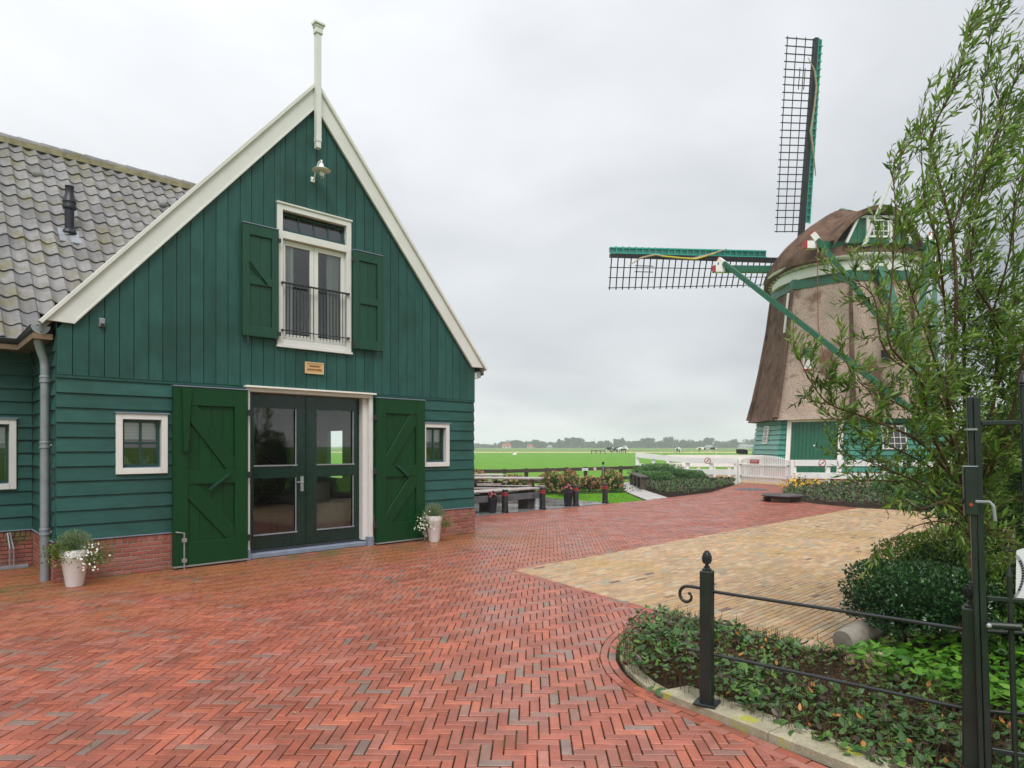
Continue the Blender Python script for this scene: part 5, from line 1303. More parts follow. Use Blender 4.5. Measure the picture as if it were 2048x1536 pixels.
for k in range(npk):
    x = .15 + (LG - .28) * k / (npk - 1); f = (x / LG - .5) * 2; top = 1.07 + .20 * (1 - f * f)
    build(MB().prism(GT, [(x - .030, .10), (x + .030, .10), (x + .030, top), (x, top + .03), (x - .030, top)], .0, .028, .5, .004, True), 'picket', 'white', wg)
for x0, x1 in ((.10, LG / 2 - .03), (LG / 2 + .03, LG - .08)):
    for y in (.32, .86): build(MB().box(GT, x0, x1, y - .035, y + .035, .029, .06), 'gate_rail', 'white', wg)
for x, y in ((.11, .86), (.11, .32), (LG - .09, .86)): build(MB().box(GT, x - .05, x + .03, y - .02, y + .02, .061, .08), 'hinge', 'iron', wg)
ss = thing('stop_sign', 'small red STOP sign on the white picket gate', 'sign', tuple(GT(.95, 1.0, .07)))
build(MB().box(GT, .70, 1.22, .93, 1.10, .062, .072), 'plate', 'red', ss); text('STOP', GT, .96, 1.012, .074, .13, 'white', ss, .36)
def round_sign(c, fr, r, label, group=None):
    t = thing('round_sign', label, 'sign', tuple(c), group)
    f2 = Frame(c, fr.x, fr.y)
    def disc(r0, r1, o0, o1, m_, nm):
        n = 20; V = [f2(q * math.cos(2 * math.pi * k / n), q * math.sin(2 * math.pi * k / n), o) for o in (o1,) for q in (r0, r1) for k in range(n)]
        if r0 <= 0: return build(MB().prism(f2, [(r1 * math.cos(2 * math.pi * k / n), r1 * math.sin(2 * math.pi * k / n)) for k in range(n)], o0, o1), nm, m_, t)
        return build(MB().add(V, [(k, (k + 1) % n, n + (k + 1) % n, n + k) for k in range(n)]), nm, m_, t)
    disc(0, r, 0, .01, 'white', 'plate'); disc(r * .80, r * .98, 0, .013, 'red', 'ring')
    build(MB().bar(f2(-r * .5, -r * .5, .016), f2(r * .55, r * .55, .016), .004, r * .16, up=f2.x), 'slash', 'red', t)
    build(MB().prism(f2, [(-r * .3, -r * .25), (r * .2, -r * .2), (r * .35, r * .15), (-r * .1, r * .1)], .011, .014), 'symbol', 'ink', t)
    return t
def fence_frame(a, b):
    d = np.array(b) - np.array(a); d = d / np.linalg.norm(d); n = np.array([d[1], -d[0], 0]); n = n if n[1] < 0 else -n; return Frame(a, d, n)
f1 = fence_frame((8.62, 31.9, 0), (10.6, 30.75, 0)); round_sign(f1(1.0, 1.02, .14), f1, .155, 'round red ringed prohibition sign on the white fence left of the gate')
f2_ = fence_frame((12.12, 27.95, 0), (13.5, 27.8, 0)); round_sign(f2_(1.12, 1.0, .14), f2_, .155, 'round red ringed prohibition sign on the white fence right of the gate')

dk = rail_fence('field_fence', 'dark brown wooden rail fence between the terrace and the pasture', [(-5.5, 26.2, -.02), (-.31, 26.9, -.02), (6.1, 31.7, -.02), (7.4, 32.7, 0)], .80, [4, 7, 1], [.70, .22], 'old_wood', .12, .15, .05)
f3 = fence_frame((-.31, 26.9, 0), (6.1, 31.7, 0))
round_sign(f3(5.05, .66, .125), f3, .10, 'small round red ringed sign on the dark field fence')
bs_ = thing('notice_board', 'small white rectangular notice on the dark field fence', 'sign', tuple(f3(4.45, .66, .13)))
build(MB().box(f3, 4.25, 4.62, .60, .72, .113, .122), 'plate', 'paper', bs_)
for k in range(3): build(MB().box(f3, 4.29, 4.56 - .05 * k, .615 + k * .032, .628 + k * .032, .122, .124), 'text_line', 'grey_print', bs_)
sp_ = thing('marker_post', 'thin grey marker post with a small cap before the dark fence', 'post', (4.15, 29.6, 0))
build(MB().tube([(4.15, 29.6, -.02), (4.15, 29.6, .90)], .022, 8), 'pole', 'zinc', sp_); build(MB().box(Frame((4.15, 29.6, 0), (1, 0, 0), (0, -1, 0)), -.05, .05, .88, 1.0, -.03, .03), 'cap', 'black_plastic', sp_)

# ================================================================== TERRACE FURNITURE
def bollard(c, label):
    t = thing('bollard', label, 'bollard', tuple(c), 'black bollards with red bands along the terrace edge')
    smooth(build(MB().lathe(c, [(.10, 0), (.10, .04), (.083, .045), (.083, .575), (.078, .59), (.0, .595)], 20), 'body', 'bollard', t), 40)
    for h in (.43, .485): smooth(build(MB().lathe(c + Z * h, [(.0836, 0), (.0848, .003), (.0848, .027), (.0836, .03)], 20), 'band', 'red', t), 40)
    build(MB().blob(c + np.array([0, -.084, .07]), .008, 6, 4), 'screw', 'steel', t); return t
bl = [(-.18, 16.74), (.83, 17.68), (1.83, 18.66), (2.80, 19.56)]
b0 = bollard(np.array([*bl[0], 0.0]), 'black bollard with red bands, nearest the barn beside a dark planter of pink flowers')
for (x, y), lb in zip(bl[1:], ('black bollard with red bands in front of the right end of the low bench table', 'black bollard with red bands against the second dark planter', 'black bollard with red bands standing alone by the lawn')):
    copy_tree(b0, (x, y, 0), lb)
def tall_pot(c, r0, r1, h, mat, label, name='planter'):
    t = thing(name, label, 'planter', tuple(c))
    smooth(build(MB().lathe(c, [(r0 * .92, 0), (r0, .01), (r1 * .97, h * .80), (r1 * 1.0, h * .81), (r1 * 1.04, h), (r1 * .96, h), (r1 * .90, h * .9), (0, h * .9)], 24), 'pot', mat, t), 40)
    return t
p1 = tall_pot(np.array([-.50, 16.70, 0]), .085, .125, .40, 'charcoal', 'dark planter of pink and yellow flowers by the bollard nearest the barn')
p2 = tall_pot(np.array([1.60, 18.55, 0]), .10, .150, .46, 'charcoal', 'dark planter of pink flowers beside the third bollard')
def bouquet(c, r, h, n, parent, leafmat, petal, nl=300, name='flowers', size=.035):
    D = rdir(nl); D[:, 2] = abs(D[:, 2]); P = c + D * np.array([r, r, h]) * rng.uniform(.2, .95, (nl, 1))
    leaf_obj('leaves', leafmat, parent, P, D + rdir(nl) * .6, rdir(nl), rng.uniform(.03, .06, nl), rng.uniform(.012, .022, nl), rng.random(nl), kind='stuff')
    D = rdir(n); D[:, 2] = abs(D[:, 2]) * .9 + .1; P = c + D * np.array([r, r, h]) * rng.uniform(.75, 1.1, (n, 1)); q = 5
    PP = np.repeat(P, q, 0); A = np.tile(np.arange(q) * 2 * math.pi / q, n); DD = np.repeat(D, q, 0)
    a = np.cross(DD, np.array([0.3, .5, .8])); a /= np.linalg.norm(a, axis=1, keepdims=True); b = np.cross(DD, a)
    dirs = a * np.cos(A)[:, None] + b * np.sin(A)[:, None] + DD * .35
    leaf_obj(name, petal, parent, PP, dirs, np.cross(DD, dirs), np.full(n * q, size), np.full(n * q, size * .8), rng.random(n * q), kind='stuff')
bouquet(np.array([-.50, 16.70, .38]), .14, .17, 18, p1, 'bed_leaf', 'petal_pink'); bouquet(np.array([1.60, 18.55, .42]), .17, .24, 20, p2, 'bed_leaf', 'petal_pink')

# picnic table
pt_ = thing('picnic_table', 'brown wooden picnic table with wet pale top on the terrace', 'picnic table', (-.8, 20.3, 0))
PT = Frame((.95, 19.95, 0), np.array([-.985, .17, 0]), np.array([-.17, -.985, 0]))
for k in range(4): build(MB().prism(PT, [(0, .70), (2.6, .70), (2.6, .745), (0, .745)], -.37 + k * .187, -.37 + k * .187 + .178, random.random(), .006, True), 'top_plank', 'wet_plank', pt_)
for o in (-.78, -.60, .44, .62): build(MB().prism(PT, [(0.02, .42), (2.6, .42), (2.6, .455), (0.02, .455)], o, o + .165, random.random(), .006, True), 'seat_plank', 'wet_plank', pt_)
for x in (.35, 2.2):
    build(MB().bar(PT(x, .0, -.66), PT(x, .70, -.22), .06, .14), 'leg', 'brown_wood', pt_); build(MB().bar(PT(x, .0, .66), PT(x, .70, .22), .06, .14), 'leg', 'brown_wood', pt_)
    build(MB().box(PT, x - .03, x + .03, .30, .42, -.8, .8), 'cross_beam', 'brown_wood', pt_); build(MB().box(PT, x - .035, x + .035, .55, .70, -.38, .38), 'cross_beam', 'brown_wood', pt_)
# second table further left, mostly hidden
pt2 = copy_tree(pt_, (-2.0, 22.6, 0), 'brown wooden picnic table half hidden behind the barn corner')
pt_['group'] = pt2['group'] = 'wooden picnic tables on the terrace'
# low heavy bench table
lb_ = thing('bench_table', 'low heavy bench with pale planks on dark stump blocks behind the bollards', 'bench', (0, 17.3, 0))
BT = Frame((.72, 18.24, 0), -U, NO)
for k in range(3): build(MB().prism(BT, [(0, .52), (2.9, .52), (2.9, .555), (0, .555)], -.34 + k * .2, -.34 + k * .2 + .19, random.random(), .005, True), 'seat_plank', 'wet_plank', lb_)
build(MB().prism(BT, [(.02, .27), (2.9, .27), (2.9, .44), (.02, .44)], .17, .25, .5, .01, True), 'side_beam', 'grey_beam', lb_)
build(MB().prism(BT, [(.02, .27), (2.9, .27), (2.9, .44), (.02, .44)], -.35, -.27, .5, .01, True), 'side_beam', 'grey_beam', lb_)
for x in (.30, 1.72, 2.65):
    build(MB().prism(BT, [(x, 0), (x + .25, 0), (x + .25, .515), (x, .515)], -.22, .16, random.random(), .01, True), 'stump', 'old_wood', lb_)
    build(MB().lathe(BT(x + .12, .36, .255), [(.018, -.01), (.018, .012)], 8, fr=Frame((0, 0, 0), U, Z, NO)), 'bolt', 'black_plastic', lb_)
# stump bench by the path
sb_ = thing('stump_bench', 'dark plank bench on log stumps at the end of the tile path', 'bench', (5.3, 27, 0))
SB = Frame((5.22, 25.5, 0), np.array([.06, .998, 0]), np.array([-.998, .06, 0]))
build(MB().prism(SB, [(0, .46), (3.9, .46), (3.9, .52), (0, .52)], -.17, .17, .5, .012, True), 'seat', 'old_wood', sb_)
for x in (.05, 1.2, 2.4, 3.5): build(MB().prism(SB, [(x, 0), (x + .26, 0), (x + .26, .455), (x, .455)], -.15, .15, random.random(), .02, True), 'stump', 'old_wood', sb_)
# round low platform
rt = thing('round_table', 'low round dark slab on beam blocks in front of the right flower bed', 'table', (8.35, 20.1, 0))
smooth(build(MB().lathe((8.35, 20.1, 0), [(.45, .13), (.60, .17), (.62, .20), (.60, .225), (.0, .235)], 36), 'top', mk('slate slab', (.06, .055, .06), .35, .5, (.3, 6), (.2, 20, .003)), rt), 40)
RT = Frame((8.35, 20.1, 0), np.array([1, .1, 0]) / 1.005, np.array([.1, -1, 0]) / 1.005)
build(MB().prism(RT, [(-.46, 0), (.10, 0), (.10, .125), (-.46, .125)], .18, .30, .4, .01, True), 'beam', 'brown_wood', rt); build(MB().prism(RT, [(.12, 0), (.46, 0), (.46, .125), (.12, .125)], -.2, .30, .4, .01, True), 'beam', 'old_wood', rt)
build(MB().prism(RT, [(-.46, 0), (.08, 0), (.08, .125), (-.46, .125)], -.32, -.2, .4, .01, True), 'beam', 'brown_wood', rt)

# white planters by the barn
def white_pot(c, r1, h, label):
    t = tall_pot(c, r1 * .62, r1, h, 'plastic_white', label); return t
w1 = white_pot(np.array([-5.33, 7.92, 0]), .150, .45, 'tall white planter of silver herbs left of the open barn door')
w2 = white_pot(np.array([-1.39, 11.60, 0]), .150, .47, 'tall white planter with trailing white flowers right of the barn door')
def herb_crown(c, t, n, r, h, side):
    D = rdir(n); D[:, 2] = abs(D[:, 2]) * 1.1; D /= np.linalg.norm(D, axis=1, keepdims=True)
    f = rng.uniform(.15, 1, (n, 1)); P = c + D * np.array([r, r, h]) * f
    leaf_obj('herb_leaves', 'herb', t, P, D + Z * .7 + rdir(n) * .3, rdir(n), rng.uniform(.03, .07, n), rng.uniform(.004, .011, n), rng.random(n), kind='stuff')
    mb = MB()
    for k in range(46):
        d = rdir(1)[0]; d[2] = abs(d[2]) + .5; d /= np.linalg.norm(d); mb.tube([c, c + d * np.array([r, r, h]) * .5, c + d * np.array([r, r, h]) * 1.05 + Z * .02], [.004, .003, .0015], 4, .5)
    build(mb, 'stems', 'herb', t, kind='stuff')
    for sd, m_, pm, nf in side:
        cc_ = c + np.array(sd); n2 = 420; P = cc_ + rng.normal(0, 1, (n2, 3)) * np.array([.085, .07, .075]); D2 = rdir(n2)
        leaf_obj('trailing_leaves', m_, t, P, D2, rdir(n2), rng.uniform(.02, .045, n2), rng.uniform(.012, .022, n2), rng.random(n2), kind='stuff')
        if pm:
            Pf = cc_ + rng.normal(0, 1, (nf, 3)) * np.array([.10, .08, .085]) + np.array([0, -.04, 0]); q = 5; D3 = rdir(nf) * .6 + np.array([.2, -.8, .3])
            PP = np.repeat(Pf, q, 0); A = np.tile(np.arange(q) * 2 * math.pi / q, nf); DD = np.repeat(D3, q, 0); a = np.cross(DD, Z); a /= np.linalg.norm(a, axis=1, keepdims=True); b = np.cross(DD, a)
            dirs = a * np.cos(A)[:, None] + b * np.sin(A)[:, None] + DD * .2
            leaf_obj('blossoms', pm, t, PP, dirs, np.cross(DD, dirs), np.full(nf * q, .016), np.full(nf * q, .014), rng.random(nf * q), kind='stuff')
herb_crown(np.array([-5.33, 7.92, .43]), w1, 1700, .20, .24, [((-.16, -.05, -.02), 'hedge_leaf', None, 0), ((-.05, -.12, .02), 'hedge_leaf', None, 0), ((.21, .02, -.07), 'hedge_leaf', 'petal_white', 46)])
herb_crown(np.array([-1.39, 11.60, .43]), w2, 1500, .20, .24, [((-.15, -.06, -.10), 'hedge_leaf', 'petal_white', 80), ((.17, .05, -.10), 'hedge_leaf', 'petal_pink', 8)])
# bicycle rack
br = thing('bicycle_rack', 'grey galvanised bicycle rack against the brick base of the wing', 'bicycle rack', tuple(WF(-.35, 0, .25)))
build(MB().prism(WF, [(-1.6, 0), (-.10, 0), (-.10, .045), (-1.6, .045)], .16, .26, .5, .004, True), 'base_bar', 'zinc', br)
for s_ in (-.26, -.42, -.9, -1.06):
    build(MB().tube([WF(s_, .03, .24), WF(s_ - .005, .28, .24), WF(s_ - .02, .38, .17), WF(s_ - .03, .48, .09), WF(s_ - .03, .485, .06), WF(s_ - .06, .48, .09), WF(s_ - .055, .38, .17), WF(s_ - .05, .28, .24), WF(s_ - .05, .03, .24)], .011, 6), 'hoop', 'steel', br)

# ================================================================== IRON FENCE AND GATE IN FRONT
PA = np.array([1.25, 4.17, .050]); PBt = np.array([2.31, 3.27, .0])
ir = thing('iron_fence', 'black iron fence with pine cone post tops and two round rails round the front bed', 'fence', tuple(PA))
fd = (PBt - PA) * np.array([1, 1, 0]); fd /= np.linalg.norm(fd); fn = np.array([fd[1], -fd[0], 0])
def iron_post(p, top):
    w = .037
    fr = up_frame((p[0], p[1], 0), math.atan2(fd[1], fd[0]) + .12)
    o = build(MB().prism(fr, [(-w, -w + .006), (-w + .006, -w), (w - .006, -w), (w, -w + .006), (w, w), (-w, w)], p[2], top, .5, .006), 'post', 'iron', ir)
    build(MB().prism(fr, [(-.070, -.070), (.070, -.070), (.070, .070), (-.070, .070)], p[2], p[2] + .016, .5, .004), 'foot_plate', 'iron', o)
    c = np.array([p[0], p[1], top]); smooth(build(MB().lathe(c, [(.030, 0), (.030, .010), (.018, .018), (.020, .026), (.011, .032), (.011, .040), (.021, .050), (.027, .072), (.024, .100), (.013, .122), (.0, .130)], 18), 'finial', 'iron', o), 40)
    mb = MB()
    for rg, (r_, h_) in enumerate(((.022, .054), (.026, .066), (.027, .079), (.024, .092), (.019, .106), (.011, .118))):
        for k in range(9):
            a = 2 * math.pi * (k + .5 * (rg % 2)) / 9; mb.blob(c + np.array([r_ * math.cos(a), r_ * math.sin(a), h_]), (.0065, .0065, .009), 5, 4)
    build(mb, 'cone_scales', 'iron', o, kind='stuff')
iron_post(PA, .905); iron_post(PBt, .89)
hU, hL = .775, .375
def rail(p, q, r=.0105): return smooth(build(MB().tube([p, q], r, 10), 'rail', 'iron', ir), 40)
A2 = np.array([PA[0], PA[1], 0]); B2 = np.array([PBt[0], PBt[1], 0]); END = np.array([5.2, 2.6, 0])
rail(A2 + fd * .04 + Z * hU, B2 + Z * hU); rail(A2 - fd * .13 + Z * hL, B2 + Z * hL); rail(B2 + Z * hU, END + Z * hU); rail(B2 + Z * hL, END + Z * hL)
sp = []; c0 = A2 - fd * .155 + Z * (hU - .065)
sp = [A2 - fd * .04 + Z * (hU + .01), A2 - fd * .10 + Z * (hU + .012)]
for k in range(22):
    a = math.pi / 2 + k / 21 * math.pi * 1.75; r = .062 * (1 - .62 * k / 21); sp.append(A2 - fd * .135 + Z * (hU - .052) + (-fd * -math.cos(a)) * r + Z * math.sin(a) * r)
smooth(build(MB().tube(sp, [.0105] * 14 + [.0105 - .0004 * k for k in range(len(sp) - 14)], 8), 'scroll', 'iron', ir), 60)
build(MB().blob(sp[-1], .011, 8, 5), 'scroll_end', 'iron', ir)
for k in range(3):
    p = B2 + (END - B2) * (.05 + .33 * k) ; 
# gate leaf, sagging a little
gt = thing('iron_gate', 'tall black iron gate leaf with spear pickets standing open at the right', 'gate', (2.33, 3.17, 0))
gx = np.array([.88, -.47, 0]); gx /= np.linalg.norm(gx); lean = R(1.55); gz = Z * math.cos(lean) - gx * math.sin(lean)
gy = np.array([gx[1], -gx[0], 0]); GA = Frame(np.array([2.325, 3.20, -.0]), gx * math.cos(lean) + Z * math.sin(lean) * .4, gy, gz)
build(MB().prism(GA, [(-.020, .06), (.002, .06), (.002, 1.945), (-.020, 1.945)], -.018, .018, .5, .003, True), 'stile', 'iron', gt)
build(MB().prism(GA, [(.005, .06), (.034, .06), (.034, 1.945), (.005, 1.945)], -.024, .014, .5, .003, True), 'stile', 'iron', gt)
for h in (1.815, .955, .215): build(MB().prism(GA, [(.035, h - .011), (1.3, h - .011), (1.3, h + .011), (.035, h + .011)], -.011, .011, .5, .003, True), 'rail', 'iron', gt)
for k, x in enumerate((.205, .36, .515, .67, .825, .98)):
    b_ = build(MB().tube([GA(x, .10, .0), GA(x, 1.985, .0)], .0135, 12), 'picket', 'iron', gt); smooth(b_, 50)
    smooth(build(MB().lathe(GA(x, 1.985, 0), [(.015, 0), (.017, .008), (.012, .014), (.018, .022), (.012, .045), (.001, .075)], 12), 'spear_tip', 'iron', b_), 40)
    x2 = x - .077; b_ = build(MB().tube([GA(x2, .10, .0), GA(x2, 1.07, .0)], .0125, 12), 'short_picket', 'iron', gt); smooth(b_, 50)
    smooth(build(MB().lathe(GA(x2, 1.07, 0), [(.014, 0), (.008, .03), (.001, .06)], 10), 'spear_tip', 'iron', b_), 40)
lk = build(MB().prism(GA, [(-.045, 1.36), (.012, 1.36), (.012, 1.60), (-.045, 1.60)], -.028, .034, .5, .006, True), 'lock_box', 'iron', gt)
build(MB().box(GA, -.045, .014, 1.60, 1.606, -.03, .036), 'lock_lid', 'zinc', lk)
build(MB().lathe(GA(-.02, 1.415, .036), [(.009, 0), (.009, .008), (.0, .009)], 10, fr=Frame((0, 0, 0), gx, Z, gy)), 'keyhole', 'rust', lk)
build(MB().tube([GA(.0, 1.43, .03), GA(.055, 1.43, .045), GA(.068, 1.41, .05), GA(.072, 1.34, .05)], .008, 8), 'latch', 'zinc', gt)
build(MB().tube([GA(-.055, 1.43, .0), GA(-.03, 1.43, .0)], .014, 8), 'bolt_knob', 'iron', gt)
build(MB().tube([GA(.03, .83, .03), GA(.16, .835, .03)], .017, 10), 'hinge_pin', 'iron', gt); build(MB().blob(GA(.035, .83, .045), .013, 10, 6), 'hinge_bolt', 'steel', gt)
build(MB().box(GA, -.03, .015, 1.78, 1.79, -.03, .05), 'stop_plate', 'zinc', gt)
# printed sheet beyond the gate
bn = thing('printed_banner', 'white printed sheet with a grey ring of lettering, cut off at the right edge', 'banner', tuple(at(2060, 1150, 3.9)))
b00, b10, b11, b01 = at(2031, 1203, 3.95), at(2190, 1165, 3.75), at(2190, 1052, 3.75), at(2033, 1101, 3.95)
xv = (b10 - b00); LX = np.linalg.norm(xv); xv = xv / LX; yv = b01 - b00; LY = np.linalg.norm(yv); yv /= LY; nv_ = np.cross(xv, yv); nv_ = nv_ if nv_[1] < 0 else -nv_
BN = Frame(b00, xv, nv_, yv); build(MB().prism(BN, [(0, 0), (LX, .02), (LX, LY + .02), (0, LY)], -.002, .002, .5, 0, True), 'sheet', 'paper', bn)
cxr, cyr, rr1, rr0 = -.175, LY / 2, .222, .205
mb = MB(); n = 22
an = np.linspace(-.62, .62, n); V = [BN(cxr + q * math.cos(a), cyr + q * math.sin(a), .004) for q in (rr0, rr1) for a in an]; mb.add(V, [(k, k + 1, n + k + 1, n + k) for k in range(n - 1)]); build(mb, 'ring', 'grey_print', bn)
for k in range(12):
    a = -.42 + k * .075; p = BN(cxr + .212 * math.cos(a), cyr + .212 * math.sin(a), .0055)
    fr = Frame(p, xv * math.sin(a) * -1 + yv * math.cos(a), nv_, xv * math.cos(a) + yv * math.sin(a)); build(MB().box(fr, -.005, .005, -.006, .006, 0, .001), 'glyph', 'ink', bn)
build(MB().tube([b01, b01 - xv * .06 + yv * .01], .004, 5), 'tie', 'ink', bn)

# ================================================================== VEGETATION
def shell_leaves(c, r, n, depth=.25, up_only=True, power=2.4, lump=0.12, seed_f=3.0):
    """points and directions in the outer layer of a rounded block"""
    D = rdir(n * 2)
    if up_only: D = D[D[:, 2] > -.55]
    D = D[:n]
    k = (np.abs(D / 1.0) ** power).sum(1) ** (1 / power); S = D / k[:, None]
    nz = np.sin(S[:, 0] * seed_f * 2 + 1) * np.sin(S[:, 1] * seed_f * 2.3 + 2) * np.sin(S[:, 2] * seed_f * 2 + .5)
    f = (1 + lump * nz) * (1 - depth * rng.random(len(D)) ** 2)
    return np.array(c) + S * np.array(r) * f[:, None], D, nz
def bush(name, label, cat, c, r, n, mat, ls, lw, core='core', tint=None, depth=.25, group=None, power=2.4, stems=6, lump=.12, wide=False):
    c = np.array(c, float); t = thing(name, label, cat, (c[0], c[1], 0), group)
    P, D, nz = shell_leaves(c, r, n, depth, power=power, lump=lump)
    n = len(P); T = rng.random(n) if tint is None else np.clip(tint(P, D) + rng.normal(0, .18, n), 0, 1)
    leaf_obj('foliage', mat, t, P, D * .6 + rdir(n) * .8 + Z * .35, rdir(n), rng.uniform(*ls, n), rng.uniform(*lw, n), T, kind='stuff', wide=wide)
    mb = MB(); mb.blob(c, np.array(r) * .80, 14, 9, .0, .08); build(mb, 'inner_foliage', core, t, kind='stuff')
    for k in range(stems):
        a = random.uniform(0, 6.3); q = c + np.array([math.cos(a) * r[0] * .5, math.sin(a) * r[1] * .5, 0]); q2 = np.array([c[0] + math.cos(a) * r[0] * .22, c[1] + math.sin(a) * r[1] * .22, -.02])
        build(MB().tube([q2, (q + q2) / 2 + rng.normal(0, .02, 3), q], [.014, .011, .008], 6, random.random()), 'stem', 'twig', t)
    return t
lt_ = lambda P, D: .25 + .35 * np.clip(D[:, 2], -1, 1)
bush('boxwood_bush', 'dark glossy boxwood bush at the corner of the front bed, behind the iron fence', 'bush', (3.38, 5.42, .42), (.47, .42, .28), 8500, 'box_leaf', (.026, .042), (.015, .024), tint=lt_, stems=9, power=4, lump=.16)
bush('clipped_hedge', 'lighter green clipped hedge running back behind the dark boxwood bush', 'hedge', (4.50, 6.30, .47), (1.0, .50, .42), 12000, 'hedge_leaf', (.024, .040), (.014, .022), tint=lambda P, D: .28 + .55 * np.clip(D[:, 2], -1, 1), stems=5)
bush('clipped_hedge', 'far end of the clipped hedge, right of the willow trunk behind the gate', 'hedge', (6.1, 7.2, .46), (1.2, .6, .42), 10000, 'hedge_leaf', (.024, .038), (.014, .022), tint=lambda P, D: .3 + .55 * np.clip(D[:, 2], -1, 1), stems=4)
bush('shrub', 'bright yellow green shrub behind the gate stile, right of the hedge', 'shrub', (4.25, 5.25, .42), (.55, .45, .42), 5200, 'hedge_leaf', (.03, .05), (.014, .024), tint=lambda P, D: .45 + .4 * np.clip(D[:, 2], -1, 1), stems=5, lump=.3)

bush('shrub', 'tall feathery shrub with shade put into its dark leaf colour, behind the gate, right of the willow trunk', 'shrub', (4.95, 6.4, 1.15), (.62, .5, .95), 9000, 'willow_leaf', (.05, .10), (.010, .020), tint=lambda P, D: .08 + .25 * np.clip(D[:, 2], -1, 1), stems=6, depth=.45, lump=.35)  # darkest leaf tints stand in for the shade behind the gate
# low plants of the front bed
def in_poly_pts(poly, n, box):
    X = rng.uniform(box[0], box[1], n); Y = rng.uniform(box[2], box[3], n)
    ok = np.array([inside((x, y), poly) for x, y in zip(X, Y)]); return X[ok], Y[ok]
def cover(name, mat, poly, box, n, hmax, ls, lw, tints, label=None, wide=True, dens=None, hfun=None, up=.55, cluster=0.0):
    X, Y = in_poly_pts(poly, n, box)
    if dens is not None:
        k = rng.random(len(X)) < dens(X, Y); X, Y = X[k], Y[k]
    m = len(X); h = hfun(X, Y) * rng.uniform(.35, 1, m) if hfun is not None else rng.uniform(.25, 1, m) * hmax
    P = np.stack([X, Y, h + .01], 1); A = rng.uniform(0, 2 * math.pi, m); D = np.stack([np.cos(A), np.sin(A), rng.uniform(-.25, up, m)], 1)
    S = np.cross(D, Z) + rng.normal(0, .35, (m, 3))
    return leaf_obj(name, mat, None, P, D, S, rng.uniform(*ls, m), rng.uniform(*lw, m), rng.choice(tints, m), wide=wide, kind='stuff', label=label, cup=.2)
FB2 = [(1.93, 3.32), (1.24, 4.28), (.98, 4.52), (.85, 4.8), (.84, 5.15), (.93, 5.55), (1.12, 5.9), (1.42, 6.25), (1.66, 6.46), (2.62, 5.30), (2.75, 4.9), (3.0, 4.3), (3.1, 3.6), (2.6, 2.9)]
clump = lambda X, Y, s=3.0, o=0: .5 + .5 * np.sin(X * s * 2.1 + o) * np.sin(Y * s * 1.7 + 1.3 * o + .6) 
bare = lambda X, Y: 1 - .85 * np.exp(-(((X - 2.28) / .42) ** 2 + ((Y - 4.75) / .35) ** 2))
hb = lambda X, Y: .05 + .16 * np.exp(-(((X - 1.18) / .32) ** 2)) + .05 * clump(X, Y)
cover('ground_cover', 'cover_leaf', FB2, (.8, 3.4, 2.7, 6.6), 17500, .14, (.028, .070), (.018, .043), [0, .16, .33, .33, .5, .5, .66, .83, .83], dens=lambda X, Y: (.25 + .75 * clump(X, Y)) * bare(X, Y), hfun=hb)
cover('ground_cover', 'cover_leaf', FB2, (.8, 3.4, 2.7, 6.6), 2600, .14, (.055, .095), (.038, .062), [.16, .33, .5, .5], dens=lambda X, Y: (.1 + .5 * clump(X, Y, 4, 1)) * bare(X, Y), hfun=hb)
cover('autumn_leaves', 'cover_leaf', FB2, (.8, 3.4, 2.7, 6.6), 150, .10, (.04, .06), (.02, .032), [1.0], up=.8)
X, Y = in_poly_pts(FB2, 3900, (.8, 3.2, 2.8, 6.6)); mb = MB()
for x, y in zip(X, Y):
    hh = random.triangular(.03, .18, .06) + (.06 if x < 1.45 else 0); p = np.array([x, y, 0]); q = p + np.array([random.gauss(0, .02), random.gauss(0, .02), hh]); r_ = q + np.array([random.gauss(0, .03), random.gauss(0, .03), random.uniform(.01, .05)])
    mb.tube([p, q, r_], [.0022, .0018, .001], 3, random.random(), cap=False)
build(mb, 'dry_stems', 'twig', None, kind='stuff')
V = rng.normal(0, 1, (3600, 3)); X, Y = in_poly_pts(FB2, 5200, (.8, 3.2, 2.8, 6.6)); m = len(X)
A = rng.uniform(0, 6.28, m); leaf_obj('leaf_litter', 'twig', None, np.stack([X, Y, np.full(m, .018)], 1), np.stack([np.cos(A), np.sin(A), rng.normal(0, .15, m)], 1), np.stack([-np.sin(A), np.cos(A), rng.normal(0, .3, m)], 1), rng.uniform(.015, .04, m), rng.uniform(.004, .014, m), rng.random(m), kind='stuff')
# bright green cover at the right
BR = [(2.55, 5.15), (3.6, 5.6), (6.2, 6.2), (8, 5), (7, 2.2), (3.2, 1.6), (2.75, 3.0), (2.95, 3.7), (2.80, 4.3), (2.62, 4.75)]
hb2 = lambda X, Y: .10 + .12 * clump(X, Y, 2.2, 2) 
cover('bright_ground_cover', 'bright_leaf', BR, (2.4, 7.5, 1.6, 6.2), 17000, .2, (.05, .10), (.034, .062), [0, .2, .33, .5, .66, .66, 1], hfun=hb2, up=.35)
sheet('leafy_soil', BR, .03, 'soil')
# vine leaf draped over the kerb
leaf_obj('kerb_leaf', 'cover_leaf', None, np.array([[1.02, 4.46, .05], [1.05, 4.44, .04], [.98, 4.48, .05]]), np.array([[-.3, -.9, -.1], [.5, -.8, -.1], [-.9, -.5, -.1]]), np.array([[.9, -.3, .2], [.8, .5, .1], [.5, -.9, .1]]), np.array([.10, .11, .07]), np.array([.08, .09, .05]), np.array([.5, .5, .5]), wide=True, kind='stuff')
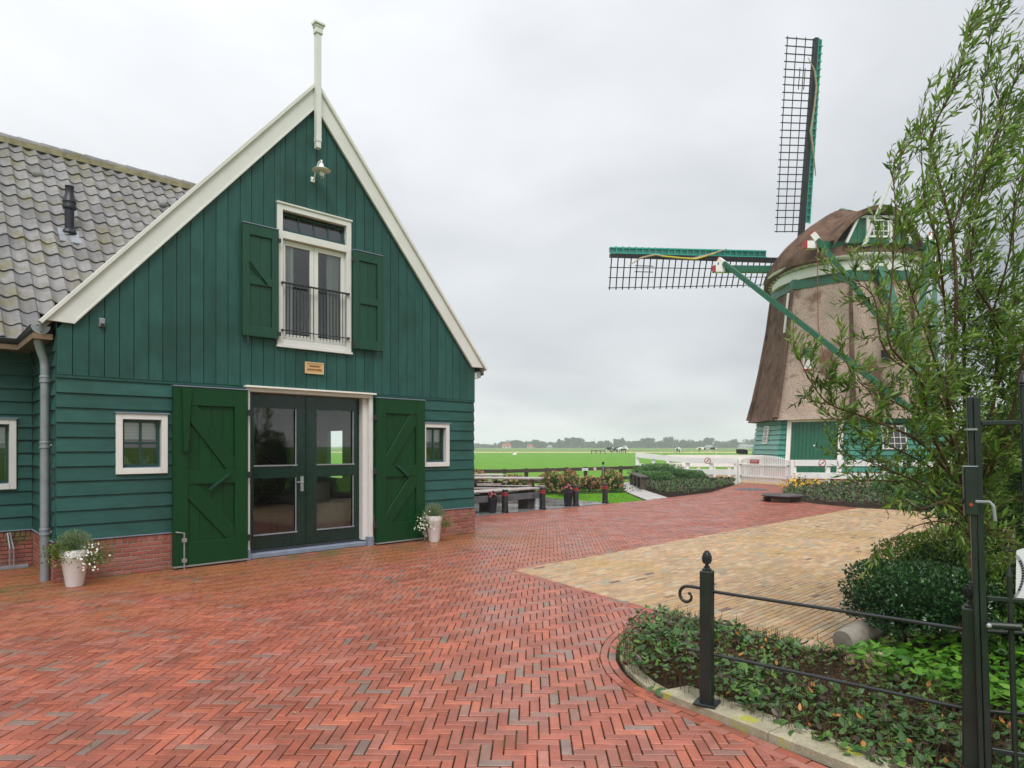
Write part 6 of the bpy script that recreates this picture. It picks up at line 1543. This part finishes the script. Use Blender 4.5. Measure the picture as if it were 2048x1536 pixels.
# stones and a fallen concrete post
def stone(c, r, label):
    mb = MB(); c = np.array(c, float); mb.blob(c, r, 12, 8, .5, .10); o = smooth(build(mb, 'stone', 'stone', None, label=label, cat='stone'), 80); return o
stone((1.30, 5.98, .05), (.10, .07, .06), 'pale rounded stone in the curve of the front bed, behind the leaves')
stone((1.13, 5.66, .06), (.085, .07, .055), 'brownish stone among the leaves at the left rim of the front bed')
stone((2.42, 5.30, .06), (.10, .08, .07), 'round pale stone by the back edge of the front bed')
stone((2.78, 4.95, .06), (.13, .09, .075), 'pinkish stone beside the bright green leaves')
stone((2.64, 5.02, .045), (.07, .06, .05), 'small dark stone in front of the grey concrete post')
lg = thing('concrete_post', 'round grey concrete post lying at an angle under the boxwood bush', 'post', (2.9, 5.5, .1))
smooth(build(MB().tube([at(1685, 1283, 5.22), at(1698, 1277, 5.27), at(1762, 1250, 5.55)], [.085, .095, .095], 18), 'shaft', 'log', lg), 40)

# bits of moss in the joints and fallen leaves on the paving
m = 900; X = rng.uniform(-6, 5, m); Y = rng.uniform(3.2, 12, m); gx_ = np.round((X * HX[0] + Y * HX[1]) / BW) * BW; gy_ = np.round((X * HY[0] + Y * HY[1]) / BW) * BW
X = gx_ * HX[0] + gy_ * HY[0]; Y = gx_ * HX[1] + gy_ * HY[1]; ok = np.array([inside((x, y), RED) and clump(x, y, .6, 1) > .45 for x, y in zip(X, Y)]); X, Y = X[ok], Y[ok]; q = 7; X = np.repeat(X, q) + rng.normal(0, .006, len(X) * q); Y = np.repeat(Y, q) + rng.normal(0, .006, len(Y) * q); m = len(X)
leaf_obj('joint_moss', 'hedge_leaf', None, np.stack([X, Y, np.full(m, -.004)], 1), rdir(m) * .8 + Z * .7, rdir(m), rng.uniform(.006, .014, m), rng.uniform(.004, .008, m), rng.uniform(.5, 1, m), kind='stuff')
m = 90; X = rng.uniform(-6, 6, m); Y = rng.uniform(3.4, 14, m); ok = np.array([inside((x, y), RED) or inside((x, y), YEL) for x, y in zip(X, Y)]); X, Y = X[ok], Y[ok]; m = len(X); A = rng.uniform(0, 6.28, m)
leaf_obj('fallen_leaves', 'fallen', None, np.stack([X, Y, np.full(m, .004)], 1), np.stack([np.cos(A), np.sin(A), np.full(m, .05)], 1), np.stack([-np.sin(A), np.cos(A), rng.normal(0, .3, m)], 1), rng.uniform(.02, .06, m), rng.uniform(.007, .014, m), rng.random(m), kind='stuff')

# flower beds beside the white gate
bl_ = lambda X, Y: .16 + .10 * clump(X, Y, 1.2)
cover('left_flower_bed', 'bed_leaf', BEDL, (5, 10.8, 21.5, 34.3), 15000, .3, (.09, .16), (.05, .085), [0, .25, .4, .5, .5, .75, .75, 1], wide=False, hfun=bl_, up=.9)
cover('right_flower_bed', 'bed_leaf', BEDR, (8.9, 19, 12.8, 28), 21000, .3, (.08, .15), (.045, .08), [0, .25, .25, .5, .5, .75, 1, 1], wide=False, hfun=lambda X, Y: .16 + .14 * clump(X, Y, 1.1, 2), up=.9)
yc = [(11.2, 25.6), (11.7, 26.6), (12.0, 25.2), (10.4, 24.0)]
for (x, y), lb in zip(yc, ('yellow coneflowers beside the right post of the picket gate', 'yellow coneflowers close behind the first clump by the gate', 'yellow coneflowers further right in the bed behind the round slab', 'low yellow coneflowers at the front of the right flower bed')):
    t = thing('yellow_flowers', lb, 'flowers', (x, y, 0)); bouquet(np.array([x, y, .12]), .55, .45, 30, t, 'bed_leaf', 'petal_yellow', 160, 'blossoms', .05)
def shrub(x, y, r, h, lb, mat='pale_leaf', n=4200, ls=(.06, .11)):
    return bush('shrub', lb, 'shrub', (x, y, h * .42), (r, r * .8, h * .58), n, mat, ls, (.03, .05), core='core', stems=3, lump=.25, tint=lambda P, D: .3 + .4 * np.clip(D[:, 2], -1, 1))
shrub(7.0, 31.0, 1.25, .85, 'pale green rounded shrub behind the stump bench, at the end of the white fence'); shrub(6.3, 29.2, .9, .55, 'lower pale green shrub right beside the stump bench')
shrub(8.3, 31.0, .9, .55, 'small pale green shrub under the corner post of the white fence')
shrub(12.9, 20.6, 1.3, .9, 'large pale green shrub in the right bed behind the yellow paving'); shrub(14.4, 19.0, 1.4, .95, 'pale green shrub right of the large one, under the willow branches')
shrub(11.7, 18.3, .8, .6, 'low pale green shrub at the edge of the yellow paving'); shrub(16.6, 17.6, 1.6, 1.3, 'tall green shrub far right behind the yellow paving, mostly behind the willow')
# hydrangeas
def hydrangea(x, y, r, h, lb, heads=60):
    t = thing('hydrangea', lb, 'shrub', (x, y, 0)); n = 900
    D = rdir(n); D[:, 2] = abs(D[:, 2]); P = np.array([x, y, .08]) + D * np.array([r, r, h * .9]) * rng.uniform(.25, 1, (n, 1)); leaf_obj('leaves', 'bed_leaf', t, P, D + rdir(n) * .5, rdir(n), rng.uniform(.07, .12, n), rng.uniform(.04, .07, n), rng.uniform(.2, .6, n), kind='stuff')
    D = rdir(heads); D[:, 2] = abs(D[:, 2]) * .9 + .05; c = np.array([x, y, .12]) + D * np.array([r, r, h * .95]) * rng.uniform(.75, 1.05, (heads, 1))
    q = 16; Q = rdir(heads * q); C_ = np.repeat(c, q, 0); leaf_obj('flower_heads', 'hydrangea', t, C_ + Q * .02, Q, rdir(heads * q), np.full(heads * q, .055), np.full(heads * q, .05), np.repeat(rng.random(heads), q), kind='stuff'); 
    mb = MB()
    for k in range(10):
        d = rdir(1)[0]; d[2] = abs(d[2]) + .6; mb.tube([(x, y, 0), (x + d[0] * r * .5, y + d[1] * r * .5, h * .7)], [.012, .006], 4, .2)
    build(mb, 'stems', 'twig', t, kind='stuff')
hydrangea(-1.35, 23.5, .55, .85, 'tall faded hydrangea next to the barn corner behind the picnic table'); hydrangea(.1, 24.3, .5, .62, 'faded hydrangea behind the right end of the picnic table top')
hydrangea(1.5, 23.8, .62, .78, 'wide faded hydrangea in the middle of the row behind the terrace'); hydrangea(2.15, 24.6, .45, .80, 'hydrangea just behind the dark planter and third bollard')
hydrangea(2.95, 24.8, .42, .50, 'small pinkish hydrangea between the planter and the lone bollard'); hydrangea(3.75, 24.6, .55, .78, 'hydrangea with pink heads behind the lone bollard')
hydrangea(-.5, 22.6, .4, .42, 'low faded hydrangea seen between the picnic table legs'); hydrangea(1.9, 22.5, .32, .62, 'slim hydrangea right behind the second dark planter')
X, Y = in_poly_pts([(-3, 22.6), (1.1, 22.9), (5, 24.3), (4.6, 25.3), (1, 24.9), (-3, 24.6)], 2500, (-3, 5, 22, 26)); m = len(X)
leaf_obj('border_plants', 'bed_leaf', None, np.stack([X, Y, rng.uniform(0, .12, m)], 1), rdir(m) * .7 + Z * .6, rdir(m), rng.uniform(.05, .10, m), rng.uniform(.02, .04, m), rng.random(m) * .6, kind='stuff')
sheet('border_soil', [(-3, 22.7), (1.1, 23.0), (4.9, 24.3), (4.5, 25.2), (1, 24.9), (-3, 24.6)], -.008, 'soil')

# ------------------------------------------------------------------ willow
wil = thing('willow_tree', 'young willow with windswept narrow leaves standing behind the gate at the right', 'tree', (3.78, 5.3, 0))
def poly3(pl): return [at(*p) for p in pl]
base = np.array([3.72, 5.25, 0]); 
limbs = [
 ([(1946, 1050, 5.25), (1905, 830, 5.2), (1893, 650, 5.15), (1897, 480, 5.1), (1895, 300, 5.05), (1905, 180, 5.0), (1930, 75, 5.0)], .030),
 ([(1946, 1050, 5.25), (1940, 860, 5.5), (1925, 650, 5.6), (1935, 450, 5.6), (1955, 260, 5.5), (1982, 40, 5.4)], .028),
 ([(1955, 1060, 5.25), (1985, 800, 5.3), (1980, 640, 5.2), (1962, 520, 5.1), (1995, 330, 5.0), (2055, 90, 4.9)], .026),
 ([(1945, 1020, 5.25), (1870, 860, 5.0), (1830, 760, 4.9), (1800, 670, 4.8), (1780, 550, 4.8), (1773, 430, 4.8), (1785, 350, 4.8)], .020),
 ([(1940, 1000, 5.25), (1850, 900, 5.0), (1740, 840, 4.8), (1670, 800, 4.7), (1600, 722, 4.6)], .018),
 ([(1940, 1010, 5.25), (1860, 930, 5.3), (1760, 870, 5.3), (1665, 835, 5.3)], .016),
 ([(1938, 1075, 5.25), (1915, 1045, 5.15), (1880, 1030, 5.0), (1820, 1062, 4.8), (1752, 1108, 4.6)], .012),
 ([(1940, 980, 5.25), (1860, 800, 5.4), (1780, 690, 5.5), (1730, 600, 5.6), (1700, 560, 5.6)], .018),
 ([(1893, 650, 5.15), (1858, 520, 4.9), (1838, 400, 4.8), (1842, 275, 4.8)], .014),
 ([(1955, 1000, 5.25), (2010, 850, 5.0), (2055, 700, 4.8), (2100, 450, 4.7)], .022),
 ([(1945, 1030, 5.25), (1850, 965, 5.1), (1760, 935, 5.0), (1690, 905, 4.9)], .015),
 ([(1925, 650, 5.6), (1880, 560, 5.7), (1855, 450, 5.8), (1868, 340, 5.8)], .014),
 ([(1985, 800, 5.3), (2020, 650, 5.5), (2045, 450, 5.6), (2080, 250, 5.6)], .018),
 ([(1950, 1000, 5.25), (1990, 930, 5.0), (2060, 860, 4.8)], .015),
 ([(1950, 1040, 5.25), (1870, 1000, 5.3), (1800, 985, 5.4), (1740, 960, 5.4)], .012),
 ([(1940, 860, 5.5), (1850, 740, 5.7), (1770, 620, 5.8), (1748, 560, 5.8)], .014),
 ([(1950, 1050, 5.25), (2000, 1010, 5.4), (2060, 1000, 5.5)], .014),
 ([(1905, 830, 5.2), (1850, 690, 5.0), (1815, 560, 4.9), (1800, 450, 4.9)], .014),
 ([(1980, 640, 5.2), (2010, 520, 5.0), (2035, 400, 4.9), (2060, 330, 4.9)], .012),
 ([(1940, 930, 5.3), (1830, 850, 5.2), (1740, 790, 5.2), (1690, 720, 5.2)], .014),
 ([(1946, 1040, 5.3), (1930, 960, 5.9), (1900, 860, 6.2), (1890, 700, 6.3)], .016), ([(1955, 1040, 5.3), (1990, 940, 5.9), (2010, 800, 6.2), (2010, 650, 6.3)], .018),
 ([(1897, 480, 5.1), (1925, 380, 5.0), (1960, 270, 4.95), (1985, 170, 4.9)], .010), ([(1935, 450, 5.6), (1990, 330, 5.5), (2030, 240, 5.5)], .010),
 ([(1946, 1060, 5.25), (1900, 1010, 4.9), (1850, 1010, 4.7), (1810, 1000, 4.6)], .010), ([(1950, 1060, 5.25), (1985, 1060, 5.0), (2040, 1090, 4.9)], .010),
]
smooth(build(MB().tube([base + Z * -.02, base + np.array([.0, .0, .35]), base + np.array([.01, .0, .75]), at(1946, 1050, 5.25), at(1950, 990, 5.25)], [.052, .046, .044, .05, .03], 12), 'trunk', 'bark', wil), 60)
LP, LD, LS, LL, LW, LT = [], [], [], [], [], []
tw = MB(); WIND = np.array([.50, -.05, .55])
def curve_pts(pts, n):
    pts = np.array(pts); t = np.linspace(0, len(pts) - 1, n); out = []
    for q in t:
        i = min(int(q), len(pts) - 2); f = q - i; p0, p1, p2, p3 = pts[max(i - 1, 0)], pts[i], pts[i + 1], pts[min(i + 2, len(pts) - 1)]
        out.append(.5 * ((2 * p1) + (-p0 + p2) * f + (2 * p0 - 5 * p1 + 4 * p2 - p3) * f * f + (-p0 + 3 * p1 - 3 * p2 + p3) * f ** 3))
    return np.array(out)
def shoot(p, d, L, droop, r0=.0035, dens=1.0, tone=.5, fork=True):
    n = 6; q = p.copy(); d = d / np.linalg.norm(d); pts = [q.copy()]
    for k in range(n):
        d = d + WIND * ((.16 if p[2] < 3 else .24) * np.array([1, 1, .6]) if not droop else .03) + np.array([0, 0, -.22 if droop else .0]) + rng.normal(0, .07, 3); d /= np.linalg.norm(d); q = q + d * L / n; pts.append(q.copy())
    tw.tube(pts, list(np.linspace(r0, .0012, n + 1)), 4, random.random() * .6, cap=False)
    if fork and L > .2:
        j = random.randint(2, 4); o_ = rdir(1)[0]; shoot(pts[j], d * .8 + o_ * .7, L * .5, droop, r0 * .7, dens, tone + random.gauss(0, .08), False)
    m = max(4, int(L / .019 * dens)); ts = np.linspace(.06, 1.0, m) * n
    P = np.array(pts); i = np.minimum(ts.astype(int), n - 1); f = (ts - i)[:, None]; B = P[i] * (1 - f) + P[i + 1] * f; T = P[i + 1] - P[i]; T /= np.linalg.norm(T, axis=1, keepdims=True)
    A = np.arange(m) * 2.4 + random.random() * 6; x = np.cross(T, Z) + 1e-4; x /= np.linalg.norm(x, axis=1, keepdims=True); y = np.cross(T, x)
    out = x * np.cos(A)[:, None] + y * np.sin(A)[:, None]
    D = T * .75 + out * .62 + WIND * (.35 if not droop else -.0) + (np.array([0, 0, -.5]) if droop else 0) + rng.normal(0, .12, (m, 3))
    LP.append(B); LD.append(D); LS.append(np.cross(D, rdir(m))); sz = (rng.uniform(.045, .105, m) if p[2] < 3 else rng.uniform(.06, .12, m)) * np.interp(ts / n, [0, .7, 1], [1, 1, .55]); LL.append(sz); LW.append(sz * rng.uniform(.16, .30, m)); LT.append(np.clip(tone + rng.normal(0, .22, m) + .1 * (ts / n), 0, .93))
for li, (pl, r0) in enumerate(limbs):
    pp = poly3(pl); pp = [q + (rng.normal(0, .045, 3) if 0 < i_ < len(pp) - 1 else 0) for i_, q in enumerate(pp)]; C = curve_pts(pp, 26); rad = list(np.linspace(r0 * .72, .0025, 26))
    b = build(MB().tube(C, rad, 8, .0), 'branch', 'twig', wil); smooth(b, 60)
    droop = li in (6, 24); L_ = sum(np.linalg.norm(C[k + 1] - C[k]) for k in range(25)); ns = int(L_ * ((23 if not li in (4, 5, 7, 10, 15, 19) else 22) * (1.5 if li in (1, 2, 9, 12, 13, 16, 18, 21, 23, 25) else 1) if not droop else 15))
    for k in range(ns):
        t = random.uniform(.12, 1) * 25; i = min(int(t), 24); p = C[i] * (1 - (t - i)) + C[i + 1] * (t - i); T = C[i + 1] - C[i]; T /= np.linalg.norm(T)
        o = rdir(1)[0]; fr_ = t / 25
        top = p[2] > 3.0
        if top and random.random() < .55: continue
        L = random.uniform(.18, .55) * (1.15 - .45 * fr_) * (.8 if droop else 1)
        if top: d = T * 1.0 + o * .55
        else: d = T * .4 + o * 1.05 + Z * .12; L *= .82
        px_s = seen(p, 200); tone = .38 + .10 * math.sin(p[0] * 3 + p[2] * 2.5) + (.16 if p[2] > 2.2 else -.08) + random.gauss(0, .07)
        if px_s and px_s[0] > 1990 and p[2] < 2.2: tone -= .08  # shade low on the right is put into the leaf colour
        shoot(p, d, (L * 1.35 if top else L) if not droop else L * .55, droop, tone=tone, dens=.62 if top else .95)
    shoot(C[-1], C[-1] - C[-3], .35 if not droop else .2, droop, tone=.6)
build(tw, 'twigs', 'twig', wil, kind='stuff')
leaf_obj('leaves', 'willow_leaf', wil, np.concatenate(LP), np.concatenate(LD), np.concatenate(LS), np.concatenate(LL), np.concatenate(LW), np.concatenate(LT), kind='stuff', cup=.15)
print('willow leaves', sum(len(p) for p in LP))
stk = thing('tree_stake', 'weathered wooden tree stake behind the gate, right of the willow trunk', 'stake', (4.2, 5.5, 0))
build(MB().tube([at(2019, 1245, 5.5) * np.array([1, 1, 0]), at(2018, 1060, 5.5)], .045, 10), 'pole', 'bark', stk)

# ------------------------------------------------------------------ far things
def canopy_mesh(seed, w, h):
    r_ = np.random.default_rng(seed); mb = MB(); V = []; nb = 9
    P = []; D = []
    for k in range(nb):
        c = np.array([r_.uniform(-.34, .34) * w, r_.uniform(-.3, .3) * w, h * r_.uniform(.35, .82)]); rad = np.array([w * .25, w * .25, h * .20]) * r_.uniform(.6, 1.15)
        d = r_.normal(size=(150, 3)); d /= np.linalg.norm(d, axis=1, keepdims=True); P.append(c + d * rad * r_.uniform(.7, 1.08, (150, 1))); D.append(d)
    P = np.concatenate(P); D = np.concatenate(D); n = len(P)
    V, F, T = leaves(P, D * .5 + r_.normal(size=(n, 3)) * .6, r_.normal(size=(n, 3)), r_.uniform(.7, 1.4, n), r_.uniform(.5, 1.0, n), r_.random(n))
    return np_mesh('canopy', V, F, T)
kinds = [(canopy_mesh(k, w, h), w, h) for k, (w, h) in enumerate(((9, 9), (12, 7.5), (7, 11), (14, 8), (10, 8.5), (16, 6)))]
trunk_me = MB().tube([(0, 0, 0), (.1, 0, 3), (0, 0, 5)], [.35, .3, .2], 6).mesh('trunk')
fx = 900; k = 0
TREEG = 'distant trees along the horizon'
while fx < 1560:
    d = random.uniform(690, 760); me, w, h = random.choice(kinds); hs = 1.0
    if 1150 < fx < 1165: hs = 1.35
    if 1330 < fx < 1375 or fx > 1440: hs = 1.12
    if fx < 1000: hs = .72; d += 160
    x = (fx - 1024) / 1300 * d; t = thing('distant_tree', 'one of the grey green trees of the distant row on the horizon', 'tree', (x, d, 0), TREEG)
    s_ = hs * random.uniform(.75, 1.1)
    c = link('canopy', me, 'far_leaf', t, loc=(x, d, 0), rot=(0, 0, random.uniform(0, 6.3))); c.scale = (s_ * random.uniform(.9, 1.3), s_, s_)
    c2 = link('trunk', trunk_me, 'bark', t, loc=(x, d, -.05)); c2.scale = (s_,) * 3
    fx += random.uniform(3.2, 7.5) * (w / 10)
lowf = MB(); P = []
n = 9000; X = rng.uniform(-90, 330, n); leaf_obj('far_hedgerow', 'far_leaf', None, np.stack([X, rng.uniform(720, 770, n), rng.uniform(0, 3.6, n) * (.8 + .3 * np.sin(X * .09))], 1), rdir(n), rdir(n), rng.uniform(1.4, 2.6, n), rng.uniform(1, 2, n), rng.random(n), kind='stuff')
def far_house(px, d, w, h, roof, label, wall_='far_wall'):
    x = (px - 1024) / 1300 * d; t = thing('farmhouse', label, 'house', (x, d, 0)); fr = Frame((x, d, 0), (1, 0, 0), (0, -1, 0))
    build(MB().box(fr, -w / 2, w / 2, -.05, h * .5, -4, 4), 'wall', wall_, t)
    build(MB().add([fr(-w / 2 - .3, h * .48, 4.4), fr(w / 2 + .3, h * .48, 4.4), fr(w / 2 - .6, h, 0), fr(-w / 2 + .6, h, 0), fr(-w / 2 - .3, h * .48, -4.4), fr(w / 2 + .3, h * .48, -4.4)], [(0, 1, 2, 3), (5, 4, 3, 2), (0, 3, 4), (1, 5, 2)]), 'roof', roof, t)
    for q in (-.25, .2): build(MB().box(fr, w * q - .5, w * q + .5, h * .15, h * .38, 4, 4.05), 'window', 'stock', t)
far_house(1013, 650, 9, 4.6, 'roof_red', 'distant farmhouse with a red roof left on the horizon'); far_house(1060, 655, 6, 3.8, 'roof_red', 'small distant red roofed house near the left pylon')
far_house(1099, 660, 5, 3.0, 'zinc', 'small distant white house between the pylons'); far_house(1487, 640, 9, 4.0, 'zinc', 'distant white gabled farmhouse left of the windmill'); far_house(1500, 655, 8, 3.5, 'zinc', 'distant low grey barn touching the windmill edge', 'zinc')
far_house(1418, 660, 7, 3.2, 'zinc', 'distant pale shed among the trees left of the mill'); far_house(1250, 665, 4, 2.8, 'zinc', 'tiny distant white shed behind the cows')
ot = thing('office_block', 'large pale grey building rising above the distant trees', 'building', ((1216 - 1024) / 1300 * 900, 900, 0)); of = Frame(((1216 - 1024) / 1300 * 900, 900, 0), (1, 0, 0), (0, -1, 0))
build(MB().box(of, -5, 5, 0, 8.0, -5, 5), 'block', 'pylon', ot); build(MB().box(of, -2.6, 1.5, 8.001, 9.4, -3, 3), 'roof_house', 'pylon', ot)
def pylon(px, d, h, label):
    x = (px - 1024) / 1300 * d; t = thing('pylon', label, 'pylon', (x, d, 0)); mb = MB()
    for sx in (-1, 1): mb.bar((x + sx * 1.6, d, 0), (x + sx * .2, d, h), .22)
    for k in range(6): mb.bar((x - 1.6 + k * .25, d, h * k / 6), (x + 1.4 - k * .25, d, h * (k + 1) / 6), .15)
    build(mb, 'mast', 'pylon', t)
    for q, w in ((.72, 3.0), (.84, 2.4), (.95, 1.8)): build(MB().bar((x - w, d, h * q), (x + w, d, h * q), .2), 'cross_arm', 'pylon', t)
pylon(1066, 1000, 13, 'faint electricity pylon left on the horizon'); pylon(1189, 1000, 13.5, 'faint electricity pylon left of the pale grey building'); pylon(1456, 1000, 13, 'faint electricity pylon left of the windmill')

# cows
def cow_mesh():
    me = bpy.data.meshes.new('cow'); J_ = [(0, 0, 1.15), (.45, 0, 1.18), (.85, 0, 1.2), (-.5, 0, 1.15), (-.85, 0, 1.2), (1.15, 0, 1.15), (1.45, 0, 1.0), (1.75, 0, .82),
         (.72, .22, .75), (.74, .22, .38), (.74, .22, .04), (.72, -.22, .75), (.70, -.22, .38), (.70, -.22, .04),
         (-.72, .24, .80), (-.80, .24, .48), (-.74, .24, .04), (-.72, -.24, .80), (-.82, -.24, .48), (-.78, -.24, .04), (-1.0, 0, 1.15), (-1.04, 0, .6), (1.42, .16, 1.12), (1.42, -.16, 1.12)]
    E_ = [(0, 1), (1, 2), (0, 3), (3, 4), (2, 5), (5, 6), (6, 7), (2, 8), (8, 9), (9, 10), (2, 11), (11, 12), (12, 13), (4, 14), (14, 15), (15, 16), (4, 17), (17, 18), (18, 19), (4, 20), (20, 21), (6, 22), (6, 23)]
    rad = [.38, .40, .34, .40, .30, .20, .15, .10, .13, .07, .06, .13, .07, .06, .16, .08, .06, .16, .08, .06, .05, .03, .05, .05]
    me.from_pydata(J_, E_, []); o = bpy.data.objects.new('tmp', me); sc.collection.objects.link(o); sk = o.modifiers.new('s', 'SKIN')
    for v, r in zip(me.skin_vertices[0].data, rad): v.radius = (r, r * 1.05)
    me.skin_vertices[0].data[0].use_root = True
    sb = o.modifiers.new('u', 'SUBSURF'); sb.levels = 1
    dg = bpy.context.evaluated_depsgraph_get(); m2 = bpy.data.meshes.new_from_object(o.evaluated_get(dg)); bpy.data.objects.remove(o); return m2
cm = cow_mesh(); cm.materials.clear(); cm.materials.append(M['cow'])
cows = [(1218, 905.6, 0), (1225, 905.8, 1), (1229, 905.6, 3), (1234, 906, 0), (1238, 905.8, 2.6), (1242, 906, .2), (1245.5, 905.8, 3.3), (1249, 906, 3), (1354, 906, .3), (1358, 906.2, 2.2), (1404, 905, 2.9), (1425, 904.8, .2)]
lab = ['leftmost cow of the herd standing a little apart in the pasture', 'black and white cow second from the left in the herd', 'mostly black cow in the left half of the herd', 'cow in the middle of the herd, head to the right', 'cow in the middle of the herd, head turned back', 'cow right of the middle of the herd', 'cow near the right end of the herd', 'rightmost cow of the herd in the pasture', 'left cow of the pair in the pasture behind the white fence', 'right cow of the pair in the pasture behind the white fence', 'single small cow further right in the pasture', 'rightmost single cow in the pasture, left of the windmill']
for (px, py, rz), lb in zip(cows, lab):
    p = G(px, py, -.05); o = bpy.data.objects.new('cow', cm); sc.collection.objects.link(o); o.location = p; o.rotation_euler = (0, 0, rz); tag(o, lb, 'cow', 'cows grazing in the far pasture')
sw = G(1029, 911.5, -.07); o = build(MB().blob(sw + Z * .25, (.42, .22, .22), 10, 7).tube([sw + np.array([.3, 0, .3]), sw + np.array([.5, 0, .5]), sw + np.array([.42, 0, .8]), sw + np.array([.56, 0, .82])], [.09, .07, .06, .05], 8), 'swan', 'white', None, label='white swan resting alone in the pasture beyond the dark fence', cat='bird')
# field gate hurdle and small posts
hu = thing('cattle_hurdle', 'dark cattle hurdle fence beside the herd in the far pasture', 'fence', tuple(G(1197, 907, -.05)))
ha, hb_ = G(1183, 907.5, -.05), G(1210, 907.5, -.05)
for k in range(4): p = ha + (hb_ - ha) * k / 3; build(MB().bar(p, p + Z * .95, .16), 'post', 'old_wood', hu)
for h in (.85, .45): build(MB().bar(ha + Z * h, hb_ + Z * h, .08, .10), 'rail', 'old_wood', hu)
for px, lb in zip((1260, 1287, 1322, 1383, 1433), ('nearest the herd', 'second from the herd', 'left of the pair of cows', 'right of the pair of cows', 'left of the windmill')):
    p = G(px, 907.5, -.05); build(MB().bar(p, p + Z * .62, .10), 'field_post', 'white', None, label='thin white fence post in the far pasture, ' + lb, cat='post', group='thin white posts in the far pasture')

# haze: pale air over the fields
hm = bpy.data.materials.new('haze air'); hm.use_nodes = True; nt = hm.node_tree; nt.nodes.clear()
ho = nt.nodes.new('ShaderNodeOutputMaterial'); hv = nt.nodes.new('ShaderNodeVolumePrincipled'); hv.inputs['Color'].default_value = (.86, .90, .96, 1); hv.inputs['Density'].default_value = .0007; hv.inputs['Anisotropy'].default_value = .2
nt.links.new(hv.outputs[0], ho.inputs['Volume'])
hz_ = build(MB().box(Frame((0, 0, 0), (1, 0, 0), (0, -1, 0)), -1400, 1400, -1.1, 32, -1250, 120), 'haze', hm, None, kind='stuff')
